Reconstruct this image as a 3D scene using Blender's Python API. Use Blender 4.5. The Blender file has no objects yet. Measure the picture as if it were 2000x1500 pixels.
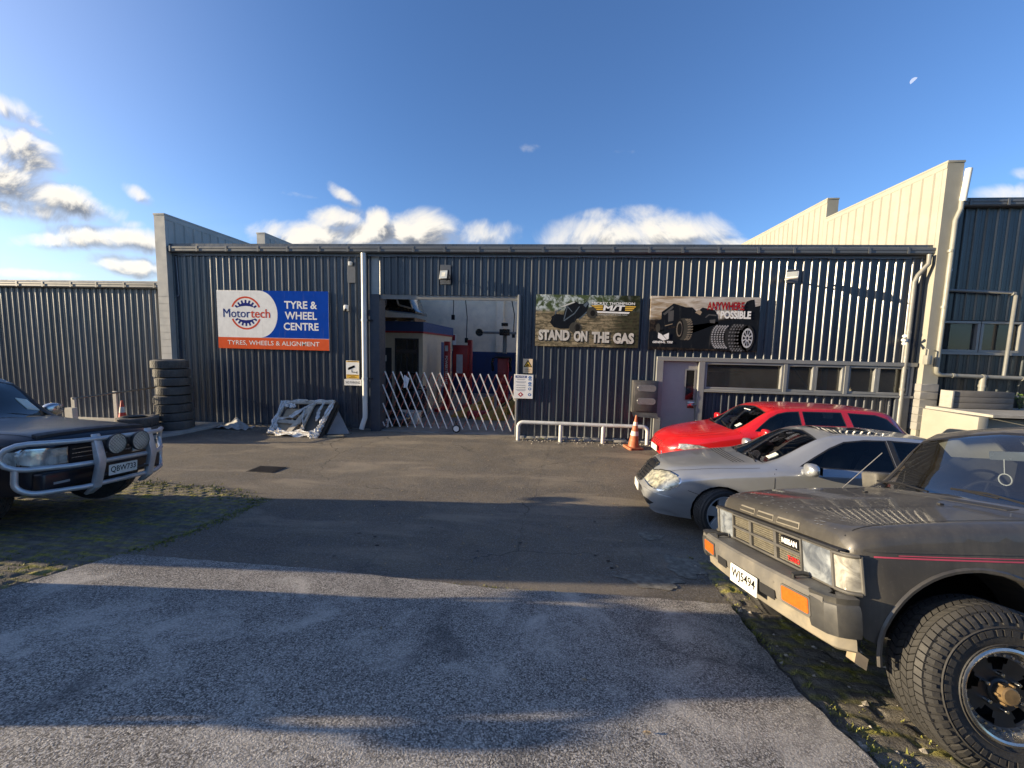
import bpy, bmesh, math, random
from mathutils import Vector, Matrix
from mathutils.bvhtree import BVHTree
from math import sin, cos, tan, pi, radians, sqrt, atan2, exp
random.seed(7)
SC = bpy.context.scene
COL = SC.collection
# ---------------------------------------------------------------- camera
CAMZ = 2.4
PITCH, ROLL, YAW, FPX = radians(5.277), radians(1.362), radians(4.814), 770.0
fw = Vector((-sin(YAW)*cos(PITCH), cos(YAW)*cos(PITCH), -sin(PITCH)))
_r0 = Vector((cos(YAW), sin(YAW), 0)); _u0 = _r0.cross(fw)
rt = cos(ROLL)*_r0 + sin(ROLL)*_u0
up = -sin(ROLL)*_r0 + cos(ROLL)*_u0
CP = Vector((0, 0, CAMZ))
cam_d = bpy.data.cameras.new('camera'); cam = bpy.data.objects.new('camera', cam_d); COL.objects.link(cam)
cam.matrix_world = Matrix(((rt.x, up.x, -fw.x, 0), (rt.y, up.y, -fw.y, 0), (rt.z, up.z, -fw.z, CAMZ), (0, 0, 0, 1)))
cam_d.sensor_width = 36; cam_d.lens = FPX/2000*36; cam_d.clip_start = .05; cam_d.clip_end = 3000
SC.camera = cam
# ---------------------------------------------------------------- light
SUN_AZ, SUN_EL = radians(8.5), radians(10.5)      # the sun stands to the left, a little in front of the facade
TO_SUN = Vector((-cos(SUN_AZ)*cos(SUN_EL), -sin(SUN_AZ)*cos(SUN_EL), sin(SUN_EL)))
sd = bpy.data.lights.new('sun', 'SUN'); sd.energy = 5.0; sd.angle = radians(.5); sd.color = (1, .81, .54)
so = bpy.data.objects.new('sun', sd); COL.objects.link(so)
so.rotation_mode = 'QUATERNION'; so.rotation_quaternion = TO_SUN.to_track_quat('Z', 'Y'); so.location = TO_SUN*60
SC.view_settings.view_transform = 'Standard'; SC.view_settings.look = 'None'
SC.view_settings.exposure = 1.2; SC.view_settings.gamma = 1
try:
    SC.cycles.max_bounces = 8; SC.cycles.transparent_max_bounces = 12; SC.cycles.caustics_reflective = False; SC.cycles.caustics_refractive = False
except Exception: pass

def ray(px, py): return fw + (px-1000)/FPX*rt - (py-750)/FPX*up
def F(px, py, Y=10.6):                     # point of the facade plane (world X, Z)
    d = ray(px, py); P = CP + d*(Y/d.y); return P.x, P.z

def interp(x, xs, ys):
    if x <= xs[0]: return ys[0]
    for i in range(len(xs)-1):
        if x <= xs[i+1]:
            t = (x-xs[i])/(xs[i+1]-xs[i]); return ys[i]+(ys[i+1]-ys[i])*t
    return ys[-1]
def hz(x, y):                              # the yard falls from the road towards the workshop
    yy = y + .15*max(-12, min(12, x))
    s = 0
    for k in (-.35, 0, .35):
        s += interp(yy+k, [-2, 0, 1.5, 3, 4, 5, 6, 7.5, 9, 10.6, 12], [.95, .75, .52, .215, .06, -.02, -.07, -.09, -.05, 0, 0])
    return s/3

# ---------------------------------------------------------------- node helpers
class NT:
    def __init__(s, tree): s.t = tree; s.n = tree.nodes; s.l = tree.links
    def add(s, typ, ins=None, **kw):
        n = s.n.new(typ)
        for k, v in kw.items(): setattr(n, k, v)
        if ins:
            for k, v in ins.items():
                i = n.inputs[k]
                if hasattr(v, 'is_linked') or isinstance(v, bpy.types.NodeSocket): s.l.new(v, i)
                else: i.default_value = v
        return n
    def math(s, op, a, b=0.0, c=None, clamp=False):
        n = s.n.new('ShaderNodeMath'); n.operation = op; n.use_clamp = clamp
        for i, v in enumerate((a, b, c)):
            if v is None: continue
            if isinstance(v, (int, float)): n.inputs[i].default_value = v
            else: s.l.new(v, n.inputs[i])
        return n.outputs[0]
    def mix(s, f, a, b, blend='MIX'):
        n = s.n.new('ShaderNodeMix'); n.data_type = 'RGBA'; n.blend_type = blend
        for i, v in ((0, f), (6, a), (7, b)):
            if isinstance(v, (int, float)): n.inputs[i].default_value = v
            elif isinstance(v, tuple): n.inputs[i].default_value = (v+(1,))[:4]
            else: s.l.new(v, n.inputs[i])
        return n.outputs[2]
    def noise(s, vec, scale, detail=3, rough=.55, dist=0):
        return s.add('ShaderNodeTexNoise', {'Vector': vec, 'Scale': scale, 'Detail': detail, 'Roughness': rough, 'Distortion': dist}).outputs[0]
    def ramp(s, v, a, b, lo=0., hi=1.):
        n = s.n.new('ShaderNodeMapRange'); n.interpolation_type = 'SMOOTHSTEP'
        s.l.new(v, n.inputs[0])
        for i, q in ((1, a), (2, b), (3, lo), (4, hi)): n.inputs[i].default_value = q
        return n.outputs[0]

# ---------------------------------------------------------------- sky: Nishita air plus cumulus in direction space
world = bpy.data.worlds.new('World'); SC.world = world; world.use_nodes = True
def build_sky():
    T = NT(world.node_tree); T.n.clear()
    out = T.add('ShaderNodeOutputWorld')
    sky = T.add('ShaderNodeTexSky', sky_type='NISHITA', sun_disc=False)
    sky.sun_elevation = SUN_EL; sky.sun_rotation = atan2(TO_SUN.x, TO_SUN.y)
    sky.air_density = 1.0; sky.dust_density = .25; sky.ozone_density = 2.5; sky.altitude = 30
    co = T.add('ShaderNodeTexCoord').outputs['Generated']
    # cloud density group, evaluated twice (second time a step towards the sun) for light and shade
    g = bpy.data.node_groups.new('cloud_density', 'ShaderNodeTree')
    g.interface.new_socket('uv', in_out='INPUT', socket_type='NodeSocketVector')
    g.interface.new_socket('density', in_out='OUTPUT', socket_type='NodeSocketFloat')
    Q = NT(g); gi = Q.add('NodeGroupInput'); go = Q.add('NodeGroupOutput')
    uv = gi.outputs[0]
    blobs = [  # pixel centre, radii, tilt (deg), weight
        (40, 300, 85, 48, 20, 1.05), (10, 335, 90, 50, 10, 1.0), (120, 388, 110, 34, 16, 1.05), (40, 375, 120, 36, 8, 1.0), (20, 212, 55, 28, 15, .85), (65, 240, 52, 13, 32, .62),
        (268, 378, 46, 17, 28, .85), (300, 402, 40, 8, 20, .55), (215, 465, 135, 26, 6, .95), (120, 470, 90, 22, 0, .85), (255, 520, 85, 22, 8, .9), (60, 535, 120, 10, 2, .8), (40, 405, 120, 30, 8, .9),
        (250, 440, 30, 12, 0, .55),
        (670, 380, 34, 14, 32, .8), (650, 428, 55, 26, 0, .9), (600, 462, 110, 34, 0, .95), (720, 462, 70, 32, 0, .9), (738, 432, 26, 26, 0, .8), (830, 452, 78, 42, 0, 1.05), (930, 462, 80, 32, 0, .9), (985, 450, 34, 22, 0, .7),
        (1240, 462, 165, 48, 0, 1.1), (1175, 420, 52, 17, 0, .75), (1250, 418, 50, 20, 0, .8), (1395, 478, 75, 16, 0, .75), (1120, 470, 70, 22, 0, .75),
        (1960, 378, 75, 22, 0, .85), (1990, 340, 40, 12, 0, .5), (590, 382, 38, 8, 8, .5), (1032, 288, 22, 12, 0, .5), (1218, 297, 34, 9, 0, .42), (1545, 235, 70, 12, -10, .3)]
    sep = Q.add('ShaderNodeSeparateXYZ', {0: uv})
    u, v = sep.outputs[0], sep.outputs[1]
    acc = None
    for px, py, rx, ry, tl, wt in blobs:
        d = ray(px, py); cu, cv = d.x/d.y, d.z/d.y
        e = ray(px+1, py); f2 = ray(px, py-1)
        su, sv = abs(e.x/e.y-cu), abs(f2.z/f2.y-cv)
        a = radians(-tl); du = Q.math('SUBTRACT', u, cu); dv = Q.math('SUBTRACT', v, cv)
        p = Q.math('ADD', Q.math('MULTIPLY', du, cos(a)/(rx*su)), Q.math('MULTIPLY', dv, sin(a)/(rx*su)))
        q = Q.math('ADD', Q.math('MULTIPLY', du, -sin(a)/(ry*sv)), Q.math('MULTIPLY', dv, cos(a)/(ry*sv)))
        r2 = Q.math('ADD', Q.math('MULTIPLY', p, p), Q.math('MULTIPLY', q, q))
        val = Q.math('MULTIPLY', Q.math('SUBTRACT', 1.0, Q.math('MULTIPLY', r2, .5)), wt)
        acc = val if acc is None else Q.math('SMOOTH_MAX', acc, val, .12)
    acc = Q.math('MAXIMUM', acc, -.6)
    n1 = Q.noise(uv, 5.5, 9, .62, .5); n2 = Q.noise(uv, 2.2, 3, .5)
    h = Q.math('ADD', acc, Q.math('MULTIPLY', Q.math('SUBTRACT', n1, .5), 1.9))
    h = Q.math('ADD', h, Q.math('MULTIPLY', Q.math('SUBTRACT', n2, .5), .35))
    Q.l.new(h, go.inputs[0])
    sp = T.add('ShaderNodeSeparateXYZ', {0: co})
    ay = T.math('MAXIMUM', T.math('ABSOLUTE', sp.outputs[1]), .02)
    U = T.math('DIVIDE', sp.outputs[0], ay); V = T.math('DIVIDE', sp.outputs[2], ay)
    uvn = T.add('ShaderNodeCombineXYZ', {0: U, 1: V}).outputs[0]
    uvs = T.add('ShaderNodeCombineXYZ', {0: T.math('SUBTRACT', U, .022), 1: T.math('ADD', V, .03)}).outputs[0]
    def grp(vec):
        n = T.n.new('ShaderNodeGroup'); n.node_tree = g; T.l.new(vec, n.inputs[0]); return n.outputs[0]
    h0, h1 = grp(uvn), grp(uvs)
    mask = T.ramp(h0, .26, 1.05)
    light = T.ramp(T.math('SUBTRACT', h0, h1), -.14, .26)
    edge = T.ramp(h0, .5, 1.15)
    lit = T.mix(T.math('MULTIPLY', edge, .25), (1.0, .93, .80), (.80, .76, .72))
    dark = T.mix(edge, (.46, .48, .53), (.17, .19, .23))
    ccol = T.mix(light, dark, lit)
    up_ok = T.ramp(sp.outputs[2], .01, .05)
    mask = T.math('MULTIPLY', T.math('MULTIPLY', mask, .96), up_ok)
    cc = T.add('ShaderNodeVectorMath', {0: ccol, 3: CLOUD}, operation='SCALE').outputs[0]
    # bright milky veil low on the left, where the sun stands beyond the frame
    veil = T.math('MULTIPLY', T.ramp(V, .42, .02), T.ramp(U, -.45, -1.5))
    veil = T.math('MULTIPLY', veil, T.ramp(T.noise(T.add('ShaderNodeMapping', {0: uvn, 3: (1, 4, 1)}).outputs[0], 2.2, 5, .6, .4), .3, .62, .25, .9))
    base = T.mix(1.0, sky.outputs[0], (.60, .74, 1.0), 'MULTIPLY')
    # bright hazy air around the sun, which stands beyond the left edge
    dt = T.add('ShaderNodeVectorMath', {0: co, 1: tuple(TO_SUN)}, operation='DOT_PRODUCT').outputs['Value']
    gl = T.math('POWER', T.math('MAXIMUM', dt, 0.0), 5.0)
    base = T.mix(1.0, base, T.add('ShaderNodeVectorMath', {0: (3.6, 3.1, 2.4), 3: gl}, operation='SCALE').outputs[0], 'ADD')
    base = T.mix(T.math('MULTIPLY', veil, .8), base, (CLOUD*.72, CLOUD*.76, CLOUD*.82))
    fin = T.mix(mask, base, cc)
    bg = T.add('ShaderNodeBackground', {'Color': fin, 'Strength': SKY})
    T.l.new(bg.outputs[0], out.inputs[0])
SKY = 0.112; CLOUD = 4.5
build_sky()

# ---------------------------------------------------------------- materials
MATS = {}
def mat(name, col, rough=.6, metal=0., var=.12, vscale=6., bump=0., bscale=40., coat=0., spec=None, dirt=None, dscale=2.5, damt=.5, alpha=None):
    """painted / plain surface: base colour with uneven wear, optional dirt colour and fine bump"""
    if name in MATS: return MATS[name]
    m = bpy.data.materials.new(name); m.use_nodes = True; T = NT(m.node_tree); T.n.clear()
    out = T.add('ShaderNodeOutputMaterial'); b = T.add('ShaderNodeBsdfPrincipled')
    co = T.add('ShaderNodeTexCoord').outputs['Object']
    c = col
    if var:
        n = T.noise(co, vscale, 5, .6)
        lo = tuple(x*(1-var) for x in col); hi = tuple(min(1, x*(1+var)) for x in col)
        c = T.mix(T.ramp(n, .3, .7), lo, hi)
    if dirt:
        n = T.noise(co, dscale, 6, .65, .3)
        c = T.mix(T.ramp(n, .42, .75, 0, damt), c, dirt)
    if isinstance(c, tuple): b.inputs['Base Color'].default_value = c+(1,)
    else: T.l.new(c, b.inputs['Base Color'])
    rr = T.ramp(T.noise(co, vscale*2.3, 4), .3, .7, max(.02, rough-.08), min(1, rough+.08))
    T.l.new(rr, b.inputs['Roughness']); b.inputs['Metallic'].default_value = metal
    if coat: b.inputs['Coat Weight'].default_value = coat; b.inputs['Coat Roughness'].default_value = .06
    if spec is not None: b.inputs['Specular IOR Level'].default_value = spec
    if bump:
        bn = T.add('ShaderNodeBump', {'Strength': bump, 'Distance': .01, 'Height': T.noise(co, bscale, 4, .6)})
        T.l.new(bn.outputs[0], b.inputs['Normal'])
    T.l.new(b.outputs[0], out.inputs[0]); MATS[name] = m; return m
def glass(name, tint=(.6, .65, .66), refl=1.0, rough=.0, dust=None, damt=.2):
    if name in MATS: return MATS[name]
    m = bpy.data.materials.new(name); m.use_nodes = True; T = NT(m.node_tree); T.n.clear()
    out = T.add('ShaderNodeOutputMaterial')
    fr = T.add('ShaderNodeFresnel', {'IOR': 1.5}).outputs[0]
    tr = T.add('ShaderNodeBsdfTransparent', {'Color': tint+(1,)}); gl = T.add('ShaderNodeBsdfGlossy', {'Color': (1, 1, 1, 1), 'Roughness': rough})
    mx = T.add('ShaderNodeMixShader', {0: T.math('MULTIPLY', fr, refl, clamp=True), 1: tr.outputs[0], 2: gl.outputs[0]})
    if dust:
        co = T.add('ShaderNodeTexCoord').outputs['Object']
        df = T.add('ShaderNodeBsdfDiffuse', {'Color': dust+(1,)})
        mx = T.add('ShaderNodeMixShader', {0: T.ramp(T.noise(co, 3, 5, .6), .3, .8, damt*.5, damt), 1: mx.outputs[0], 2: df.outputs[0]})
    T.l.new(mx.outputs[0], out.inputs[0]); MATS[name] = m; return m
def emit(name, col, s):
    if name in MATS: return MATS[name]
    m = bpy.data.materials.new(name); m.use_nodes = True; T = NT(m.node_tree); T.n.clear()
    out = T.add('ShaderNodeOutputMaterial'); e = T.add('ShaderNodeEmission', {'Color': col+(1,), 'Strength': s}); T.l.new(e.outputs[0], out.inputs[0])
    MATS[name] = m; return m

# ---------------------------------------------------------------- mesh builder
class MB:
    def __init__(s): s.v = []; s.f = []
    def add(s, vs, fs):
        o = len(s.v); s.v += [tuple(p) for p in vs]; s.f += [tuple(i+o for i in f) for f in fs]; return s
    def box(s, x0, x1, y0, y1, z0, z1):
        return s.add([(x0,y0,z0),(x1,y0,z0),(x1,y1,z0),(x0,y1,z0),(x0,y0,z1),(x1,y0,z1),(x1,y1,z1),(x0,y1,z1)],
                     [(0,3,2,1),(4,5,6,7),(0,1,5,4),(1,2,6,5),(2,3,7,6),(3,0,4,7)])
    def obox(s, c, ax, ay, az):                # oriented box: centre and three half-axis vectors
        c, ax, ay, az = map(Vector, (c, ax, ay, az)); V = []
        for sz in (-1, 1):
            for sx, sy in ((-1,-1),(1,-1),(1,1),(-1,1)): V.append(c+ax*sx+ay*sy+az*sz)
        return s.add(V, [(0,3,2,1),(4,5,6,7),(0,1,5,4),(1,2,6,5),(2,3,7,6),(3,0,4,7)])
    def tube(s, pts, r, n=10, cap=True, rs=None):
        pts = [Vector(p) for p in pts]; V = []; Fs = []; prev = None
        for i, p in enumerate(pts):
            a = pts[max(0, i-1)]; b = pts[min(len(pts)-1, i+1)]; t = (b-a).normalized()
            if prev is None:
                x = t.orthogonal().normalized()
            else:
                x = (prev - t*prev.dot(t)).normalized()
            prev = x; y = t.cross(x); rr = rs[i] if rs else r
            for k in range(n): V.append(p + (x*cos(2*pi*k/n) + y*sin(2*pi*k/n))*rr)
        for i in range(len(pts)-1):
            for k in range(n):
                k2 = (k+1) % n; Fs.append((i*n+k, i*n+k2, (i+1)*n+k2, (i+1)*n+k))
        if cap: Fs.append(tuple(range(n))[::-1]); Fs.append(tuple((len(pts)-1)*n+k for k in range(n)))
        return s.add(V, Fs)
    def lathe(s, prof, n=32, M=None, a0=0, a1=2*pi, close=False):   # profile (radius, axial), axis = local y of M
        M = M or Matrix.Identity(4); V = []; Fs = []; m = len(prof); full = abs(a1-a0-2*pi) < 1e-6
        cnt = n if full else n+1
        for k in range(cnt):
            a = a0+(a1-a0)*k/n
            for r, h in prof: V.append(M @ Vector((r*cos(a), h, r*sin(a))))
        mm = m if close else m-1
        for k in range(n):
            k2 = (k+1) % cnt
            for j in range(mm):
                j2 = (j+1) % m; Fs.append((k*m+j, k2*m+j, k2*m+j2, k*m+j2))
        return s.add(V, Fs)
    def prism(s, poly, fn, d0, d1):            # outline (a,b) -> fn(a,b,d), from depth d0 to d1
        n = len(poly); V = [fn(a, b, d0) for a, b in poly]+[fn(a, b, d1) for a, b in poly]
        return s.add(V, [tuple(range(n)), tuple(range(2*n-1, n-1, -1))]+[(i, n+i, n+(i+1) % n, (i+1) % n) for i in range(n)])
    def poly(s, pts): return s.add(pts, [tuple(range(len(pts)))])
    def grid(s, fn, nu, nv):
        V = [fn(i/nu, j/nv) for j in range(nv+1) for i in range(nu+1)]
        return s.add(V, [(j*(nu+1)+i, j*(nu+1)+i+1, (j+1)*(nu+1)+i+1, (j+1)*(nu+1)+i) for j in range(nv) for i in range(nu)])
    def pieces(s):
        """one builder per loose piece"""
        par = list(range(len(s.v)))
        def find(i):
            while par[i] != i: par[i] = par[par[i]]; i = par[i]
            return i
        for f in s.f:
            for i in f[1:]: par[find(i)] = find(f[0])
        G = {}
        for f in s.f: G.setdefault(find(f[0]), []).append(f)
        out = []
        for fs in G.values():
            ids = sorted({i for f in fs for i in f}); mp = {i: k for k, i in enumerate(ids)}; q = MB(); q.v = [s.v[i] for i in ids]; q.f = [tuple(mp[i] for i in f) for f in fs]; out.append(q)
        return out
    def build_each(s, name, m, parent=None, **k): return [q.build(name, m, parent, **k) for q in s.pieces()]
    def build(s, name, m, parent=None, smooth=False, bev=0, seg=2, local=False, ang=40):
        bm = bmesh.new(); vs = [bm.verts.new(p) for p in s.v]
        for f in s.f:
            try: bm.faces.new([vs[i] for i in f])
            except ValueError: pass
        bmesh.ops.recalc_face_normals(bm, faces=bm.faces)
        if bev: bmesh.ops.bevel(bm, geom=[e for e in bm.edges if len(e.link_faces) == 2 and e.calc_face_angle(0) > .5], offset=bev, segments=seg, affect='EDGES', profile=.5)
        return finish(bm, name, m, parent, smooth or bev > 0, local, ang)
def finish(bm, name, m, parent=None, smooth=False, local=False, ang=40):
    me = bpy.data.meshes.new(name); bm.to_mesh(me); bm.free()
    if parent is not None and not local: me.transform(PM(parent).inverted())
    if smooth:
        for p in me.polygons: p.use_smooth = True
        me.set_sharp_from_angle(angle=radians(ang))
    for q in (m if isinstance(m, (list, tuple)) else [m]): me.materials.append(q)
    o = bpy.data.objects.new(name, me); COL.objects.link(o)
    if parent is not None: o.parent = parent
    return o
def PM(o):
    M = o.matrix_basis.copy()
    while o.parent: o = o.parent; M = o.matrix_basis @ M
    return M
def tag(o, label, cat, group=None):
    o['label'] = label; o['category'] = cat
    if group: o['group'] = group
    return o
def thing(name, label, cat, loc=(0, 0, 0), rot=None, group=None):
    o = bpy.data.objects.new(name, None); COL.objects.link(o); o.empty_display_size = .2
    o.location = loc
    if rot: o.rotation_euler = rot
    o.matrix_basis = Matrix.LocRotScale(Vector(loc), o.rotation_euler, None)
    return tag(o, label, cat, group)
def struct(o): o['kind'] = 'structure'; return o
def dup(root, loc=None, rot=None, label=None):
    r = root.copy(); COL.objects.link(r)
    if loc: r.location = loc
    if rot: r.rotation_euler = rot
    if label: r['label'] = label
    for ch in root.children:
        c = ch.copy(); COL.objects.link(c); c.parent = r
        for g in ch.children:
            d = g.copy(); COL.objects.link(d); d.parent = c
    return r
_tc = {}
def text_polys(s, w=None, h=None, bold=0., sx=1., font_shear=0.):
    """flat letter mesh: list of verts (x,y) and faces, centred, scaled to w x h"""
    key = (s, bold, font_shear)
    if key not in _tc:
        cu = bpy.data.curves.new('lettering', 'FONT'); cu.body = s; cu.offset = bold; cu.shear = font_shear; cu.resolution_u = 3
        ob = bpy.data.objects.new('lettering', cu); COL.objects.link(ob); bpy.context.view_layer.update()
        me = bpy.data.meshes.new_from_object(ob.evaluated_get(bpy.context.evaluated_depsgraph_get()))
        V = [(v.co.x, v.co.y) for v in me.vertices]; Fs = [tuple(p.vertices) for p in me.polygons]
        bpy.data.objects.remove(ob); bpy.data.curves.remove(cu); bpy.data.meshes.remove(me); _tc[key] = (V, Fs)
    V, Fs = _tc[key]
    x0, x1 = min(v[0] for v in V), max(v[0] for v in V); y0, y1 = min(v[1] for v in V), max(v[1] for v in V)
    kw = (w/(x1-x0)) if w else None; kh = (h/(y1-y0)) if h else None
    kw = kw or kh*sx; kh = kh or kw
    return [((v[0]-(x0+x1)/2)*kw, (v[1]-(y0+y1)/2)*kh) for v in V], Fs
def text_on(mb, s, fn, w=None, h=None, bold=0., sx=1., shear=0., at=(0, 0)):
    V, Fs = text_polys(s, w, h, bold, sx, shear); mb.add([fn(a+at[0], b+at[1]) for a, b in V], Fs); return mb
def ell(cx, cy, rx, ry, n=24, a0=0, a1=2*pi):
    return [(cx+rx*cos(a0+(a1-a0)*i/n), cy+ry*sin(a0+(a1-a0)*i/n)) for i in range(n if abs(a1-a0-2*pi) < 1e-6 else n+1)]
def rrect(cx, cy, hw, hh, r, n=5):
    P = []
    for sx, sy, a in ((1, 1, 0), (-1, 1, pi/2), (-1, -1, pi), (1, -1, 3*pi/2)):
        for i in range(n+1): P.append((cx+sx*(hw-r)+r*cos(a+pi/2*i/n), cy+sy*(hh-r)+r*sin(a+pi/2*i/n)))
    return P
# ================================================================ ground
def ground_mats():
    # asphalt: bitumen with stone chips, patches, stains and hairline cracks
    m = bpy.data.materials.new('asphalt'); m.use_nodes = True; T = NT(m.node_tree); T.n.clear()
    out = T.add('ShaderNodeOutputMaterial'); b = T.add('ShaderNodeBsdfPrincipled'); co = T.add('ShaderNodeTexCoord').outputs['Object']
    big = T.noise(co, .35, 5, .6, .4); mid = T.noise(co, 2.3, 6, .65, .5); fine = T.noise(co, 60, 3, .7)
    vor = T.add('ShaderNodeTexVoronoi', {'Vector': co, 'Scale': 110.}).outputs['Color']
    chip = T.add('ShaderNodeSeparateColor', {0: vor}).outputs[0]
    c = T.mix(T.ramp(big, .3, .7), (.125, .107, .082), (.215, .18, .13))
    c = T.mix(T.ramp(mid, .35, .75, 0, .6), c, (.10, .097, .092))
    c = T.mix(T.ramp(chip, .55, 1.0, 0, .55), c, (.33, .31, .28))
    c = T.mix(T.ramp(fine, .5, .72, 0, .75), c, (.045, .044, .043))
    st = T.noise(co, .9, 4, .6, .8)
    c = T.mix(T.ramp(st, .6, .78, 0, .55), c, (.055, .054, .054))
    # paler wheel dust near the door
    du = T.noise(T.add('ShaderNodeMapping', {0: co, 3: (.5, 1.6, 1)}).outputs[0], .8, 5, .6, .6)
    c = T.mix(T.ramp(du, .48, .70, 0, .6), c, (.33, .28, .21))
    ck = T.add('ShaderNodeTexVoronoi', {'Vector': T.add('ShaderNodeVectorMath', {0: co, 1: T.add('ShaderNodeVectorMath', {0: T.add('ShaderNodeTexNoise', {'Vector': co, 'Scale': 3.}).outputs['Color'], 3: .35}, operation='SCALE').outputs[0]}, operation='ADD').outputs[0], 'Scale': .38}, feature='DISTANCE_TO_EDGE').outputs[0]
    ckm = T.ramp(ck, .0, .006, 1, 0)
    c = T.mix(T.math('MULTIPLY', ckm, T.ramp(big, .45, .6, 0, .8)), c, (.03, .03, .028))
    T.l.new(c, b.inputs['Base Color']); b.inputs['Roughness'].default_value = .85; b.inputs['Specular IOR Level'].default_value = .3
    h = T.math('ADD', T.math('MULTIPLY', chip, .5), T.math('MULTIPLY', fine, .8)); h = T.math('ADD', h, T.math('MULTIPLY', mid, 1.2))
    bn = T.add('ShaderNodeBump', {'Strength': .75, 'Distance': .012, 'Height': h}); T.l.new(bn.outputs[0], b.inputs['Normal'])
    T.l.new(b.outputs[0], out.inputs[0]); MATS['asphalt'] = m
    # driveway slab: weathered concrete with exposed pale stone
    m = bpy.data.materials.new('exposed_concrete'); m.use_nodes = True; T = NT(m.node_tree); T.n.clear()
    out = T.add('ShaderNodeOutputMaterial'); b = T.add('ShaderNodeBsdfPrincipled'); co = T.add('ShaderNodeTexCoord').outputs['Object']
    big = T.noise(co, .55, 5, .62, .6); mid = T.noise(co, 1.7, 7, .68, .6)
    f1 = T.noise(co, 90, 3, .7); f2 = T.noise(co, 38, 4, .75)
    vor = T.add('ShaderNodeSeparateColor', {0: T.add('ShaderNodeTexVoronoi', {'Vector': co, 'Scale': 150.}).outputs['Color']}).outputs[0]
    c = T.mix(T.ramp(big, .3, .7), (.34, .315, .28), (.50, .465, .41))
    c = T.mix(T.ramp(f1, .47, .62), T.mix(T.ramp(f2, .4, .6), (.08, .073, .065), (.21, .19, .165)), c)
    c = T.mix(T.ramp(vor, .6, .95, 0, .75), c, (.70, .65, .57))
    c = T.mix(T.ramp(mid, .46, .72, 0, .7), c, (.66, .61, .53))
    c = T.mix(T.ramp(T.noise(co, 1.1, 5, .6, .9), .56, .74, 0, .6), c, (.07, .07, .072))
    scr = T.noise(T.add('ShaderNodeMapping', {0: co, 2: (0, 0, .5), 3: (14, .6, 1)}).outputs[0], 1.0, 4, .6, .3)
    c = T.mix(T.ramp(scr, .66, .74, 0, .3), c, (.5, .49, .48))
    T.l.new(c, b.inputs['Base Color']); b.inputs['Roughness'].default_value = .85; b.inputs['Specular IOR Level'].default_value = .25
    h = T.math('ADD', T.math('MULTIPLY', f1, 1.3), T.math('MULTIPLY', vor, .6))
    bn = T.add('ShaderNodeBump', {'Strength': .8, 'Distance': .012, 'Height': h}); T.l.new(bn.outputs[0], b.inputs['Normal'])
    T.l.new(b.outputs[0], out.inputs[0]); MATS['slab'] = m
    # mossy pavers: the vertex attribute "moss" is where moss grows
    m = bpy.data.materials.new('mossy_pavers'); m.use_nodes = True; T = NT(m.node_tree); T.n.clear()
    out = T.add('ShaderNodeOutputMaterial'); b = T.add('ShaderNodeBsdfPrincipled'); co = T.add('ShaderNodeTexCoord').outputs['Object']
    at = T.add('ShaderNodeAttribute', attribute_name='moss').outputs['Fac']
    n = T.noise(co, 9, 6, .7, .3); f = T.noise(co, 70, 4, .7)
    c = T.mix(T.ramp(n, .3, .7), (.11, .10, .085), (.25, .225, .18))
    c = T.mix(T.ramp(f, .5, .75, 0, .5), c, (.25, .23, .2))
    mo = T.mix(T.ramp(T.noise(co, 25, 4, .7), .3, .7), (.11, .115, .02), (.50, .44, .08))
    c = T.mix(T.math('MULTIPLY', at, T.ramp(n, .3, .55, .25, 1)), c, mo)
    T.l.new(c, b.inputs['Base Color']); b.inputs['Roughness'].default_value = .9; b.inputs['Specular IOR Level'].default_value = .2
    bn = T.add('ShaderNodeBump', {'Strength': .9, 'Distance': .02, 'Height': T.math('ADD', f, T.noise(co, 30, 4, .7))}); T.l.new(bn.outputs[0], b.inputs['Normal'])
    T.l.new(b.outputs[0], out.inputs[0]); MATS['pavers'] = m
ground_mats()

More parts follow.
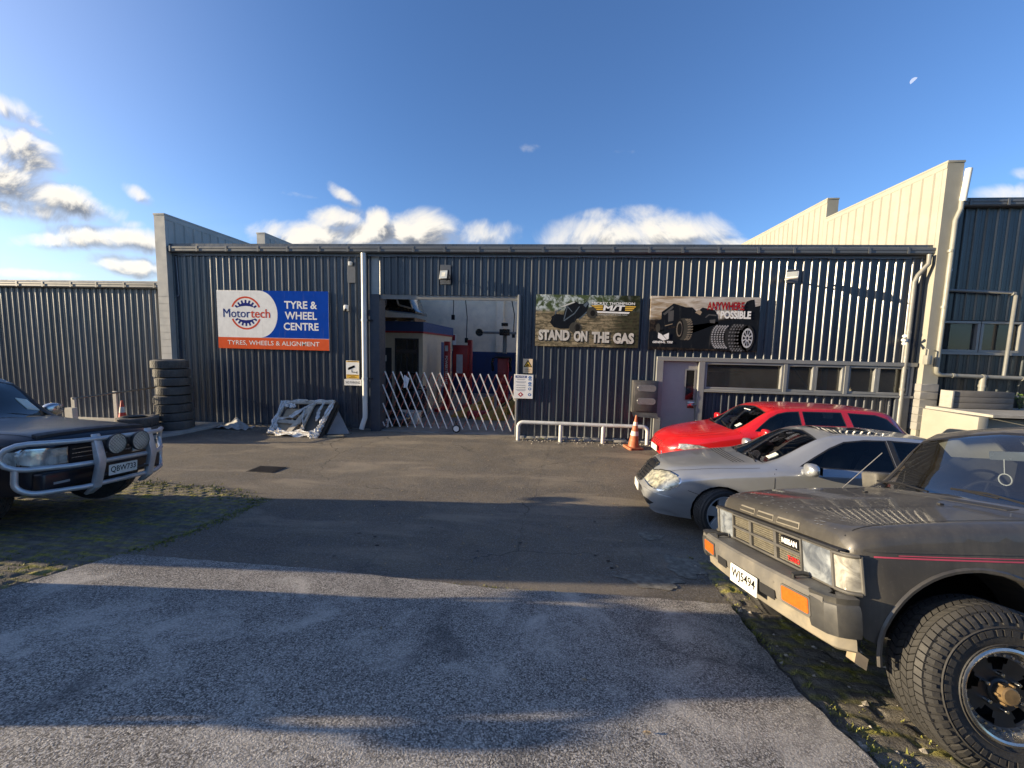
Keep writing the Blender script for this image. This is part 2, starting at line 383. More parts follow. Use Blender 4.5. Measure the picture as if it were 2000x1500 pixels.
def build_ground():
    xs = [-900, -300, -120, -60, -35, -22, -16] + [-13+.5*i for i in range(55)] + [16, 22, 35, 60, 120, 300, 900]
    ys = [-900, -300, -120, -60, -30, -15, -8, -5, -3.5] + [-2.5+.25*i for i in range(60)] + [15, 20, 35, 60, 120, 300, 900]
    def lvl(x, y):
        z = hz(x, y) if y < 12.4 else 0
        if -40 < x < 40 and y > 10.7 and x < 9: z = min(z, -.03)
        return z - .006
    V = [(x, y, lvl(x, y)) for y in ys for x in xs]; n = len(xs)
    mb = MB().add(V, [(j*n+i, j*n+i+1, (j+1)*n+i+1, (j+1)*n+i) for j in range(len(ys)-1) for i in range(n-1)])
    struct(mb.build('ground', MATS['asphalt'], smooth=True))
    # driveway slab: 35 mm proud, ragged front and right edge
    right = [(-2.5, 1.72), (.6, 1.71), (1.4, 1.66), (1.88, 1.68), (2.42, 1.64), (3.0, 1.69), (3.55, 1.74)]
    def xr(y): return interp(y, [a for a, _ in right], [b for _, b in right]) + .012*sin(y*23)+.01*sin(y*61)
    def yf(x): return interp(x, [-4.3, -4.05, -2.14, -.48, .7, 1.75], [3.35, 3.36, 3.46, 3.42, 3.52, 3.55]) + .008*sin(x*19)
    NX, NY = 60, 60
    def top(u, v, dz=.03):
        y = -2.5+(5.9)*v; x = -4.08+(xr(y)+4.08)*u
        y = min(-2.5 + (yf(x)+2.5)*v, 9)
        x = -4.08+(xr(y)+4.08)*u
        return (x, y, hz(x, y)+dz)
    mb = MB().grid(lambda u, v: top(u, v), NX, NY)
    mb.grid(lambda u, v: top(1, u, .03-.12*v) if True else 0, NY, 1)
    mb.grid(lambda u, v: top(u, 1, .03-.08*v), NX, 1)
    mb.grid(lambda u, v: top(0, u, .03-.1*v), NY, 1)
    struct(mb.build('driveway', MATS['slab'], smooth=True))
    # paver strips with moss in the joints
    from mathutils import noise as mn
    def pavers(name, x0, x1, y0, y1, inside, pitch_x, pitch_y, step, mossy):
        nx, ny = int((x1-x0)/step), int((y1-y0)/step); V = []; A = []; idx = {}
        for j in range(ny+1):
            for i in range(nx+1):
                x, y = x0+i*step, y0+j*step
                if not inside(x, y): continue
                wx = x + .03*mn.noise((x*2, y*2, 0)); wy = y + .03*mn.noise((x*2, y*2, 5))
                row = math.floor(wy/pitch_y); fx = (wx/pitch_x + .5*(row % 2)) % 1; fy = (wy/pitch_y) % 1
                d = min(min(fx, 1-fx)*pitch_x, min(fy, 1-fy)*pitch_y)
                t = max(0, min(1, (d-.008)/.03)); t = t*t*(3-2*t)
                n1 = mn.fractal((x*5, y*5, 1), 1., 2., 4); n2 = mn.fractal((x*26, y*26, 3), .9, 2., 3)
                mo = max(0, min(1, (1-t)*.75 + n1*1.5*mossy - .30))
                eg = sum(inside(x+.07*cos(q*pi/4), y+.07*sin(q*pi/4)) for q in range(8))/8
                z = hz(x, y) - .035*(1-eg) + .016*t + .004*n1 + mo*(.010+.012*n2) 
                idx[(i, j)] = len(V); V.append((x, y, z)); A.append(mo)
        Fs = []
        for (i, j) in idx:
            q = [(i, j), (i+1, j), (i+1, j+1), (i, j+1)]
            if all(k in idx for k in q): Fs.append(tuple(idx[k] for k in q))
        me = bpy.data.meshes.new(name); me.from_pydata(V, [], Fs)
        at = me.attributes.new('moss', 'FLOAT', 'POINT'); at.data.foreach_set('value', A)
        for p in me.polygons: p.use_smooth = True
        me.materials.append(MATS['pavers']); o = bpy.data.objects.new(name, me); COL.objects.link(o); struct(o)
    def in_l(x, y):
        top = 5.9 - max(0, (x+5.4))*.4 + .05*sin(x*9)
        return y < top and x < -4.09 + (max(0, y-3.4)*-.06) + .03*sin(y*14)
    pavers('paving', -9.6, -3.95, 1.6, 6.05, in_l, .235, .118, .02, .65)
    def in_r(x, y): return x > xr(y)+.02 and y < 4.55+.06*sin(x*8)+max(0, x-2)*.1
    pavers('paving', 1.6, 5.2, .9, 5.0, in_r, .24, .12, .02, .6)
build_ground()
# ================================================================ buildings
def sheet(name, col, dust):
    """prepainted steel: semi-gloss, rain streaks down the sheet, splash dirt above the ground"""
    m = bpy.data.materials.new(name); m.use_nodes = True; T = NT(m.node_tree); T.n.clear()
    out = T.add('ShaderNodeOutputMaterial'); b = T.add('ShaderNodeBsdfPrincipled'); co = T.add('ShaderNodeTexCoord').outputs['Object']
    z = T.add('ShaderNodeSeparateXYZ', {0: co}).outputs[2]
    st = T.noise(T.add('ShaderNodeMapping', {0: co, 3: (5, 5, .35)}).outputs[0], 1.6, 5, .65, .2); n = T.noise(co, 1.1, 5, .6); f = T.noise(co, 14, 5, .7)
    lap = T.noise(T.add('ShaderNodeMapping', {0: co, 3: (1.28, 0, 0)}).outputs[0], 1., 0)
    c = T.mix(T.ramp(lap, .35, .65), tuple(x*.86 for x in col), tuple(x*1.14 for x in col))
    c = T.mix(T.math('MULTIPLY', T.ramp(st, .45, .75), T.ramp(n, .35, .7, .1, .5)), c, dust)
    sp = T.math('MULTIPLY', T.ramp(z, .55, .0), T.ramp(f, .35, .65, .2, .95)); c = T.mix(T.math('MULTIPLY', sp, .75), c, tuple(x*1.25 for x in dust))
    T.l.new(c, b.inputs['Base Color']); T.l.new(T.ramp(T.math('ADD', st, sp), .3, 1.1, .24, .6), b.inputs['Roughness']); b.inputs['Specular IOR Level'].default_value = .6
    bn = T.add('ShaderNodeBump', {'Strength': .12, 'Distance': .02, 'Height': T.noise(co, 2.2, 3, .5)}); T.l.new(bn.outputs[0], b.inputs['Normal'])
    T.l.new(b.outputs[0], out.inputs[0]); MATS[name] = m; return m
NAVY = sheet('navy_sheet', (.040, .050, .067), (.11, .11, .105))
SLATE = sheet('slate_sheet', (.058, .068, .085), (.13, .13, .125))
DKSHEET = sheet('dark_green_sheet', (.026, .036, .042), (.08, .08, .07))
FASCIA = mat('gutter_paint', (.15, .155, .155), .45, 0, .1, 2, dirt=(.2, .2, .19), damt=.35)
NFASCIA = mat('dark_gutter_paint', (.10, .11, .12), .45, 0, .1, 2, dirt=(.12, .12, .12), damt=.3)
CREAM = mat('cream_wall', (.31, .30, .25), .75, 0, .06, 2, dirt=(.30, .285, .23), dscale=1.2, damt=.5, bump=.15, bscale=60)
PALE = mat('pale_parapet', (.40, .40, .375), .7, 0, .07, 2, dirt=(.3, .3, .29), dscale=1.4, damt=.4)
WHITEP = mat('white_pipe', (.66, .66, .62), .4, 0, .05, 3, dirt=(.5, .48, .42), damt=.25)
GREYP = mat('grey_pipe', (.17, .175, .17), .45, 0, .1, 3, dirt=(.28, .27, .24), damt=.35)
BEIGEP = mat('stone_pipe', (.25, .25, .22), .45, 0, .1, 3, dirt=(.25, .24, .21), damt=.35)
BLACK = mat('black_gap', (.012, .012, .013), .7, 0, 0)
STEEL = mat('galv_steel', (.42, .43, .43), .42, .6, .12, 5, dirt=(.3, .28, .24), damt=.35)
ALU = mat('grey_joinery', (.24, .245, .24), .4, .1, .06, 3, dirt=(.25, .24, .22), damt=.3)
BLOCK = mat('grey_block', (.26, .255, .24), .85, 0, .12, 3, bump=.4, bscale=50, dirt=(.17, .165, .15), damt=.4)
CONC = mat('plain_concrete', (.33, .32, .29), .85, 0, .14, 3, bump=.4, bscale=50, dirt=(.14, .14, .12), damt=.5)
WIN = glass('window_glass', (.72, .74, .72), 1.2, .0, (.25, .25, .24), .14)
PITCHR = .1925
RX0 = F(1258.75, 540)[0]

def corr(mb, x0, x1, z0, z1, Y=10.6, pitch=PITCHR, ph=RX0, h=.034, top=.034, fl=.020, axis='x', sgn=-1):
    """trapezoidal rib sheet: x0..x1 wide, z0..z1 high, ribs stand proud of plane Y (axis x) """
    pts = []
    k = math.floor((x0-ph)/pitch)-1
    while True:
        c = ph+k*pitch
        if c-pitch > x1: break
        b_ = min(.006, fl*.3); pts += [(c-top/2-fl, 0), (c-top/2-b_, h-b_*h/fl), (c-top/2, h-.0015), (c-top/2+b_, h), (c+top/2-b_, h), (c+top/2, h-.0015), (c+top/2+b_, h-b_*h/fl), (c+top/2+fl, 0), (c+pitch/2-.008, 0), (c+pitch/2, .004), (c+pitch/2+.008, 0)]
        k += 1
    def at(x):
        for i in range(len(pts)-1):
            if pts[i][0] <= x <= pts[i+1][0]:
                a, b = pts[i], pts[i+1]; return a[1]+(b[1]-a[1])*(x-a[0])/max(1e-6, b[0]-a[0])
        return 0
    P = [(x0, at(x0))]+[p for p in pts if x0 < p[0] < x1]+[(x1, at(x1))]
    if axis == 'x': V = [(x, Y+sgn*d, z) for z in (z0, z1) for x, d in P]
    else: V = [(Y+sgn*d, x, z) for z in (z0, z1) for x, d in P]
    n = len(P); mb.add(V, [(i, i+1, n+i+1, n+i) for i in range(n-1)])

def gutter(mb, mbk, x0, x1, z0, z1, Y=10.6, ov=.17, step=.87):
    prof = [(Y, z0), (Y-ov+.03, z0), (Y-ov, z0+.03), (Y-ov, z0+(z1-z0)*.55), (Y-ov-.012, z0+(z1-z0)*.6), (Y-ov-.012, z1-.02), (Y-ov+.005, z1), (Y, z1)]
    n = len(prof); V = [(x, y, z) for x in (x0, x1) for y, z in prof]
    mb.add(V, [(i, (i+1) % n, n+(i+1) % n, n+i) for i in range(n)]+[tuple(range(n)), tuple(range(n, 2*n))])
    x = x0+.18; k = 0
    while x < x1-.05:
        s = .05
        mbk.box(x, x+.05, Y-ov-.019, Y-ov-.011, z0+.012, z1+.003)
        x += step*(.93+.14*((k*7) % 5)/4); k += 1

def window(b, x0, x1, z0, z1, Y=10.6, fr=.055, pane_label=None, mesh_wire=False, name='window'):
    """framed pane: frame stands 5 cm proud, glass set back"""
    m = MB(); y0, y1 = Y-.075, Y+.04
    m.box(x0, x1, y0, y1, z1-fr, z1); m.box(x0, x1, y0, y1, z0, z0+fr); m.box(x0, x0+fr, y0, y1, z0+fr, z1-fr); m.box(x1-fr, x1, y0, y1, z0+fr, z1-fr)
    w = m.build(name, ALU, b, bev=.006, seg=1)
    MB().box(x0+fr-.005, x1-fr+.005, Y+.0, Y+.006, z0+fr-.005, z1-fr+.005).build('pane', WIN, w)
    if mesh_wire:
        g = MB(); a0, a1, c0, c1 = x0+fr, x1-fr, z0+fr, z1-fr; st = .125
        for s in (1, -1):
            k = -30
            while k < 30:
                ptsl = []
                for t in range(41):
                    x = a0+(a1-a0)*t/40; z = c0 + s*(x-a0) *.8+ k*st
                    if c0 <= z <= c1: ptsl.append((x, Y+.03, z))
                if len(ptsl) > 1: g.tube([ptsl[0], ptsl[-1]], .004, 4)
                k += 1
        g.build('wire_grille', STEEL, w)
    return w

# ---------------------------------------------------------------- main workshop
XL, XR, ZE = -10.63, 9.13, 4.84
WB = thing('workshop_building', 'long dark navy ribbed metal workshop with open roller doorway and large signs', 'workshop', (0, 10.6, 0))
dx0, dx1, dz1 = -4.57, -0.79, 3.74
ox0, ox1 = 2.89, 9.07            # entrance door and window strip
m = MB()
corr(m, XL, dx0-.25, .02, ZE); corr(m, dx0-.02, dx1+.06, dz1+.02, ZE); corr(m, dx1+.07, ox0-.0, .02, ZE)
corr(m, ox0, ox1, 2.24, ZE); corr(m, 4.06, ox1, .02, 1.40); corr(m, ox1, XR, .02, ZE)
m.build('ribbed_wall', NAVY, WB)
m = MB()   # lining, other outer walls
m.box(XL, dx0-.02, 10.63, 10.8, -.05, ZE); m.box(dx1+.1, ox0, 10.63, 10.8, -.05, ZE); m.box(dx0-.02, dx1+.1, 10.63, 10.8, dz1+.02, ZE)
m.box(ox0, XR, 10.66, 10.8, 2.26, ZE); m.box(4.06, XR, 10.66, 10.8, -.05, 1.38); m.box(9.02, XR, 10.66, 10.8, 1.38, 2.26)
m.build('inner_lining', mat('lining_board', (.5, .49, .45), .8, 0, .06), WB)
m = MB(); m.box(dx0-.27, dx0-.003, 10.545, 10.95, -.03, dz1+.02)
m.build('door_jamb', mat('navy_jamb', (.038, .047, .066), .5, 0, .08, dirt=(.08, .08, .08)), WB)
m = MB(); m.box(dx1, dx1+.075, 10.52, 10.92, -.03, dz1+.05); m.box(dx1+.02, dx1+.05, 10.50, 10.52, -.03, dz1+.05)
m.build('door_jamb', ALU, WB, bev=.006, seg=1)
m = MB(); m.box(dx0, dx1, 10.62, 10.72, dz1-.09, dz1+.02)
for i in range(3): m.tube([(dx0, 10.63, dz1-.085+.03*i), (dx1, 10.63, dz1-.085+.03*i)], .017, 8)
m.build('roller_door', ALU, WB)
g, k = MB(), MB(); gutter(g, k, XL-.12, XR+.02, 4.84, 5.0)
gg = g.build('gutter', NFASCIA, WB); k.build_each('bracket', NFASCIA, gg)
# eave flashing just below gutter
MB().box(XL, XR, 10.555, 10.6, 4.78, 4.838).build('eave_flashing', NFASCIA, WB)
m = MB()   # roof with unseen skylight openings, added and placed to light the inside
sk = [(-3.2, -.4), (.2, 4.4), (5.0, 8.4)]
zr = lambda y: 5.02 + .02*(y-10.6)
def roofq(x0, x1, y0, y1): m.add([(x0, y0, zr(y0)), (x1, y0, zr(y0)), (x1, y1, zr(y1)), (x0, y1, zr(y1)), (x0, y0, zr(y0)+.06), (x1, y0, zr(y0)+.06), (x1, y1, zr(y1)+.06), (x0, y1, zr(y1)+.06)], [(0,3,2,1),(4,5,6,7),(0,1,5,4),(1,2,6,5),(2,3,7,6),(3,0,4,7)])
roofq(XL-.1, XR, 10.5, 12.0); roofq(XL-.1, XR, 20.0, 30)
e = XL-.1
roofq(XL-.1, -7, 12.0, 20.0); roofq(-7, -3.2, 12.0, 16.6); e = -3.2
for a, b2 in sk:
    if a > e: roofq(e, a, 12.0, 20.0)
    e = b2
roofq(e, XR, 12.0, 20.0)
m.build('roof', SLATE, WB)
# rear and inside
DADO = mat('blue_dado', (.012, .035, .13), .6, 0, .08, dirt=(.03, .04, .07))
INW = mat('inside_wall', (.80, .71, .56), .8, 0, .08, 1.0, dirt=(.42, .40, .36), damt=.4)
m = MB(); m.box(XL, XR, 20.2, 20.4, 2.15, 5.2); m.box(XR-.15, XR-.01, 10.8, 20.2, -.05, 5); m.box(XL+.01, XL+.15, 10.8, 20.2, -.05, 5)
m.box(-2.55, -2.2, 20.05, 20.2, 2.15, 5.2)
for zz in (2.75, 3.35, 3.95, 4.5): m.box(XL, XR, 20.19, 20.2, zz, zz+.012)
m.build('inside_wall', INW, WB)
MB().box(XL, XR, 20.17, 20.4, -.05, 2.15).build('painted_dado', DADO, WB)
MB().box(XL, XR, 10.62, 20.3, -.08, -.002).build('floor', mat('workshop_floor', (.27, .25, .22), .5, 0, .2, 1.5, dirt=(.10, .095, .085), dscale=.9, damt=.6), WB)
m = MB().box(4.06, XR, 12.6, 12.7, 0, 3.0)
m.build('back_office_wall', mat('ply_wall', (.30, .20, .11), .7, 0, .15, 3), WB)
MB().box(2.6, XR, 10.85, 12.6, 2.75, 2.85).build('office_ceiling', INW, WB)
# downpipe with brackets and kicked outlet
def pipe_part(pts, r, name, mt, parent, joins=(), n=14):
    p = MB().tube(pts, r, n).build(name, mt, parent, smooth=True, ang=50)
    if joins:
        q = MB()
        for c, d in joins:
            c = Vector(c); d = Vector(d).normalized(); q.tube([c-d*.03, c+d*.03], r*1.18, n)
        q.build_each('pipe_collar', mt, p, smooth=True)
    return p
px_ = -4.965
pipe_part([(px_, 10.47, 4.83), (px_, 10.47, .5), (px_-.005, 10.465, .36), (px_-.05, 10.44, .2), (px_-.08, 10.40, .04)], .066, 'downpipe', WHITEP, WB, [((px_, 10.47, 3.05), (0, 0, 1)), ((px_, 10.47, 1.45), (0, 0, 1))])
m = MB()
for z in (3.05, 1.45): m.box(px_+.05, px_+.2, 10.50, 10.56, z-.02, z+.02)
m.build_each('pipe_bracket', BLACK, WB)
x, z = F(1800, 500)
pipe_part([(9.0, 10.42, 4.84), (9.0, 10.42, 4.62), (8.86, 10.5, 4.36), (8.82, 10.52, 4.2), (8.82, 10.52, .4), (8.78, 10.48, .28), (8.66, 10.42, .2)], .047, 'downpipe', mat('beige_grey_pipe', (.19, .19, .175), .45, 0, .08, dirt=(.28, .27, .24), damt=.3), WB, [((8.82, 10.52, 3.0), (0, 0, 1)), ((8.82, 10.52, 1.6), (0, 0, 1))])
# flat cover plates, conduit
PLATE = mat('plate_grey', (.10, .11, .125), .5, 0, .05)
for (a, b2, c, d) in ((680, 696, 519, 553), (861, 881, 518, 556), (1535, 1556, 527, 553)):
    x0, z1 = F(a, c); x1, z0 = F(b2, d); MB().box(x0, x1, 10.548, 10.565, z0, z1).build('cover_plate', PLATE, WB, bev=.004, seg=1)
x0, z1 = F(683, 512); x1, z0 = F(690, 520); MB().box(x0, x1, 10.5, 10.56, z0, z1).build('sensor_box', WHITEP, WB, bev=.006)
cx = F(348, 500)[0]
m = MB().tube([(XL+.02, 10.55, 3.62), (cx, 10.55, 3.64), (cx+.02, 10.55, 3.7), (cx-.02, 10.55, 4.74), (cx+.3, 10.55, 4.77), (-5.1, 10.55, 4.77)], .012, 6)
m.build('cable', mat('grey_cable', (.2, .22, .25), .5), WB)
m = MB(); pts = [(px_+.1, 10.53, 4.775)]
for i in range(1, 60): pts.append((px_+.1+i*.23, 10.53, 4.775-.012*abs(sin(i*.75))))
m.tube(pts, .011, 6).build('cable', MATS['grey_cable'], WB)
# entrance door and the window strip
m = MB()
fx0, fz1 = 2.87, 2.24
m.box(fx0, 3.04, 10.50, 10.66, -.02, 2.16); m.box(fx0, 9.09, 10.49, 10.66, 2.16, fz1+.02); m.box(3.93, 4.08, 10.50, 10.66, -.02, 2.16)
m.build('door_frame', ALU, WB, bev=.006, seg=1)
dr = MB().box(3.05, 3.925, 10.60, 10.65, 0, 2.15).build('entrance_door', mat('door_grey', (.33, .325, .31), .5, 0, .06, 2, dirt=(.27, .27, .27), damt=.4), WB, bev=.004, seg=1)
a0, b1 = F(1341, 723); a1, b0 = F(1353, 781)
m = MB(); m.box(a0-.03, a0, 10.585, 10.60, b0-.03, b1+.03); m.box(a1, a1+.03, 10.585, 10.60, b0-.03, b1+.03); m.box(a0, a1, 10.585, 10.60, b1, b1+.03); m.box(a0, a1, 10.585, 10.60, b0-.03, b0)
vp = m.build('vision_panel', ALU, dr); MB().box(a0, a1, 10.592, 10.598, b0, b1).build('pane', mat('dark_pane', (.01, .01, .01), .05), vp)
a0, b1 = F(1342, 784); a1, b0 = F(1358, 797)
hd = MB().box(a0, a1, 10.575, 10.60, b0, b1).build('door_handle', mat('chrome', (.6, .6, .58), .2, 1., .05), dr, bev=.004)
MB().tube([((a0+a1)/2, 10.58, (b0+b1)/2), ((a0+a1)/2, 10.53, (b0+b1)/2), (a1+.06, 10.525, (b0+b1)/2)], .012, 8).build('lever', MATS['chrome'], hd, smooth=True)
def fpx(a, c): return F(a, c)
ww = []
MB().box(4.08, 9.09, 10.50, 10.66, 1.38, 1.44).build('window_sill', ALU, WB, bev=.006, seg=1)
for a, b2 in ((1374, 1527), (1533, 1588), (1588, 1645), (1652, 1709), (1709, 1772)):
    xa, xb = F(a, 733)[0], F(b2, 733)[0]
    window(WB, xa, xb, 1.445, 2.155, 10.6, .06)
m = MB()
for a, b2 in ((1527, 1533), (1645, 1652), (1772, 1777)): m.box(F(a, 733)[0], F(b2, 733)[0], 10.505, 10.66, 1.44, 2.16)
m.build_each('window_post', ALU, WB)
m = MB(); m.box(8.7, 9.02, 10.52, 10.56, .3, 1.38); m.build('cover_plate', PLATE, WB)
# concrete footing edge and broken plinth
m = MB()
random.seed(3)
x = dx1+.1
while x < 9.0:
    w = random.uniform(.12, .4); m.box(x, x+w, 10.36+random.uniform(-.05, .06), 10.7, -.1, .03+random.uniform(-.02, .02)); x += w+.004
m.build('plinth', CONC, WB, bev=.012)
# party walls with stepped parapets
def party_wall(label, x0, x1, Yf, steps, mats, low, ribside):
    t = thing('party_wall', label, 'wall', ((x0+x1)/2, Yf, 0))
    m = MB()
    for i, (y0, y1, z1) in enumerate(steps): m.box(x0, x1, y0 if i else Yf, y1, (low if i == 0 else low), z1-.05)
    m.build('wall', mats[0], t)
    m = MB()
    for i, (y0, y1, z1) in enumerate(steps):
        m.box(x0-.015, x1+.015, y0-.015, y1+.01, z1-.05, z1)
        m.box(x0-.012 if ribside < 0 else x1, x0 if ribside < 0 else x1+.012, y0, y1, z1-.17, z1-.05)
    m.build('cap_flashing', mats[0], t, bev=.006, seg=1)
    m = MB()
    for i, (y0, y1, z1) in enumerate(steps):
        corr(m, y0+.1, y1, 5.02 if ribside < 0 else 4.98, z1-.17, x0-.004 if ribside < 0 else x1+.004, .30, y0, .035, .035, .02, 'y', ribside)
    m.build('ribbed_cladding', mats[0], t)
    return t
LW = party_wall('pale grey party wall between the two buildings on the left, stepped parapet above the gutter', -10.95, XL, 10.40, [(10.40, 14.35, 5.87), (14.35, 30, 6.47)], [PALE], -.2, 1)
# mortar courses
m = MB()
for i in range(19):
    z = .0+.2*i; m.box(-10.953, XL-.0, 10.396, 10.402, z, z+.008)
m.build('mortar_course', CONC, LW)
RW = party_wall('tall cream party wall on the right with stepped parapet lit by the sun', XR, 9.48, 10.38, [(10.38, 14.4, 6.95), (14.4, 34, 7.58)], [CREAM], -.2, -1)
m = MB()
for i in range(6):
    z = .62+.19*i; m.box(XR-.03, 9.5, 10.352, 10.60, z, z+.184)
m.build_each('quoin_block', BLOCK, RW, bev=.008, seg=1)
# ---------------------------------------------------------------- neighbours
LB = thing('left_neighbour_workshop'.replace('left_', ''), 'low grey ribbed metal building behind the bull bar vehicle, left of the navy workshop', 'building', (-18, 10.6, 0))
m = MB(); corr(m, -40, -10.96, -.4, 3.85); m.build('ribbed_wall', SLATE, LB)
g, k = MB(), MB(); gutter(g, k, -40, -10.93, 3.83, 3.985)
gg = g.build('gutter', FASCIA, LB); k.build_each('bracket', FASCIA, gg)
m = MB(); m.box(-40, -10.96, 10.45, 30, 3.99, 4.03); m.box(-40, -10.96, 10.66, 10.8, -.4, 3.9); m.build('roof', PALE, LB)
MB().box(-10.97, -10.78, 10.42, 10.6, 3.78, 3.99).build('stop_end', PALE, LB)
m = MB(); m.add([(-40, 16, 4.0), (-17, 16, 4.0), (-40, 16, 5.35), (-40, 16.4, 4.0), (-17, 16.4, 4.0), (-40, 16.4, 5.35)], [(0, 1, 2), (3, 5, 4), (0, 2, 5, 3), (1, 4, 5, 2)])
m.build('rear_gable', PALE, LB)
RB = thing('neighbour_workshop', 'dark ribbed metal building at the right edge with grey drain pipes and barred windows', 'building', (13, 10.6, 0))
m = MB(); corr(m, 9.49, 18, 3.32, 5.95, pitch=.24, ph=9.6, h=.03); corr(m, 9.49, 18, .9, 2.5, pitch=.24, ph=9.6, h=.03); corr(m, 13.2, 18, 2.5, 3.32, pitch=.24, ph=9.6, h=.03)
m.build('ribbed_wall', DKSHEET, RB)
m = MB(); m.box(9.49, 18, 10.7, 10.85, -.3, 2.5); m.box(9.49, 18, 10.7, 10.85, 3.32, 6); m.box(13.2, 18, 10.7, 10.85, 2.5, 3.32); m.box(9.49, 18, 14, 14.2, -.3, 6); m.box(17.8, 18, 10.8, 14, -.3, 6)
m.build('inner_lining', INW, RB)
MB().box(9.4, 18.1, 10.45, 30, 6.1, 6.14).build('roof', DKSHEET, RB)
g, k = MB(), MB(); gutter(g, k, 9.55, 18, 5.95, 6.1)
gg = g.build('gutter', NFASCIA, RB); k.build_each('bracket', NFASCIA, gg)
for a, b2 in ((9.52, 10.42), (10.44, 11.35), (11.62, 12.4), (12.42, 13.2)): window(RB, a, b2, 2.55, 3.3, 10.6, .06, mesh_wire=True)
MB().box(9.5, 13.2, 10.5, 10.6, 2.49, 2.55).build('window_sill', ALU, RB)
MB().box(11.35, 11.62, 10.53, 10.66, 2.55, 3.3).build('window_post', ALU, RB)
yb = 10.36
# drain pipes on the neighbour
x1_, z1_ = F(1858, 400, yb); x2_, z2_ = F(1811, 722, yb)
pipe_part([(9.5, yb, 6.05), (9.5, yb, 5.85), (9.40, yb-.02, 5.6), (9.38, yb-.02, 2.2), (9.40, yb-.01, 2.05), (9.5, yb, 1.99), (9.75, yb, 1.98), (13, yb, 1.93)], .048, 'downpipe', BEIGEP, RB, [((9.38, yb-.02, 4.9), (0, 0, 1)), ((9.38, yb-.02, 3.6), (0, 0, 1)), ((9.78, yb, 1.98), (1, 0, 0)), ((10.45, yb, 1.97), (1, 0, 0)), ((11.3, yb, 1.95), (1, 0, 0))])
pipe_part([(9.52, yb, 6.02), (9.57, yb, 6.75)], .065, 'vent_pipe', WHITEP, RB)
pipe_part([(10.45, yb, 1.97), (10.45, yb, 1.2)], .06, 'waste_pipe', BEIGEP, RB, [((10.45, yb, 1.75), (0, 0, 1))])
pipe_part([(9.55, 10.5, 4.02), (10.93, 10.46, 3.97), (11.0, 10.44, 3.9), (10.98, 10.44, 1.98)], .036, 'waste_pipe', GREYP, RB, [((10.95, 10.45, 3.95), (1, 0, 0))])
pipe_part([(11.3, 10.46, 1.5), (12.4, 10.46, 1.5)], .03, 'waste_pipe', BEIGEP, RB)
for x, z0, z1 in ((10.75, 1.2, 1.6), (10.98, 1.2, 1.55), (11.55, 1.2, 2.9), (11.85, 1.2, 2.5)): pipe_part([(x, 10.47, z0), (x, 10.47, z1)], .03, 'waste_pipe', BEIGEP, RB)
# raised platform with cream retaining wall
PF = thing('raised_platform', 'cream retaining wall and concrete slab beside the right hand party wall', 'platform', (10.5, 9.8, 0))
m = MB(); m.box(9.2, 9.4, 9.1, 10.36, -.1, 1.16); m.box(9.4, 16, 9.35, 9.5, -.1, 1.1); m.build('retaining_wall', CREAM, PF, bev=.01)
m = MB(); m.add([(9.25, 10.37, 1.165), (9.42, 9.05, 1.17), (16, 8.9, 1.17), (16, 10.58, 1.165), (9.25, 10.37, 1.23), (9.42, 9.05, 1.225), (16, 8.9, 1.225), (16, 10.58, 1.24)], [(0,3,2,1),(4,5,6,7),(0,1,5,4),(1,2,6,5),(2,3,7,6),(3,0,4,7)])
m.build('slab', CONC, PF)
PL = thing('planter_box', 'dark grey block planter on the raised slab under the drain pipe', 'planter', (10, 10.0, 1.24))
m = MB()
for i in range(3): m.box(9.5, 10.78, 9.98, 10.22, 1.24+.135*i, 1.24+.135*i+.128)
m.build('timber_side', mat('planter_grey', (.12, .115, .11), .8, 0, .1, 4, bump=.3), PL, bev=.006)
m = MB(); m.box(9.45, 9.50, 9.96, 10.25, 1.24, 1.64); m.build('corner_post', CONC, PL, bev=.006)
def weed(x, y, z, n, h, label, seed):
    r = random.Random(seed); t = thing('weed', label, 'plant', (x, y, z)); st, lf = MB(), MB()
    for i in range(n):
        a = r.uniform(0, 2*pi); s = r.uniform(.25, 1)*h*.7; tip = Vector((x+cos(a)*s*.6, y+sin(a)*s*.35, z+h*r.uniform(.35, 1)))
        st.tube([(x, y, z), ((x+tip.x)/2, (y+tip.y)/2, z+(tip.z-z)*.6), tip], .004, 4)
        for q in range(6):
            b = r.uniform(0, 2*pi); c = tip+Vector((r.uniform(-.05, .05), r.uniform(-.05, .05), r.uniform(-.06, .03))); d = Vector((cos(b), sin(b), r.uniform(-.3, .5))).normalized(); w = d.orthogonal().normalized()*.014; L = r.uniform(.04, .08)
            lf.poly([c, c+d*L*.5+w, c+d*L, c+d*L*.5-w])
    st.build('stem', mat('stem_green', (.06, .09, .03), .7), t); lf.build('leaves', mat('leaf_green', (.09, .15, .025), .6, 0, .3, 20), t)
weed(11.15, 10.2, 1.23, 9, .38, 'green weed growing from the raised slab beside the planter box', 5)
weed(11.75, 10.25, 1.23, 6, .4, 'smaller sparse weed near the right edge on the raised slab', 9)
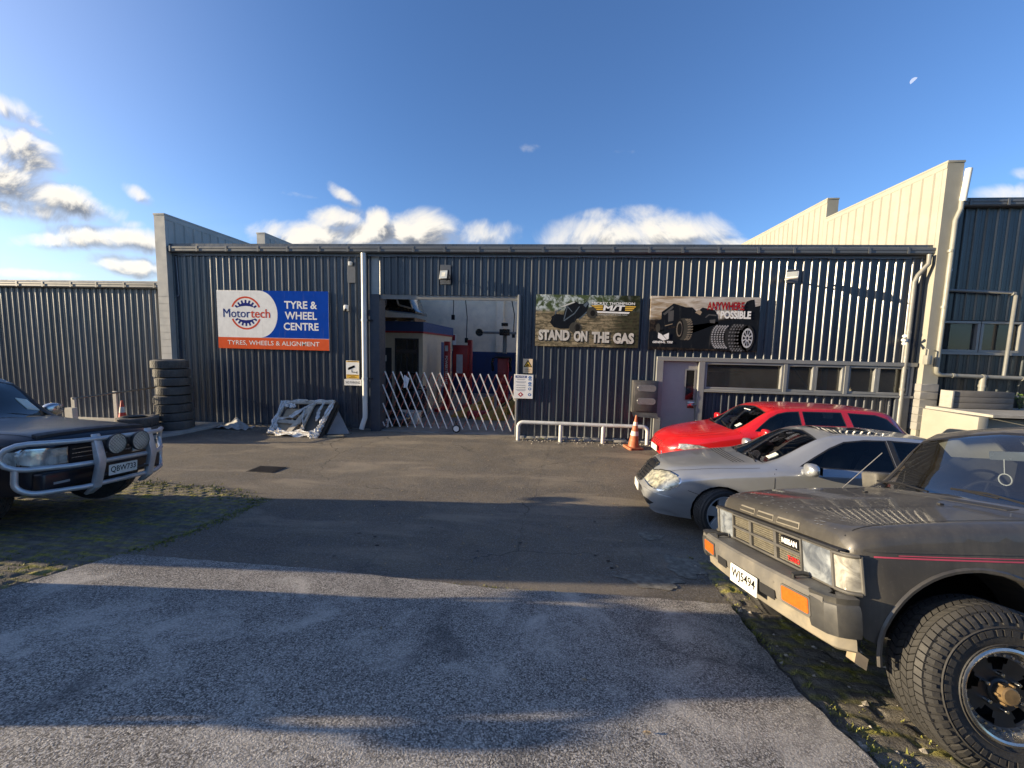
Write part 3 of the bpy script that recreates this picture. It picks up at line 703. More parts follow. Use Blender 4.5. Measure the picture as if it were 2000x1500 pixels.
# ================================================================ signs on the facade
def flatmat(name, col, rough=.6, var=.04):
    """printed vinyl: matt, slightly uneven from weather"""
    if name in MATS: return MATS[name]
    m = bpy.data.materials.new(name); m.use_nodes = True; T = NT(m.node_tree); T.n.clear()
    out = T.add('ShaderNodeOutputMaterial'); co = T.add('ShaderNodeTexCoord').outputs['Object']; v2 = max(var, .06)
    st = T.noise(T.add('ShaderNodeMapping', {0: co, 3: (6, 1, .8)}).outputs[0], 1.5, 5, .65); n = T.noise(co, 5, 5, .6)
    c = T.mix(T.ramp(n, .3, .7), tuple(x*(1-v2) for x in col), tuple(min(1, x*(1+v2)) for x in col)); c = T.mix(T.ramp(st, .55, .8, 0, .22), c, (.22, .21, .19))
    d = T.add('ShaderNodeBsdfDiffuse', {'Color': c}); T.l.new(d.outputs[0], out.inputs[0]); MATS[name] = m; return m
SW = flatmat('sign_white', (.80, .79, .75)); SBLUE = flatmat('sign_blue', (.010, .060, .36)); SORG = flatmat('sign_orange', (.66, .11, .04)); SRED = flatmat('sign_red', (.62, .09, .045))
SNAVY = flatmat('sign_navy', (.025, .035, .18)); SBLK = flatmat('sign_black', (.012, .012, .014)); SYEL = flatmat('sign_yellow', (.72, .45, .08)); SCREAM = flatmat('sign_cream', (.80, .62, .40))
class Board:
    """flat sign board; (a,b) run from its lower left corner in metres, y towards the viewer"""
    def __init__(s, name, label, cat, x0, x1, z0, z1, base, Y=10.53, th=.02, group=None):
        s.t = thing(name, label, cat, ((x0+x1)/2, Y, z0), group=group); s.x0, s.z0, s.Y = x0, z0, Y; s.w, s.h = x1-x0, z1-z0; s.k = 0
        MB().box(x0, x1, Y-th, Y, z0, z1).build('board', base, s.t, bev=.003, seg=1); s.Y = Y-th
    def fn(s, lv): return lambda a, b: (s.x0+a, s.Y-.0015*lv, s.z0+b)
    def shapes(s, name, m, polys, lv=1):
        f = s.fn(lv); mb = MB()
        for p in polys: mb.poly([f(a*s.w, b*s.h) for a, b in p])
        return mb.build_each(name, m, s.t) if name in ('badge_stripe', 'symbol', 'small_print', 'printed_lug', 'ring', 'gear') else mb.build(name, m, s.t)
    def text(s, name, m, txt, cx, cy, w=None, h=None, bold=0., lv=2, shear=0., sx=1.):
        return text_on(MB(), txt, s.fn(lv), w*s.w if w else None, h*s.h if h else None, bold, sx, shear, (cx*s.w, cy*s.h)).build(name, m, s.t)
# --- blue, white and orange tyre shop sign
xa, zt = F(427.5, 567.5); xb, _ = F(644.5, 571); _, zb = F(645, 685)
B = Board('shop_sign', 'blue, white and orange shop sign with gear emblem reading TYRE & WHEEL CENTRE', 'sign', xa, xb, zb, zt, SW)
ar = B.w/B.h
cy = .6; rr = .4
arc = ell(.385, cy, .162, .4, 30, -pi/2, pi/2)
B.shapes('blue_field', SBLUE, [arc+[(1, 1), (1, .2)]])
B.shapes('orange_band', SORG, [[(0, 0), (1, 0), (1, .195), (0, .195)]])
def ring_arc(cx, cy, r0, r1, a0, a1, n=20):
    o = [(cx+r1/ar*cos(a0+(a1-a0)*i/n), cy+r1*sin(a0+(a1-a0)*i/n)) for i in range(n+1)]
    return o+[(cx+r0/ar*cos(a0+(a1-a0)*i/n), cy+r0*sin(a0+(a1-a0)*i/n)) for i in range(n, -1, -1)]
gx, gy = .262, .615
B.shapes('ring', SRED, [ring_arc(gx, gy, .255, .285, radians(22), radians(158)), ring_arc(gx, gy, .255, .285, radians(202), radians(338))])
def gear(sgn):
    P = []; n = 7; a0, a1 = radians(25), radians(155)
    for i in range(n):
        c = a0+(a1-a0)*(i+.5)/n; d = (a1-a0)/n
        for q, r in ((-.5, .175), (-.28, .175), (-.2, .225), (.2, .225), (.28, .175), (.5, .175)):
            a = c+q*d; P.append((gx+r/ar*cos(a)*1.05, gy+sgn*r*sin(a)))
    P += [(gx-.155/ar, gy+sgn*.095), (gx-.08/ar, gy+sgn*.115), (gx, gy+sgn*.122), (gx+.08/ar, gy+sgn*.115), (gx+.155/ar, gy+sgn*.095)]
    return P
B.shapes('gear', SNAVY, [gear(1), gear(-1)])
B.text('lettering', SNAVY, 'Motor', .178, .612, w=.245, h=.148, bold=.0)
B.text('lettering', SRED, 'tech', .392, .612, w=.175, h=.15, bold=.01)
for s_, y_, w_ in (('TYRE &', .765, .29), ('WHEEL', .585, .285), ('CENTRE', .40, .31)): B.text('lettering', SW, s_, .755, y_, w=w_, h=.13, bold=.022)
B.text('lettering', SW, 'TYRES, WHEELS & ALIGNMENT', .50, .10, w=.83, h=.088, bold=.002)

def photo_mat(name, fnc):
    m = bpy.data.materials.new(name); m.use_nodes = True; T = NT(m.node_tree); T.n.clear()
    out = T.add('ShaderNodeOutputMaterial'); b = T.add('ShaderNodeBsdfPrincipled'); co = T.add('ShaderNodeTexCoord').outputs['Object']
    c = fnc(T, co); T.l.new(c, b.inputs['Base Color']); b.inputs['Roughness'].default_value = .8; b.inputs['Specular IOR Level'].default_value = .05; T.l.new(b.outputs[0], out.inputs[0]); return m
def pbx(x, y): return x/1.0, y
# --- poster with a rock-crawling buggy
def ph1(T, co):
    z = T.add('ShaderNodeSeparateXYZ', {0: co}); X, Z = z.outputs[0], z.outputs[2]
    n = T.noise(co, 4.5, 6, .65, .5); n2 = T.noise(co, 13, 5, .7, .3); st = T.noise(T.add('ShaderNodeMapping', {0: co, 3: (1.2, 1, 9)}).outputs[0], 2.2, 5, .65, .5)
    g = T.mix(T.ramp(st, .38, .62), (.10, .085, .055), (.36, .29, .18)); g = T.mix(T.ramp(n2, .45, .65, 0, .7), g, (.045, .045, .03))
    s = T.mix(T.ramp(n, .4, .55), (.50, .56, .55), (.07, .10, .045)); s = T.mix(T.ramp(n2, .5, .6, 0, .6), s, (.02, .03, .012))
    hzn = T.ramp(T.math('ADD', Z, T.math('MULTIPLY', T.math('SUBTRACT', n, .5), .25)), .86, .98)
    c = T.mix(hzn, g, s)
    rt_ = T.ramp(T.math('ADD', X, T.math('MULTIPLY', T.math('SUBTRACT', n, .5), .6)), .45, 1.0)
    c = T.mix(T.math('MULTIPLY', rt_, .85), c, T.mix(T.ramp(n2, .45, .65), (.012, .014, .010), (.05, .055, .03)))
    return c
xa, zt = F(1048, 576); xb, _ = F(1250, 578); _, zb = F(1250, 680)
B = Board('poster', 'STAND ON THE GAS poster showing a buggy climbing rocks', 'poster', xa, xb, zb, zt, photo_mat('buggy_scene', ph1), group='advertising posters on the ribbed wall')
# coordinates measured inside the poster: (0..1, 0..1)
def P1(L): return [((x-240)/1660, 1-(y-300)/840) for x, y in L]
BK = flatmat('buggy_black', (.012, .015, .02)); BG = flatmat('buggy_grey', (.10, .13, .16)); TY = flatmat('printed_tyre', (.06, .058, .05)); TYD = flatmat('printed_rim', (.018, .018, .018)); PGL = flatmat('printed_pale', (.55, .56, .52))
B.shapes('buggy_body', BK, [P1([(470, 750), (500, 690), (490, 660), (560, 610), (690, 620), (700, 560), (730, 480), (870, 400), (930, 440), (1000, 440), (1060, 395), (1090, 440), (1075, 500), (1080, 560), (1000, 640), (900, 690), (860, 760), (790, 800), (780, 850), (640, 850), (540, 830)])])
B.shapes('buggy_roof', PGL, [P1([(600, 505), (850, 405), (870, 420), (700, 490)])], 2)
B.shapes('buggy_frame', BG, [P1([(690, 700), (740, 480), (752, 482), (705, 700)]), P1([(690, 715), (860, 590), (935, 480), (945, 490), (868, 605), (700, 730)]), P1([(930, 690), (1060, 560), (1068, 572), (940, 700)]), P1([(545, 620), (560, 560), (640, 530), (640, 540), (570, 570), (558, 620)]), P1([(760, 490), (830, 570), (822, 578), (752, 500)]), P1([(1000, 460), (1060, 405), (1080, 440), (1040, 500)])], 2)
B.shapes('printed_tyre', TY, [ell(*P1([(1140, 580)])[0], 82/1660, 92/840), ell(*P1([(880, 830)])[0], 92/1660, 92/840)], 3)
B.shapes('printed_rim', TYD, [ell(*P1([(1155, 590)])[0], 38/1660, 48/840), ell(*P1([(915, 830)])[0], 42/1660, 60/840)], 4)
B.shapes('badge', SBLK, [P1([(1110, 460), (1840, 470), (1720, 595), (1230, 580)])], 1)
B.shapes('badge_stripe', SYEL, [P1([(1130+i*14, 463+i*28), (1312, 463+i*28), (1312, 481+i*28), (1140+i*14, 481+i*28)]) for i in range(3)]+[P1([(1665, 470+i*28), (1835-i*24, 470+i*28), (1825-i*24, 488+i*28), (1665, 488+i*28)]) for i in range(3)], 2)
B.shapes('badge_bar', SW, [P1([(1210, 555), (1745, 565), (1725, 592), (1235, 582)])], 2)
q = P1([(1475, 430)])[0]; B.text('lettering', SW, 'MICKEY THOMPSON', *q, w=.41, h=.05, bold=.02, lv=3)
q = P1([(1490, 502)])[0]; B.text('lettering', SW, 'M/T', *q, w=.21, h=.105, bold=.04, lv=3, shear=.1)
q = P1([(1470, 612)])[0]; B.text('lettering', PGL, 'LEGENDARY OFF-ROAD TIRES', *q, w=.28, h=.022, lv=3)
LET = flatmat('poster_letter', (.56, .53, .47), var=.15)
def cond(txt, cx, w, cyy): q = P1([(cx, cyy)])[0]; B.text('lettering', LET, txt, *q, w=w, h=.21, bold=.055, lv=4)
def shd(txt, cx, w, cyy): q = P1([(cx+8, cyy+10)])[0]; B.text('lettering_shadow', SBLK, txt, *q, w=w*1.02, h=.225, bold=.075, lv=3)
for a in (('STAND', 545, .305, 958), ('ON', 975, .132, 968), ('THE', 1295, .168, 978), ('GAS', 1660, .20, 988)): shd(*a); cond(*a)
# --- poster with a black off-roader and two tyres
def ph2(T, co):
    z = T.add('ShaderNodeSeparateXYZ', {0: co}); X, Z = z.outputs[0], z.outputs[2]
    st = T.noise(T.add('ShaderNodeMapping', {0: co, 2: (0, .2, 0), 3: (1.1, 1, 5)}).outputs[0], 2.0, 6, .62, .8); n2 = T.noise(co, 12, 5, .7, .4); n = T.noise(co, 2.5, 5, .6)
    sky = T.mix(T.ramp(st, .35, .68), (.30, .22, .13), (.62, .56, .47)); sky = T.mix(T.ramp(X, -.6, .2, 0, .4), sky, (.45, .46, .47))
    gr = T.mix(T.ramp(n2, .4, .7), (.010, .010, .012), (.055, .042, .032))
    h = T.math('ADD', Z, T.math('MULTIPLY', T.math('SUBTRACT', n, .5), .22)); h = T.math('SUBTRACT', h, T.math('MULTIPLY', T.ramp(X, .1, 1.3), .22))
    return T.mix(T.ramp(h, .72, .84), gr, sky)
xa, zt = F(1270, 579); xb, _ = F(1483, 583); _, zb = F(1478, 687)
B = Board('poster', 'ANYWHERE IS POSSIBLE poster with a black off-road vehicle and two big tyres', 'poster', xa, xb, zb, zt, photo_mat('offroad_scene', ph2), group='advertising posters on the ribbed wall')
def P2(L): return [((x-150)/1690, 1-(y-325)/830) for x, y in L]
B.shapes('vehicle_silhouette', BK, [P2([(260, 830), (270, 700), (330, 680), (330, 570), (510, 435), (700, 490), (800, 490), (880, 560), (960, 490), (1150, 530), (1200, 600), (1220, 740), (1100, 780), (800, 900), (700, 830), (500, 780), (330, 880)]), P2([(1580, 480), (1630, 390), (1690, 365), (1740, 360), (1760, 470), (1835, 450), (1835, 1145), (150, 1110), (150, 880), (330, 850), (1220, 700), (1560, 650)])], 1)
B.shapes('dust_glow', flatmat('printed_dust', (.34, .27, .19)), [P2([(850, 570), (900, 520), (955, 560), (930, 610)])], 2); B.shapes('vehicle_sill', flatmat('printed_dust', (.34, .27, .19)), [P2([(390, 780), (510, 745), (510, 755), (395, 790)])], 2)
B.shapes('vehicle_panel', flatmat('printed_midgrey', (.09, .09, .09)), [P2([(350, 600), (500, 470), (510, 500), (380, 620)]), P2([(430, 560), (520, 540), (520, 700), (440, 720)]), P2([(1010, 640), (1060, 590), (1170, 600), (1190, 620), (1070, 610), (1020, 650)]), P2([(1080, 680), (1170, 670), (1165, 730), (1090, 725)])], 2)
TP = flatmat('printed_tread', (.20, .17, .13)); TG = flatmat('printed_tyre_grey', (.03, .031, .033)); RIMW = flatmat('printed_alloy', (.48, .49, .5)); TL = flatmat('printed_lug', (.15, .15, .155))
B.shapes('printed_tyre', TY, [ell(*P2([(680, 830)])[0], 122/1690, 172/830), ell(*P2([(285, 820)])[0], 36/1690, 72/830)], 3)
B.shapes('printed_lug', TP, [P2([(690+60*cos(a)+r*70, 828+168*sin(a)*.95), (735+60*cos(a)+r*50, 820+168*sin(a)*.95), (738+60*cos(a)+r*50, 836+168*sin(a)*.95), (692+60*cos(a)+r*70, 846+168*sin(a)*.95)]) for i in range(11) for a in [-1.35+i*.27] for r in (0, .7)], 4)
B.shapes('printed_rim', TYD, [ell(*P2([(620, 830)])[0], 62/1690, 158/830)], 4)
B.shapes('printed_rim', TP, [P2([(x, y) for x, y in ell(620, 830, 46, 120)]) ], 5)
B.shapes('printed_rim', TYD, [ell(*P2([(622, 830)])[0], 34/1690, 95/830)], 6)
def ptyre(cx, cy, w, h, rx, ry, rimx, lug, n, alloy):
    B.shapes('printed_tyre', TG, [P2(ell(cx, cy, w, h))+[], P2([(cx, cy-h), (rimx, cy-ry*1.3), (rimx, cy+ry*1.3), (cx, cy+h)]), P2(ell(rimx, cy, rx*1.3, ry*1.3))], 7 if alloy else 5)
    L = []
    for i in range(n):
        a = -1.25+2.5*i/(n-1)
        for r in range(4 if alloy else 5):
            x = cx-w*.85*cos(a)+r*w*.36; y = cy+h*.93*sin(a); L.append(P2([(x, y-9), (x+w*.22, y-16), (x+w*.24, y+6), (x+w*.03, y+13)]))
    B.shapes('printed_lug', lug, L, 8 if alloy else 6)
    if alloy:
        B.shapes('printed_rim', RIMW, [P2(ell(rimx, cy, rx, ry))], 9)
        B.shapes('printed_rim', TYD, [P2([(rimx+rx*.86*cos(a+d)*r_, cy+ry*.86*sin(a+d)*r_) for d, r_ in ((-.2, .95), (.2, .95), (.13, .42), (-.13, .42))]) for a in [i*pi/5 for i in range(10)]]+[P2(ell(rimx, cy, rx*.16, ry*.16))], 10)
ptyre(1215, 940, 115, 190, 50, 130, 1330, flatmat('printed_lug_pale', (.33, .33, .34)), 13, False)
ptyre(1480, 950, 120, 222, 84, 152, 1672, TL, 10, True)
CRIM = flatmat('printed_crimson', (.33, .012, .02))
q = P2([(1310, 465)])[0]; B.text('lettering', CRIM, 'ANYWHERE', *q, w=.335, h=.15, bold=.03, lv=11)
q = P2([(1203, 567)])[0]; B.text('lettering', SW, 'IS', *q, w=.025, h=.055, bold=.02, lv=11)
q = P2([(1470, 598)])[0]; B.text('lettering', SW, 'POSSIBLE', *q, w=.275, h=.145, bold=.045, lv=11)
q = P2([(370, 1038)])[0]; B.text('lettering', SW, 'GENERAL TIRE', *q, w=.19, h=.042, bold=.04, lv=11, shear=.25)
B.shapes('emblem', SW, [P2([(290, 890), (345, 915), (430, 1000), (375, 1015), (290, 975)]), P2([(370, 930), (460, 890), (460, 985), (435, 998)])], 11)
# --- camera warning and NO PARKING plates
xa, zt = F(678, 704); xb, zb = F(704, 740)
B = Board('camera_warning_sign', 'small white and orange sign with a camera symbol left of the white downpipe', 'sign', xa, xb, zb, zt, SW, 10.54, .006)
B.shapes('camera_symbol', SBLK, [[(.18, .62), (.62, .75), (.68, .64), (.24, .50)], [(.12, .56), (.2, .6), (.25, .52), (.16, .48)], [(.42, .52), (.46, .52), (.46, .40), (.84, .37), (.84, .34), (.42, .36)], [(.80, .42), (.84, .42), (.84, .29), (.80, .29)]], 2)
B.shapes('orange_band', SYEL, [[(.02, .02), (.98, .02), (.98, .24), (.02, .24)], [(.02, .92), (.98, .92), (.98, .985), (.02, .985)]])
MUD = flatmat('sign_small_print', (.16, .08, .03))
B.shapes('small_print', MUD, [[(.1, .19), (.9, .19), (.9, .215), (.1, .215)], [(.35, .12), (.65, .12), (.65, .145), (.35, .145)], [(.2, .06), (.8, .06), (.8, .085), (.2, .085)], [(.15, .94), (.85, .94), (.85, .97), (.15, .97)]], 2)
xa, zt = F(675, 740); xb, zb = F(708.5, 753)
B = Board('no_parking_sign', 'white plate reading NO PARKING under the camera warning sign', 'sign', xa, xb, zb, zt, SW, 10.535, .006)
B.text('lettering', flatmat('faded_black', (.10, .10, .09)), 'NO PARKING', .5, .5, w=.84, h=.4)
# --- notice board and yellow warning
xa, zt = F(1005, 730.5); xb, zb = F(1040.5, 778)
B = Board('notice_sign', 'white NOTICE safety board with blue symbols beside the roller doorway', 'sign', xa, xb, zb, zt, SW, 10.50, .008)
SB2 = flatmat('notice_blue', (.03, .07, .24)); SB3 = flatmat('notice_symbol_blue', (.05, .16, .40))
B.shapes('title_band', SB2, [[(.07, .86), (.66, .86), (.66, .955), (.07, .955)]]); B.text('lettering', SW, 'NOTICE', .365, .908, w=.46, h=.06, bold=.02)
SG = flatmat('notice_print', (.25, .27, .33))
B.shapes('small_print', SG, [[(.36-w/2, y), (.36+w/2, y), (.36+w/2, y+.014), (.36-w/2, y+.014)] for y, w in ((.80, .45), (.77, .36), (.70, .55), (.67, .5), (.64, .38), (.56, .45), (.53, .5), (.37, .55), (.34, .5), (.31, .36))])
B.text('lettering', SBLK, 'DO NOT ENTER', .36, .455, w=.5, h=.035, bold=.01)
B.shapes('symbol', SB3, [[(x, y) for x, y in ell(.83, cy_, .085, .058)] for cy_ in (.885, .64, .41, .17)]+[[(.75, .765), (.92, .765), (.92, .81), (.75, .81)], [(.75, .525), (.92, .525), (.92, .565), (.75, .565)]])
B.shapes('symbol_mark', SW, [[(x, y) for x, y in ell(.83, cy_, .04, .03)] for cy_ in (.41, .17)]+[[(.80, .88), (.86, .88), (.86, .89), (.80, .89)], [(.82, .62), (.84, .62), (.84, .67), (.82, .67)]], 2)
B.shapes('hazard_diamond', flatmat('hazard_red', (.42, .03, .04)), [[(.36, .06), (.50, .165), (.36, .27), (.22, .165)]]); B.shapes('flame_mark', SW, [[(.32, .13), (.40, .13), (.41, .17), (.36, .22), (.31, .17)]], 2)
xa, zt = F(1022, 700.5); xb, zb = F(1040, 729)
B = Board('forklift_warning_sign', 'small cream sign with a black warning triangle above the NOTICE board', 'sign', xa, xb, zb, zt, SCREAM, 10.55, .006)
B.shapes('triangle', SBLK, [[(.5, .93), (.95, .43), (.05, .43)]]); B.shapes('triangle_field', SYEL, [[(.5, .83), (.82, .48), (.18, .48)]], 2)
B.shapes('symbol_mark', SBLK, [[(.33, .52), (.67, .52), (.62, .60), (.52, .64), (.36, .58)]], 3)
B.text('lettering', MUD, 'FORKLIFTS', .5, .27, w=.6, h=.08); B.text('lettering', MUD, 'IN USE', .5, .14, w=.42, h=.08)

# ================================================================ lamps, camera, meter box
def floodlight(label, px, py, s, tilt, turn, side):
    x, z = F(px, py, 10.4); t = thing('floodlight', label, 'floodlight', (x, 10.5, z), group='floodlights on the ribbed wall')
    R = Matrix.Translation((x, 10.30, z)) @ Matrix.Rotation(turn, 4, 'Z') @ Matrix.Rotation(tilt, 4, 'X')
    def put(mb): mb.v = [tuple(R @ Vector(p)) for p in mb.v]; return mb
    put(MB().box(-s*.5, s*.5, -.02, .05, -s*.5, s*.5)).build('housing', mat('lamp_black', (.02, .02, .021), .45), t, bev=.01)
    put(MB().box(-s*.42, s*.42, -.028, -.02, -s*.42, s*.42)).build('lens', mat('lamp_lens', (.42, .44, .42), .2, .3, .05), t)
    put(MB().box(-s*.22, s*.22, -.031, -.028, -s*.22, s*.22)).build('led_panel', mat('led_panel', (.55, .55, .50), .3), t)
    MB().tube([(x, 10.32, z-.02), (x+.04, 10.40, z-.12), (x+.08, 10.5, z-.08), (x+.08, 10.56, z-.08)], .016, 6).build('mounting_arm', MATS['lamp_black'], t)
    put(MB().tube([(-s*.6, .03, 0), (-s*.6, .1, -.08), (s*.6, .1, -.08), (s*.6, .03, 0)], .012, 6)).build('yoke', MATS['lamp_black'], t)
    return t
floodlight('black square floodlight above the middle of the roller doorway', 869, 538, .25, radians(-12), radians(-14), 1)
t = thing('floodlight', 'white wedge shaped floodlight high on the wall between the posters and the right corner', 'floodlight', (6.05, 10.5, 4.3), group='floodlights on the ribbed wall')
x, z = F(1548, 537, 10.25)
R = Matrix.Translation((x, 10.27, z)) @ Matrix.Rotation(radians(-35), 4, 'Z') @ Matrix.Rotation(radians(-38), 4, 'X')
mb = MB().box(-.13, .13, -.02, .04, -.1, .1); mb.v = [tuple(R @ Vector(p)) for p in mb.v]; mb.build('housing', mat('lamp_white', (.7, .7, .68), .35), t, bev=.012)
mb = MB().box(-.11, .11, -.026, -.02, -.08, .08); mb.v = [tuple(R @ Vector(p)) for p in mb.v]; mb.build('lens', MATS['lamp_lens'], t)
MB().tube([(x, 10.3, z-.02), (x+.02, 10.42, z-.06), (x+.02, 10.56, z-.06)], .022, 8).build('mounting_arm', MATS['lamp_white'], t)
x, z = F(676, 602, 10.5); t = thing('security_camera', 'white rounded security camera on the wall left of the downpipe', 'camera', (x, 10.5, z-.1))
MB().box(x-.06, x+.055, 10.46, 10.57, z-.08, z+.09).build('housing', MATS['lamp_white'], t, bev=.03, seg=4)
MB().lathe([(0, -.03), (.03, -.025), (.045, 0)], 16, Matrix.Translation((x+.005, 10.455, z-.05))).build('lens', mat('lens_black', (.01, .01, .01), .1), t, smooth=True)
x, z = F(1767, 664, 10.45); t = thing('twin_spotlight', 'small white twin spotlight near the right hand downpipe', 'spotlight', (x, 10.5, z))
for dz in (.07, -.07): MB().tube([(x+.06, 10.48, z), (x-.02, 10.42, z+dz*.7), (x-.09, 10.36, z+dz*1.3)], .03, 10, rs=[.015, .03, .042]).build('lamp_head', MATS['lamp_white'], t, smooth=True)
MB().tube([(x+.06, 10.48, z), (x+.06, 10.57, z)], .045, 10).build('base', MATS['lamp_white'], t)
x, z = F(1861, 526, 10.4); t = thing('bulkhead_lamp', 'small white round lamp on the dark neighbour building under its gutter', 'lamp', (x, 10.5, z))
MB().lathe([(0, -.1), (.06, -.09), (.085, -.05), (.09, 0)], 16, Matrix.Translation((x, 10.56, z))).build('shade', MATS['lamp_white'], t, smooth=True)
x, z = F(1810, 703, 10.3); t = thing('junction_box', 'pale junction box on the right party wall beside the drain pipe', 'box', (x, 10.3, z-.1))
MB().box(x-.06, x+.05, 10.22, 10.34, z-.11, z+.11).build('housing', MATS['stone_pipe'], t, bev=.012); MB().tube([(x, 10.28, z+.1), (x+.0, 10.28, z+.25), (x-.06, 10.33, z+.28)], .016, 8).build('conduit', MATS['stone_pipe'], t)
# meter box
t = thing('meter_box', 'grey meter box with two rounded windows beside the entrance door', 'meter box', (2.58, 10.4, .8))
MB().box(2.27, 2.9, 10.36, 10.57, .80, 1.63).build('cabinet', mat('meter_grey', (.055, .054, .053), .5, 0, .08, 3, dirt=(.16, .15, .14)), t, bev=.008)
d = MB().box(2.30, 2.885, 10.335, 10.358, .84, 1.60).build('door', MATS['meter_grey'], t, bev=.008)
for cz in (1.44, 1.10):
    P = rrect(2.61, cz, .235, .085, .08); MB().prism(P, lambda a, b, dd: (a, 10.335-dd, b), 0, .012).build('meter_window', mat('meter_glass', (.2, .2, .2), .2, .2, .1), d, bev=.004, seg=1)
MB().add([(2.27, 10.36, .80), (2.9, 10.36, .80), (2.9, 10.2, .68), (2.27, 10.2, .72), (2.27, 10.36, .78), (2.9, 10.36, .78)], [(0, 1, 2, 3), (3, 2, 5, 4)]).build('lower_flap', MATS['meter_grey'], t)

# ================================================================ bent tube barrier
t = thing('tube_barrier', 'white galvanised tube barrier along the foot of the wall right of the roller doorway', 'barrier', (1.1, 10.2, 0))
GW = mat('barrier_white', (.60, .60, .57), .5, 0, .08, 6, dirt=(.36, .34, .30), dscale=5, damt=.5)
yb, zt = 10.2, .46
xl, xr_ = F(1012, 840, yb)[0], F(1265, 840, yb)[0]
P = [(xl, yb, -.05)]+[(xl+.13-.13*cos(a), yb, zt-.13+.13*sin(a)) for a in [pi/2*i/6 for i in range(7)]]+[(xr_-.13+.13*sin(a), yb, zt-.13+.13*cos(a)) for a in [pi/2*i/6 for i in range(7)]]+[(xr_, yb, -.05)]
MB().tube(P, .05, 14).build('rail', GW, t, smooth=True, ang=60)
for px in (1095, 1178):
    x = F(px, 840, yb)[0]; MB().tube([(x, yb, -.05), (x, yb, zt-.02)], .048, 14).build('post', GW, t, smooth=True)
for px in (1012, 1095, 1178, 1265):
    x = F(px, 840, yb)[0]; MB().lathe([(0, 0), (.18, 0), (.16, .02), (.07, .045)], 12, Matrix.Translation((x, yb, hz(x, yb)-.01)) @ Matrix.Rotation(pi/2, 4, 'X') @ Matrix.Scale(-1, 4, (0, 1, 0))).build('footing', CONC, t)
# ================================================================ cones
def cone(label, x, y, z, h, r, bands, mcol, tilt=0):
    t = thing('traffic_cone', label, 'cone', (x, y, z), (tilt, tilt*.6, .3), group='traffic cones')
    M_ = PM(t)
    def put(mb): mb.v = [tuple(M_ @ Vector((p[0], p[2] if False else p[1], p[2]))) for p in mb.v]; return mb
    Z = Matrix.Rotation(pi/2, 4, 'X')
    prof = [(r*1.0, .05), (r*.96, .06)]+[(r*(1-.86*k/10), .05+(h-.05)*k/10) for k in range(1, 11)]+[(r*.08, h), (0, h)]
    put(MB().lathe(prof, 24, Z)).build('body', mcol, t, smooth=True)
    put(MB().prism(rrect(0, 0, r*1.45, r*1.45, r*.4), lambda a, b, d: (a, b, d), -.01, .05)).build('base', mcol, t, bev=.008)
    for z0, z1 in bands:
        q = [(r*(1-.86*(zz-.05)/(h-.05))+.004, zz) for zz in (z0, (z0+z1)/2, z1)]
        put(MB().lathe(q, 24, Z)).build('reflective_band', mat('cone_band', (.62, .58, .5), .5, 0, .15, 12, dirt=(.35, .28, .2)), t, smooth=True)
    return t
x = F(1236, 870, 9.9)[0]
cone('weathered orange traffic cone leaning by the tube barrier under the meter box', x, 9.85, hz(x, 9.85)-.005, .84, .135, [(.33, .44), (.58, .67)], mat('cone_orange', (.40, .125, .05), .6, 0, .2, 9, dirt=(.22, .12, .07), dscale=4, damt=.7), radians(2.5))
# red and white cone by the left handrail
d = ray(239, 800); P = CP+d*(9.0/d.y)
cone('red and white traffic cone behind the bull bar beside the handrail', P.x, 9.0, hz(P.x, 9.0), .92, .14, [(.30, .46), (.62, .76)], mat('cone_red', (.62, .05, .03), .5, 0, .15, 9, dirt=(.3, .08, .05)))
# ================================================================ handrail along the drop on the left
HR = mat('handrail_cream', (.50, .47, .40), .6, 0, .12, 5, dirt=(.3, .25, .18), damt=.5)
t = thing('handrail', 'thin handrail with flat pale posts running from the party wall towards the bull bar vehicle', 'handrail', (-11.4, 9.5, 0))
P0 = CP+ray(140, 779)*1; d = ray(140, 779); A_ = CP+d*(8.35/d.y); d = ray(335, 752); B_ = CP+d*(10.3/d.y)
MB().tube([A_, B_], .022, 8).build('top_rail', mat('rail_brown', (.2, .17, .13), .6, .2, .2, 8), t)
for px, y in ((142, 8.38), (224, 9.2), (322, 10.15)):
    d = ray(px, 790); x = (CP+d*(y/d.y)).x; zz = A_.z+(B_.z-A_.z)*(y-8.35)/(10.3-8.35)
    MB().box(x-.03, x+.07, y-.012, y+.03, -.3, zz+.02).build('post', HR, t, bev=.004, seg=1)
d = ray(128, 800); P = CP+d*(8.2/d.y)
MB().box(P.x-.1, P.x+.1, 8.25, 8.36, -.3, P.z+.03).build('end_block', HR, t)
# ================================================================ folding gate across the roller doorway
GY = 10.68
t = thing('folding_gate', 'white and red expanding trellis gate across the open roller doorway', 'gate', (-2.7, GY, 0))
GWH = mat('gate_white', (.74, .73, .70), .4, .1, .06, 8, dirt=(.4, .38, .36), damt=.3); GRD = mat('gate_red', (.30, .07, .05), .45, 0, .15, 8)
zb_, ztp = .10, 1.66
x0g, x1g = dx0+.03, dx1-.02
N = 17; st = (F(986.6, 718, GY)[0]-F(753, 711, GY)[0])/15
xs0 = F(752, 711, GY)[0]
def clipbar(xa, za, xb, zb, y, m, name, wd=.016):
    # keep the bar inside the opening
    if xb < xa: xa, za, xb, zb = xb, zb, xa, za
    if xb < x0g or xa > x1g: return
    if xa < x0g: za += (zb-za)*(x0g-xa)/(xb-xa); xa = x0g
    if xb > x1g: zb = za+(zb-za)*(x1g-xa)/(xb-xa); xb = x1g
    a, b = Vector((xa, y, za)), Vector((xb, y, zb)); d = (b-a).normalized(); n = d.cross(Vector((0, 1, 0)))
    if (b-a).length < .08: return
    MB().obox((a+b)/2, (b-a)/2, (0, .006, 0), n*wd).build(name, m, t)
run = .66
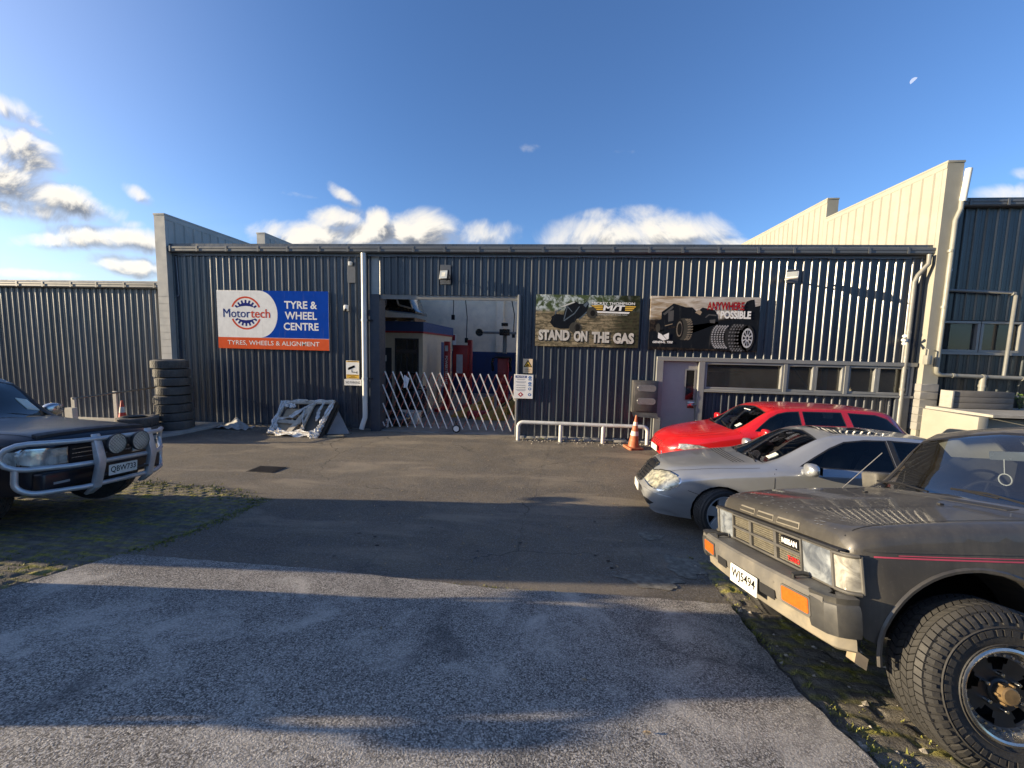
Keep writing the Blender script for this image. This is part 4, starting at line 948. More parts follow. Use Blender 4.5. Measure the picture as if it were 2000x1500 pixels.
for i in range(-3, 16):
    xa = xs0+i*st; clipbar(xa, ztp, xa+run, zb_, GY-.012, GWH, 'slat')
for i in range(-1, 20):
    xa = xs0+i*st-.02; clipbar(xa, ztp-.04, xa-run, zb_+.02, GY+.012, GRD, 'slat', .008)
wx = F(892, 828, GY)[0]
cw = MB().lathe([(0, -.02), (.10, -.02), (.118, -.008), (.118, .012), (.10, .024), (0, .024)], 24, Matrix.Translation((wx, GY-.04, .118))).build('castor', mat('castor_black', (.015, .015, .015), .6), t, smooth=True)
MB().lathe([(0, -.004), (.078, -.004), (.078, 0), (0, 0)], 20, Matrix.Translation((wx, GY-.062, .118))).build('hub', SW, cw)
MB().tube([(wx, GY-.03, .12), (wx-.02, GY-.03, .34)], .02, 8).build('fork', BLACK, cw)
x, z = F(793, 742, GY-.03)
mb = MB().grid(lambda u, v: (x-.07+.15*u*(1-.3*(1-v))+.02*v, GY-.03-.015*sin(u*7+v*3), z-.22+.36*v*(1-.25*u)), 8, 8); mb.build('rag', mat('rag_white', (.6, .62, .64), .8), t)

# ================================================================ inside the workshop
def at_y(px, py, y): d = ray(px, py); return CP+d*(y/d.y)
OFF = thing('site_office', 'cream office cubicle with a blue fascia and red stripe inside the workshop', 'office', (-5, 14, 0))
CRM = mat('office_cream', (.62, .58, .47), .7, 0, .05)
p = at_y(826, 640, 14); xo = p.x
def oz(py): return at_y(800, py, 14).z
m = MB(); xd0, xd1 = at_y(700, 700, 14).x, at_y(765, 700, 14).x; xw0, xw1 = at_y(772, 700, 14).x, at_y(818, 700, 14).x
zw1, zw0, zd1 = oz(661), .1, oz(680)
m.box(xo-4.2, xd0, 14, 14.1, 0, oz(649)); m.box(xd0, xw0, 14, 14.1, zd1, oz(649)); m.box(xd1, xw0, 14, 14.1, 0, zd1); m.box(xw1, xo, 14, 14.1, 0, oz(649)); m.box(xw0, xw1, 14, 14.1, zw1, oz(649)); m.box(xo-.1, xo, 14.1, 18.5, 0, oz(649)); m.box(xo-4.2, xo, 18.4, 18.5, 0, oz(649))
m.build('wall', CRM, OFF)
MB().box(xo-4.2, xo+.03, 13.96, 18.55, oz(647), oz(628)).build('fascia', mat('office_blue', (.03, .075, .22), .5, 0, .06), OFF)
MB().box(xo-4.2, xo+.035, 13.95, 18.56, oz(650.5), oz(647)).build('stripe', mat('office_red', (.33, .03, .04), .5), OFF)
d_ = MB().box(xd0, xd1, 14.03, 14.08, 0, zd1).build('door', mat('office_door', (.04, .05, .07), .5), OFF)
q = at_y(748, 699, 14); MB().box(q.x-.1, q.x+.12, 14.0, 14.03, q.z-.12, q.z+.1).build('door_sign', SW, d_)
m = MB(); 
m.box(xw0, xw1, 13.97, 14.02, zw1-.05, zw1); m.box(xw0, xw1, 13.97, 14.02, oz(690), oz(683)); m.box(xw0, xw0+.05, 13.97, 14.02, zw0, zw1); m.box(xw1-.05, xw1, 13.97, 14.02, zw0, zw1)
for i in (1, 2, 3): xx = xw0+(xw1-xw0)*i/4; m.box(xx-.02, xx+.02, 13.98, 14.02, zw0, oz(690))
for i in (1, 2): xx = xw0+(xw1-xw0)*(.2+.3*i); m.box(xx-.02, xx+.02, 13.98, 14.02, oz(683), zw1)
w = m.build('window', mat('dark_joinery', (.06, .06, .065), .5), OFF); MB().box(xw0, xw1, 14.03, 14.04, zw0, zw1).build('pane', WIN, w)
# pallet on the roof of the office, with an upturned body shell
zt_ = oz(628)
xp1 = at_y(810, 620, 14.1).x
t = thing('wooden_pallet', 'brown pallet lying on the roof of the office cubicle', 'pallet', (xp1-1.2, 14.8, zt_))
WOOD = mat('pallet_wood', (.30, .20, .11), .8, 0, .25, 5, bump=.2)
m = MB()
for i in range(7): m.box(xp1-2.6, xp1, 14.1+.2*i, 14.1+.2*i+.13, zt_+.12, zt_+.15)
for xx in (xp1-2.6, xp1-1.95, xp1-1.3, xp1-.65, xp1-.05): m.box(xx, xx+.05, 14.1, 15.4, zt_+.02, zt_+.12)
m.box(xp1-2.6, xp1, 14.1, 14.2, zt_, zt_+.02); m.box(xp1-2.6, xp1, 15.2, 15.3, zt_, zt_+.02)
m.build('deck', WOOD, t)
t = thing('ute_canopy', 'dark vehicle canopy with tinted windows stored on the pallet above the office', 'canopy', (xp1-1.2, 14.8, zt_+.15))
def A(px, py): q = at_y(px, py, 14.3); return (q.x, q.z)
out = [A(735, 602), A(744, 604), A(800, 609.5), A(812, 613), A(811.5, 607), A(806, 603), A(799, 583), A(797, 574), A(750, 574), A(735, 588)]
CB = mat('canopy_black', (.012, .013, .016), .25, 0, .05, coat=.5)
MB().prism(out, lambda a, b, d: (a, d, b), 14.3, 15.7).build('shell', CB, t, bev=.02)
MB().prism([A(779, 579), A(797, 577), A(804, 600), A(782, 597)], lambda a, b, d: (a, d, b), 14.285, 14.30).build('window', mat('canopy_glass', (.02, .03, .03), .05), t)
m = MB()
for a, b in ((A(773, 575), A(779, 596)), (A(779, 596), A(806, 603)), (A(806, 603), A(798, 576))): m.tube([(a[0], 14.275, a[1]), (b[0], 14.275, b[1])], .035, 6)
m.build('window_trim', mat('trim_white', (.5, .52, .5), .4), t)
MB().lathe([(0, 0), (.3, .0), (.32, .1), (0, .12)], 20, Matrix.Translation((A(742, 590)[0], 14.1, A(742, 590)[1]))).build('stored_cap', mat('cap_grey', (.2, .2, .2), .6), t)
# two post hoist
def hoist(label, px0, px1, py0, py1, y, txt, motor):
    a, b = at_y(px0, py1, y), at_y(px1, py0, y); RD = mat('hoist_red', (.36, .02, .025), .4, 0, .08, dirt=(.12, .02, .02), damt=.4)
    t = thing('hoist_post', label, 'hoist', ((a.x+b.x)/2, y, 0), group='red hoist posts')
    MB().box(a.x, b.x, y, y+.25, 0, b.z).build('column', RD, t, bev=.01)
    MB().box(a.x-.2, b.x+.2, y-.15, y+.4, -.01, .03).build('base_plate', RD, t)
    if txt:
        w = b.x-a.x
        fn = lambda u, v: (a.x+w*.5+v, y-.004, (b.z*.58)-u)
        text_on(MB(), txt, fn, w=b.z*.42, h=w*.5, bold=.02).build('lettering', SW, t)
        MB().box(a.x+w*.2, b.x-w*.2, y-.008, y, b.z*.86, b.z*.94).build('decal', mat('decal_pale', (.5, .55, .6), .4), t)
    if motor:
        MB().box(a.x-.55, a.x+.05, y-.2, y+.05, b.z*.45, b.z*.92).build('control_box', RD, t, bev=.01)
        MB().box(a.x-.40, a.x-.15, y-.21, y-.2, b.z*.5, b.z*.78).build('decal', mat('decal_pale', (.5, .55, .6), .4), t)
    MB().obox((a.x+.1, y-.6, .14), (.05, .6, .0), (.07, -.01, 0), (0, 0, .05)).build('lift_arm', RD, t)
hoist('red hoist post with white vertical lettering inside the doorway', 866.5, 877, 667, 774, 14.6, 'POWERTECH NZ', False)
hoist('red hoist post with a control box in the middle of the workshop', 912, 921, 664, 768, 15.6, None, True)
# wheel alignment tower
t = thing('alignment_tower', 'grey column with a long horizontal camera beam inside the workshop', 'tool', (1.2, 15.5, 0))
yA = 15.5
a, b = at_y(981.5, 697, yA), at_y(990, 645, yA); MB().box(a.x, b.x, yA, yA+.15, .5, b.z).build('column', ALU, t, bev=.01)
c1, c2 = at_y(934, 647, yA-.1), at_y(1004, 653, yA-.1)
MB().box(c1.x+.1, c2.x+.8, yA-.14, yA-.02, c2.z, c1.z).build('camera_beam', mat('beam_grey', (.3, .31, .31), .4, .3), t, bev=.01)
MB().lathe([(0, -.1), (.14, -.1), (.15, 0), (.1, .12), (0, .12)], 16, Matrix.Translation((c1.x+.05, yA-.1, (c1.z+c2.z)/2))).build('camera_head', CB, t)
MB().box(a.x-.12, b.x+.12, yA-.2, yA+.18, c2.z-.05, c1.z+.1).build('carriage', CB, t, bev=.01)
MB().box(a.x-.05, b.x+.05, yA-.18, yA+.1, c1.z+.22, c1.z+.34).build('top_camera', CB, t, bev=.01)
MB().box(a.x-.2, b.x+.35, yA-.1, yA+.2, c2.z-1.0, c2.z-.75).build('bracket', DADO, t)
a, b = at_y(971, 760, 15.2), at_y(992, 700, 15.2)
t = thing('tool_trolley', 'red tool trolley with drawers under the alignment tower', 'trolley', ((a.x+b.x)/2, 15.2, 0))
RD = MATS['hoist_red']
MB().box(a.x, b.x, 15.2, 15.7, .12, b.z).build('cabinet', RD, t, bev=.01)
for i in range(5): MB().box(a.x+.03, b.x-.03, 15.17, 15.2, .2+.26*i, .42+.26*i).build('drawer', RD, t, bev=.005)
MB().box(a.x-.12, b.x+.1, 15.1, 15.75, b.z, b.z+.06).build('top_tray', BLACK, t)
for sx in (a.x-.18, b.x+.12): MB().tube([(sx, 15.2, b.z-.5), (sx-.03, 15.15, b.z-.2), (sx, 15.2, b.z+.0)], .05, 8).build('hose', CB, t)
# blue tall units and a storage box
BLU = mat('unit_blue', (.02, .06, .20), .45, 0, .08)
for (px0, px1, pt, y, lab) in ((826, 842, 664, 15.2, 'tall blue gas bottle trolley beside the office cubicle'), (851, 862, 668, 16.5, 'narrow blue cabinet left of the lettered hoist post')):
    a, b = at_y(px0, 750, y), at_y(px1, pt, y); t = thing('blue_cabinet', lab, 'cabinet', ((a.x+b.x)/2, y, 0))
    MB().box(a.x, b.x, y, y+.45, .05, b.z).build('body', BLU, t, bev=.015); MB().box(a.x+.06, b.x-.06, y-.02, y, .3, b.z*.5).build('door', BLU, t, bev=.005)
    MB().box(a.x+.05, b.x-.05, y+.05, y+.4, b.z, b.z+.12).build('top_box', mat('box_tan', (.22, .2, .15), .8), t)
a, b = at_y(854, 741, 15.8), at_y(868, 728, 15.8); t = thing('work_bench', 'small bench with white bottles in front of the blue dado', 'bench', ((a.x+b.x)/2, 15.8, 0))
MB().box(a.x-.35, b.x, 15.8, 16.3, b.z-.6, b.z-.55).build('bench_top', SW, t)
for i in range(4): MB().tube([(a.x-.25+.14*i, 15.95, b.z-.55), (a.x-.25+.14*i, 15.95, b.z-.3-.05*(i % 2))], .035, 8).build('bottle', SW, t)
for sx in (a.x-.33, b.x-.05): MB().box(sx, sx+.04, 15.82, 16.28, 0, b.z-.6).build('leg', BLACK, t)
# yellow wheel ramps and a red trolley jack
YEL = mat('ramp_yellow', (.42, .27, .05), .55, 0, .2, 5, dirt=(.2, .14, .05), damt=.6)
for i, (pa, pb, lab) in enumerate((((905, 762), (925, 748), 'yellow wheel ramp on the floor nearest the doorway centre'), ((960, 775), (990, 770), 'yellow wheel ramp on the floor under the tool trolley'))):
    q = at_y(*pa, 13.2+.2*i); x = q.x; t = thing('wheel_ramp', lab, 'ramp', (x, 13.3, 0), group='yellow wheel ramps')
    P = [(0, 0), (1.3, 0), (1.3, .42), (.9, .42), (0, .04)]
    y0 = 13.0-.3*i
    MB().prism(P, lambda a, b, d: (x+a*.75-.4, d, b), y0, y0+.45).build('deck', YEL, t, bev=.01); MB().prism(P, lambda a, b, d: (x+a*.75-.1, d+1.2, b*1.3), y0, y0+.45).build('deck', YEL, t, bev=.01)
q = at_y(945, 775, 12.9)
t = thing('trolley_jack', 'low red trolley jack on the workshop floor between the yellow ramps', 'jack', (q.x, 12.9, 0))
MB().box(q.x-.55, q.x+.45, 12.8, 13.15, .06, .26).build('frame', RD, t, bev=.03); MB().tube([(q.x+.35, 12.97, .22), (q.x+1.0, 13.1, .75)], .02, 8).build('handle', BLACK, t)
for sx in (-.45, .38): MB().lathe([(0, -.2), (.07, -.2), (.07, .2), (0, .2)], 12, Matrix.Translation((q.x+sx, 12.97, .07))).build('wheel', BLACK, t)
# dark machinery left, white box, black speaker-like tyre changer
q = at_y(805, 745, 12.6)
t = thing('tyre_changer', 'black tyre changing machine behind the left half of the gate', 'machine', (q.x, 12.6, 0))
MB().box(q.x-.35, q.x+.35, 12.4, 13.1, 0, .95).build('cabinet', CB, t, bev=.03); MB().lathe([(0, 0), (.38, 0), (.38, .06), (0, .06)], 20, Matrix.Translation((q.x, 12.75, 1.0)) @ Matrix.Rotation(pi/2, 4, 'X')).build('turntable', CB, t)
MB().box(q.x-.5, q.x-.36, 12.9, 13.05, 0, 1.5).build('column', CB, t); MB().tube([(q.x-.43, 12.97, 1.45), (q.x+.1, 12.7, 1.45), (q.x+.1, 12.7, 1.15)], .035, 8).build('mount_arm', CB, t)
q = at_y(797, 805, 11.6); t = thing('plastic_tub', 'white plastic tub on the floor behind the gate', 'tub', (q.x, 11.7, 0))
MB().prism(rrect(q.x, 11.75, .32, .2, .05), lambda a, b, d: (a, b, d), 0, .34).build('body', mat('tub_white', (.55, .55, .5), .5), t, bev=.01); MB().prism(rrect(q.x, 11.75, .34, .22, .05), lambda a, b, d: (a, b, d), .34, .37).build('lid', MATS['tub_white'], t)
q = at_y(772, 820, 11.2); t = thing('black_bag', 'black rounded bag lying just inside the gate on the left', 'bag', (q.x, 11.3, 0))
MB().grid(lambda u, v: (q.x+.42*cos(2*pi*u)*sin(pi*v)*(1+.1*sin(9*u)), 11.3+.3*sin(2*pi*u)*sin(pi*v), .2-.22*cos(pi*v)*(1+.08*sin(7*u))), 24, 12).build('body', CB, t, smooth=True)
q = at_y(755, 823, 11.0); t = thing('spray_bottle', 'small white bottle with black top standing inside the left door jamb', 'bottle', (q.x, 11.0, 0))
MB().box(q.x-.06, q.x+.06, 10.95, 11.05, 0, .25).build('body', SW, t, bev=.015); MB().box(q.x-.02, q.x+.03, 10.98, 11.02, .25, .34).build('cap', BLACK, t)
MB().poly([(q.x+.015, 10.945, .05), (q.x+.035, 10.945, .05), (q.x+.05, 10.945, .2), (q.x-.04, 10.945, .2), (q.x-.04, 10.945, .175), (q.x+.025, 10.945, .175)]).build('mark', SBLK, t)
for px0, py0, px1, py1 in ((886, 578, 885, 615), (908.5, 578, 911, 660), (998, 578, 1003, 650)):
    a, b = at_y(px0, py0, 16), at_y(px1, py1, 16); t = thing('hanging_hose', {886: 'short dark hose hanging from the workshop roof near the back column', 908.5: 'long dark cable hanging above the control box of the hoist', 998: 'dark cable hanging by the right side of the roller doorway'}[px0], 'hose', (a.x, 16, b.z), group='hoses hanging in the workshop')
    MB().tube([(a.x, 16, 4.95), a, (b.x+.02, 16, (a.z+b.z)/2), b], .02, 6).build('hose', BLACK, t); MB().box(b.x-.06, b.x+.06, 15.95, 16.05, b.z-.2, b.z).build('fitting', BLACK, t)
# notice pair on back wall
a = at_y(883, 663, 20.1); t = thing('fire_notice', 'small red and white notice on the back wall of the workshop', 'notice', (a.x, 20.1, a.z))
MB().box(a.x-.2, a.x+.2, 20.12, 20.16, a.z-.28, a.z+.28).build('board', SW, t); MB().box(a.x-.15, a.x+.15, 20.115, 20.12, a.z-.05, a.z+.24).build('red_panel', RD, t)
# things behind the office window
a = at_y(1400, 748, 11.6); t = thing('cardboard_box', 'brown cardboard boxes stacked behind the long window'.replace('boxes stacked', 'box standing'), 'box', (a.x, 11.6, 1.45))
CBX = mat('cardboard', (.36, .22, .11), .8, 0, .1, 3)
MB().box(a.x-.35, a.x+.55, 11.3, 11.8, 1.0, 1.86).build('carton', CBX, t); MB().box(a.x+.08, a.x+.12, 11.29, 11.3, 1.0, 1.86).build('tape', mat('tape', (.42, .3, .17), .4), t)
a = at_y(1690, 757, 11.0); t = thing('mug', 'white mug on the sill behind the office windows', 'mug', (a.x, 11, 1.46)); 
MB().lathe([(0, 0), (.06, 0), (.065, .12), (.055, .12), (.05, .02), (0, .02)], 16, Matrix.Translation((a.x, 10.95, 1.47)) @ Matrix.Rotation(pi/2, 4, 'X') @ Matrix.Scale(-1, 4, (0, 1, 0))).build('cup', SW, t, smooth=True)
m = MB(); 
t = thing('storage_rack', 'pale steel rack with a diagonal brace behind the office windows', 'rack', (6, 12, 0))
for px in (1540, 1612): q = at_y(px, 735, 11.9); MB().box(q.x-.05, q.x+.06, 11.9, 12, 0, 2.7).build('upright', ALU, t)
q1, q2 = at_y(1545, 715, 11.95), at_y(1575, 757, 11.95); MB().tube([(q1.x, 11.9, q1.z), (q2.x, 11.9, q2.z)], .03, 6).build('brace', ALU, t)
# ================================================================ tyres by the party wall
RUB = mat('old_rubber', (.085, .082, .076), .75, 0, .2, 4, bump=.25, bscale=50, dirt=(.2, .18, .15), dscale=3, damt=.55)
def tyre_mb(R, r, w, lugs=36, seed=0):
    """tyre lying flat, axis z: carcass with rounded shoulders and raised tread blocks"""
    Z = Matrix.Rotation(pi/2, 4, 'X'); h = w/2
    prof = [(r, -h*.55), (r-.015, -h*.75), (r+.01, -h*.9), (r+(R-r)*.35, -h*1.0), (R-.05, -h*.93), (R-.018, -h*.80), (R-.008, -h*.6), (R-.008, h*.6), (R-.018, h*.80), (R-.05, h*.93), (r+(R-r)*.35, h*1.0), (r+.01, h*.9), (r-.015, h*.75), (r, h*.55)]
    c = MB().lathe(prof, 40, Z)
    inner = [(r, -h*.55), (r+.05, -h*.7), (R-.05, -h*.6), (R-.04, 0), (R-.05, h*.6), (r+.05, h*.7), (r, h*.55)]
    c.lathe(inner, 40, Z)
    tr = MB()
    for k in range(lugs):
        for row, (z0, z1) in enumerate(((-.78, -.42), (-.34, -.04), (.04, .34), (.42, .78))):
            a0 = 2*pi*(k+.25*(row % 2))/lugs; a1 = a0+2*pi/lugs*.68
            q = []
            for rr in (R-.014, R+.001):
                for zz in (z0, z1):
                    for a in (a0, a1): q.append((rr*cos(a), rr*sin(a), zz*h))
            tr.add(q, [(0, 1, 3, 2), (4, 6, 7, 5), (0, 4, 5, 1), (2, 3, 7, 6), (0, 2, 6, 4), (1, 5, 7, 3)])
    return c, tr
d = ray(360, 800); TX, TY0 = -9.95, 9.72
tz = hz(TX, TY0)+.075
labs = ['bottom tyre of the tall stack, resting on the concrete pad', 'second tyre up in the tall tyre stack', 'third tyre up in the tall tyre stack', 'fourth tyre up, pushed a little left in the tall stack', 'fifth tyre from the ground in the tall stack', 'sixth tyre from the ground in the tall stack', 'worn tyre directly under the topmost one of the tall stack', 'topmost tyre of the tall stack against the ribbed wall']
proto = None
def place_tyre(x, y, z, rz, label, s=1., tilt=0):
    global proto
    if proto is None:
        proto = thing('old_tyre', label, 'tyre', (x, y, z), (0, 0, 0), 'old tyres stacked by the party wall')
        c, tr = tyre_mb(.40, .235, .235); c.v = [(a, b, q) for a, b, q in c.v]
        a = c.build('carcass', RUB, proto, True, local=True); b = tr.build('tread', RUB, proto, local=True); o = proto
    else: o = dup(proto, label=label)
    o.location = (x, y, z); o.rotation_euler = (tilt, tilt*.7, rz); o.scale = (s, s, s); return o
random.seed(11)
offs = [(.03, 0), (-.0, .01), (-.02, 0), (-.02, -.01), (.03, .01), (.01, .0), (-.03, .02), (-.06, .0)]
hs = .232
for i, lb in enumerate(labs): place_tyre(TX+offs[i][0], TY0+offs[i][1], tz+.118+i*hs, i*.7, lb, [1.0, .98, 1.01, 1.0, .96, .95, .98, 1.0][i], .012*((i % 3)-1))
place_tyre(-10.12, 8.95, hz(-10.1, 8.95)+.19, .3, 'lower tyre of the short pair left of the tall stack', 1.02); place_tyre(-10.15, 8.93, hz(-10.1, 8.95)+.19+.24, 1.1, 'upper tyre of the short pair left of the tall stack', 1.0, .02)
# concrete pad with kerb edge
t = thing('kerb_pad', 'low concrete pad with a worn kerb edge under the tyres', 'kerb', (-10.5, 9.5, 0))
pad = [(-9.2, 10.62), (-9.5, 9.35), (-10.0, 8.25), (-10.6, 7.6), (-14, 7.6), (-14, 10.62)]
m = MB().prism(pad, lambda a, b, d: (a, b, d), -.3, .0); m.v = [(x, y, (hz(x, y)+.07) if z == 0 else z) for x, y, z in m.v]
m.build('pad', CONC, t, bev=.015)
# ================================================================ wrapped frame leaning on the wall
t = thing('wrapped_pallet', 'wooden pallet frame wrapped in torn white plastic leaning on the wall', 'pallet', (-6.5, 9.9, 0))
def G3(px, py, y): d = ray(px, py); return CP+d*(y/d.y)
bl, br_, trp, tlp = G3(523, 852, 9.72), G3(622, 858, 9.66), G3(655, 784, 10.38), G3(556, 785, 10.42)
bl.z = br_.z = hz(-6.5, 9.7)+.02
def LF(u, v, d=0):                       # point on the leaning frame
    n = (br_-bl).cross(tlp-bl).normalized(); 
    if n.y > 0: n = -n
    return bl*(1-u)*(1-v)+br_*u*(1-v)+trp*u*v+tlp*(1-u)*v + n*d
PW = mat('weathered_timber', (.42, .38, .31), .85, 0, .2, 6, bump=.3, bscale=30)
def bar(u0, v0, u1, v1, th=.05, d0=0, d1=.05):
    mb = MB(); a, b = Vector((u0, v0)), Vector((u1, v1)); n = Vector((-(b-a).y, (b-a).x)).normalized()*th/2
    q = [a-n, b-n, b+n, a+n]; mb.add([LF(p.x, p.y, d) for d in (d0, d1) for p in q], [(0, 1, 2, 3), (4, 7, 6, 5), (0, 4, 5, 1), (1, 5, 6, 2), (2, 6, 7, 3), (3, 7, 4, 0)]); return mb
for nm, (a, b, c, d_, th) in zip(('bottom_rail', 'top_rail', 'side_rail', 'side_rail', 'slat', 'slat', 'slat'), ((0, .04, 1, .04, .09), (0, .96, 1, .96, .1), (.03, 0, .03, 1, .07), (.97, 0, .97, 1, .07), (.03, .38, .55, .34, .1), (.40, .05, .62, .95, .1), (.62, .08, .62, .95, .05))): bar(a, b, c, d_, th).build(nm, PW, t)
bar(.05, .2, .5, .2, .26, -.04, -.01).build('board', mat('ply_tan', (.34, .26, .17), .8, 0, .2, 5), t); bar(.64, .5, .95, .5, .8, -.06, -.04).build('backing', mat('ply_dark', (.09, .085, .07), .8, 0, .3, 3), t); bar(.1, .65, .38, .65, .3, -.05, -.03).build('backing', MATS['ply_tan'], t)
for k in (0, 1): mb = MB(); mb.add([LF(.985, 0, -.02-.2*k), LF(.985, 1, -.02-.12*k), LF(1.03, 1, -.02-.12*k), LF(1.03, 0, -.02-.2*k), LF(.985, 0, -.10-.2*k), LF(.985, 1, -.10-.12*k), LF(1.03, 1, -.10-.12*k), LF(1.03, 0, -.1-.2*k)], [(0,3,2,1),(4,5,6,7),(0,1,5,4),(1,2,6,5),(2,3,7,6),(3,0,4,7)]); mb.build('block', mat('dark_timber', (.04, .038, .035), .85), t)
# torn plastic film: folded ribbons round the frame
m_ = bpy.data.materials.new('plastic_film'); m_.use_nodes = True; T = NT(m_.node_tree); T.n.clear()
o_ = T.add('ShaderNodeOutputMaterial'); co = T.add('ShaderNodeTexCoord').outputs['Object']
df = T.add('ShaderNodeBsdfPrincipled', {'Base Color': (.80, .79, .76, 1), 'Roughness': .55}); trn = T.add('ShaderNodeBsdfTransparent', {'Color': (.95, .95, .95, 1)})
bn = T.add('ShaderNodeBump', {'Strength': .9, 'Distance': .03, 'Height': T.noise(co, 14, 4, .6, 1.5)}); T.l.new(bn.outputs[0], df.inputs['Normal'])
mx = T.add('ShaderNodeMixShader', {0: T.ramp(T.noise(co, 9, 4, .6, 1.), .25, .55, .45, .95), 1: trn.outputs[0], 2: df.outputs[0]}); T.l.new(mx.outputs[0], o_.inputs[0])
rr = random.Random(4)
def film(path, w0, w1, name='plastic_film', n=26):
    """crumpled strip following path of (u,v) on the frame"""
    P = [Vector(p) for p in path]; L = []
    for i in range(n+1):
        s = i/n*(len(P)-1); k = min(int(s), len(P)-2); f = s-k; L.append(P[k].lerp(P[k+1], f*f*(3-2*f)))
    ph = rr.uniform(0, 9); mb = MB()
    def fn(a, b):
        i = min(n-1, int(a*n)); p = L[round(a*n)]; tdir = (L[i+1]-L[i]).normalized(); nn = Vector((-tdir.y, tdir.x)); w = (w0+(w1-w0)*a)*(1+.35*sin(a*17+ph)+.2*sin(a*39+ph*2))
        q = p+nn*(b-.5)*w; return LF(q.x, q.y, .055+.018*sin(b*9+a*11+ph)+.014*sin(a*31+b*17))
    mb.grid(fn, n, 7).build(name, m_, t, smooth=True, ang=70)
film([(0, .985), (.5, .99), (1.0, .97)], .07, .06); film([(.02, 1), (.02, .5), (.06, .15), (.03, 0)], .09, .10); film([(1, .95), (.97, .5), (.95, .12)], .07, .11); film([(.0, .06), (.2, .02), (.5, .03), (.92, .04)], .10, .16)
film([(.03, .42), (.3, .5), (.5, .78), (.72, 1.0)], .08, .07); film([(.5, .75), (.55, .45), (.68, .15)], .025, .025); film([(.03, .86), (.15, .9), (.3, .8)], .16, .08); film([(.82, .98), (.8, .7), (.84, .4)], .06, .05); film([(.04, .4), (.12, .2), (.25, .05)], .06, .08); film([(.8, .08), (.9, .03), (1.0, .08)], .14, .2)
film([(.9, .05), (.97, .25), (.98, .5)], .12, .06); film([(.86, -.03), (.93, -.06), (1.0, -.01)], .1, .1)
t = thing('leaning_board', 'plain grey board leaning on the wall behind the wrapped pallet', 'board', (-5.6, 10.3, 0))
q = [G3(638, 838, 9.95), G3(682, 836, 10.12), G3(657, 797, 10.5), G3(650, 792, 10.5)]
q[0].z = q[1].z = hz(-5.5, 10)+.01
mb = MB().add([*q, *[p+Vector((0, .03, 0)) for p in q]], [(0, 1, 2, 3), (7, 6, 5, 4), (0, 4, 5, 1), (1, 5, 6, 2), (2, 6, 7, 3), (3, 7, 4, 0)]); mb.build('panel', mat('board_grey', (.25, .24, .23), .8, 0, .1, 3), t)
a = G3(655, 842, 9.75); t = thing('timber_offcut', 'short pale timber offcut on the ground beside the wrapped pallet', 'timber', (a.x, 9.75, 0))
MB().obox((a.x, 9.75, hz(a.x, 9.75)+.025), (.2, .04, .012), (-.01, .04, 0), (0, 0, .02)).build('plank', mat('timber_pale', (.5, .38, .22), .8, 0, .15, 8), t)
# crumpled sheet on the left
a = G3(455, 830, 10.25); t = thing('plastic_sheet', 'crumpled pale plastic sheet lying on the ground against the ribbed wall', 'sheet', (a.x, 10.2, 0))
def sh(u, v):
    x = a.x-.48+1.0*u; y = 10.05+.42*v; return (x, y, hz(x, y)+.02+.22*max(0, sin(pi*min(1, u*1.25)))*(.3+.7*v)*(.7+.3*sin(u*9+v*4))+.02*sin(u*23+v*11))
MB().grid(sh, 20, 10).build('sheet', mat('sheet_pale', (.42, .42, .40), .6, 0, .15, 8, dirt=(.3, .27, .23), damt=.6, dscale=6), t, smooth=True, ang=25)
# storm drain
p = Vector((-5.35, 7.05, 0)); t = thing('storm_drain', 'dark iron storm drain grate set in the asphalt left of the doorway', 'drain', (p.x, p.y, hz(p.x, p.y)))
IRON = mat('drain_iron', (.045, .042, .04), .6, .3, .2, 8); z = hz(p.x, p.y)
m = MB(); m.box(p.x-.27, p.x+.27, p.y-.19, p.y-.16, z-.05, z+.006); m.box(p.x-.27, p.x+.27, p.y+.16, p.y+.19, z-.05, z+.006); m.box(p.x-.27, p.x-.24, p.y-.16, p.y+.16, z-.05, z+.006); m.box(p.x+.24, p.x+.27, p.y-.16, p.y+.16, z-.05, z+.006)
m.build('frame', IRON, t)
m = MB()
for i in range(12): xx = p.x-.235+.040*i; m.box(xx, xx+.02, p.y-.16, p.y+.16, z-.04, z+.012)
m.build('grate_bars', IRON, t); MB().box(p.x-.24, p.x+.24, p.y-.16, p.y+.16, z-.0, z+.002).build('pit', BLACK, t)
# fallen leaves, grit and rubble: uncountable scatter
rr = random.Random(21); m = MB()
def leaf(x, y, s):
    z = hz(x, y)+(.034 if (y < 3.4 and -4 < x < 1.68) else .002); a = rr.uniform(0, 6.3); c, sn = cos(a), sin(a)
    pts = [(-1, 0, .0), (-.3, .35, .25), (.5, .3, .35), (1, 0, .15), (.4, -.35, .1), (-.4, -.3, .3)]
    m.poly([(x+s*(c*u-sn*v), y+s*(sn*u+c*v), z+s*w*.8+.002) for u, v, w in pts])
for i in range(360):
    x, y = rr.uniform(-6, 3), rr.uniform(3.6, 9.9); leaf(x, y, rr.uniform(.012, .032))
for i in range(3): leaf(rr.uniform(-3, 1), rr.uniform(1.6, 3.2), .022)
o = m.build('fallen_leaves', mat('dry_leaf', (.26, .19, .11), .8, 0, .5, 30)); o['kind'] = 'stuff'
m = MB()
def peb(x, y, s):
    z = hz(x, y); r = [Vector((rr.uniform(-1, 1), rr.uniform(-1, 1), 0)) for _ in range(1)]
    v = [(x+s*cos(2*pi*k/5)*rr.uniform(.7, 1.2), y+s*sin(2*pi*k/5)*rr.uniform(.7, 1.2), z) for k in range(5)]; tp = (x, y, z+s*rr.uniform(.5, 1.1)); m.add(v+[tp], [(k, (k+1) % 5, 5) for k in range(5)])
for i in range(420): peb(rr.uniform(-8.9, -5.2), 10.55-abs(rr.gauss(0, .35)), rr.uniform(.006, .022))
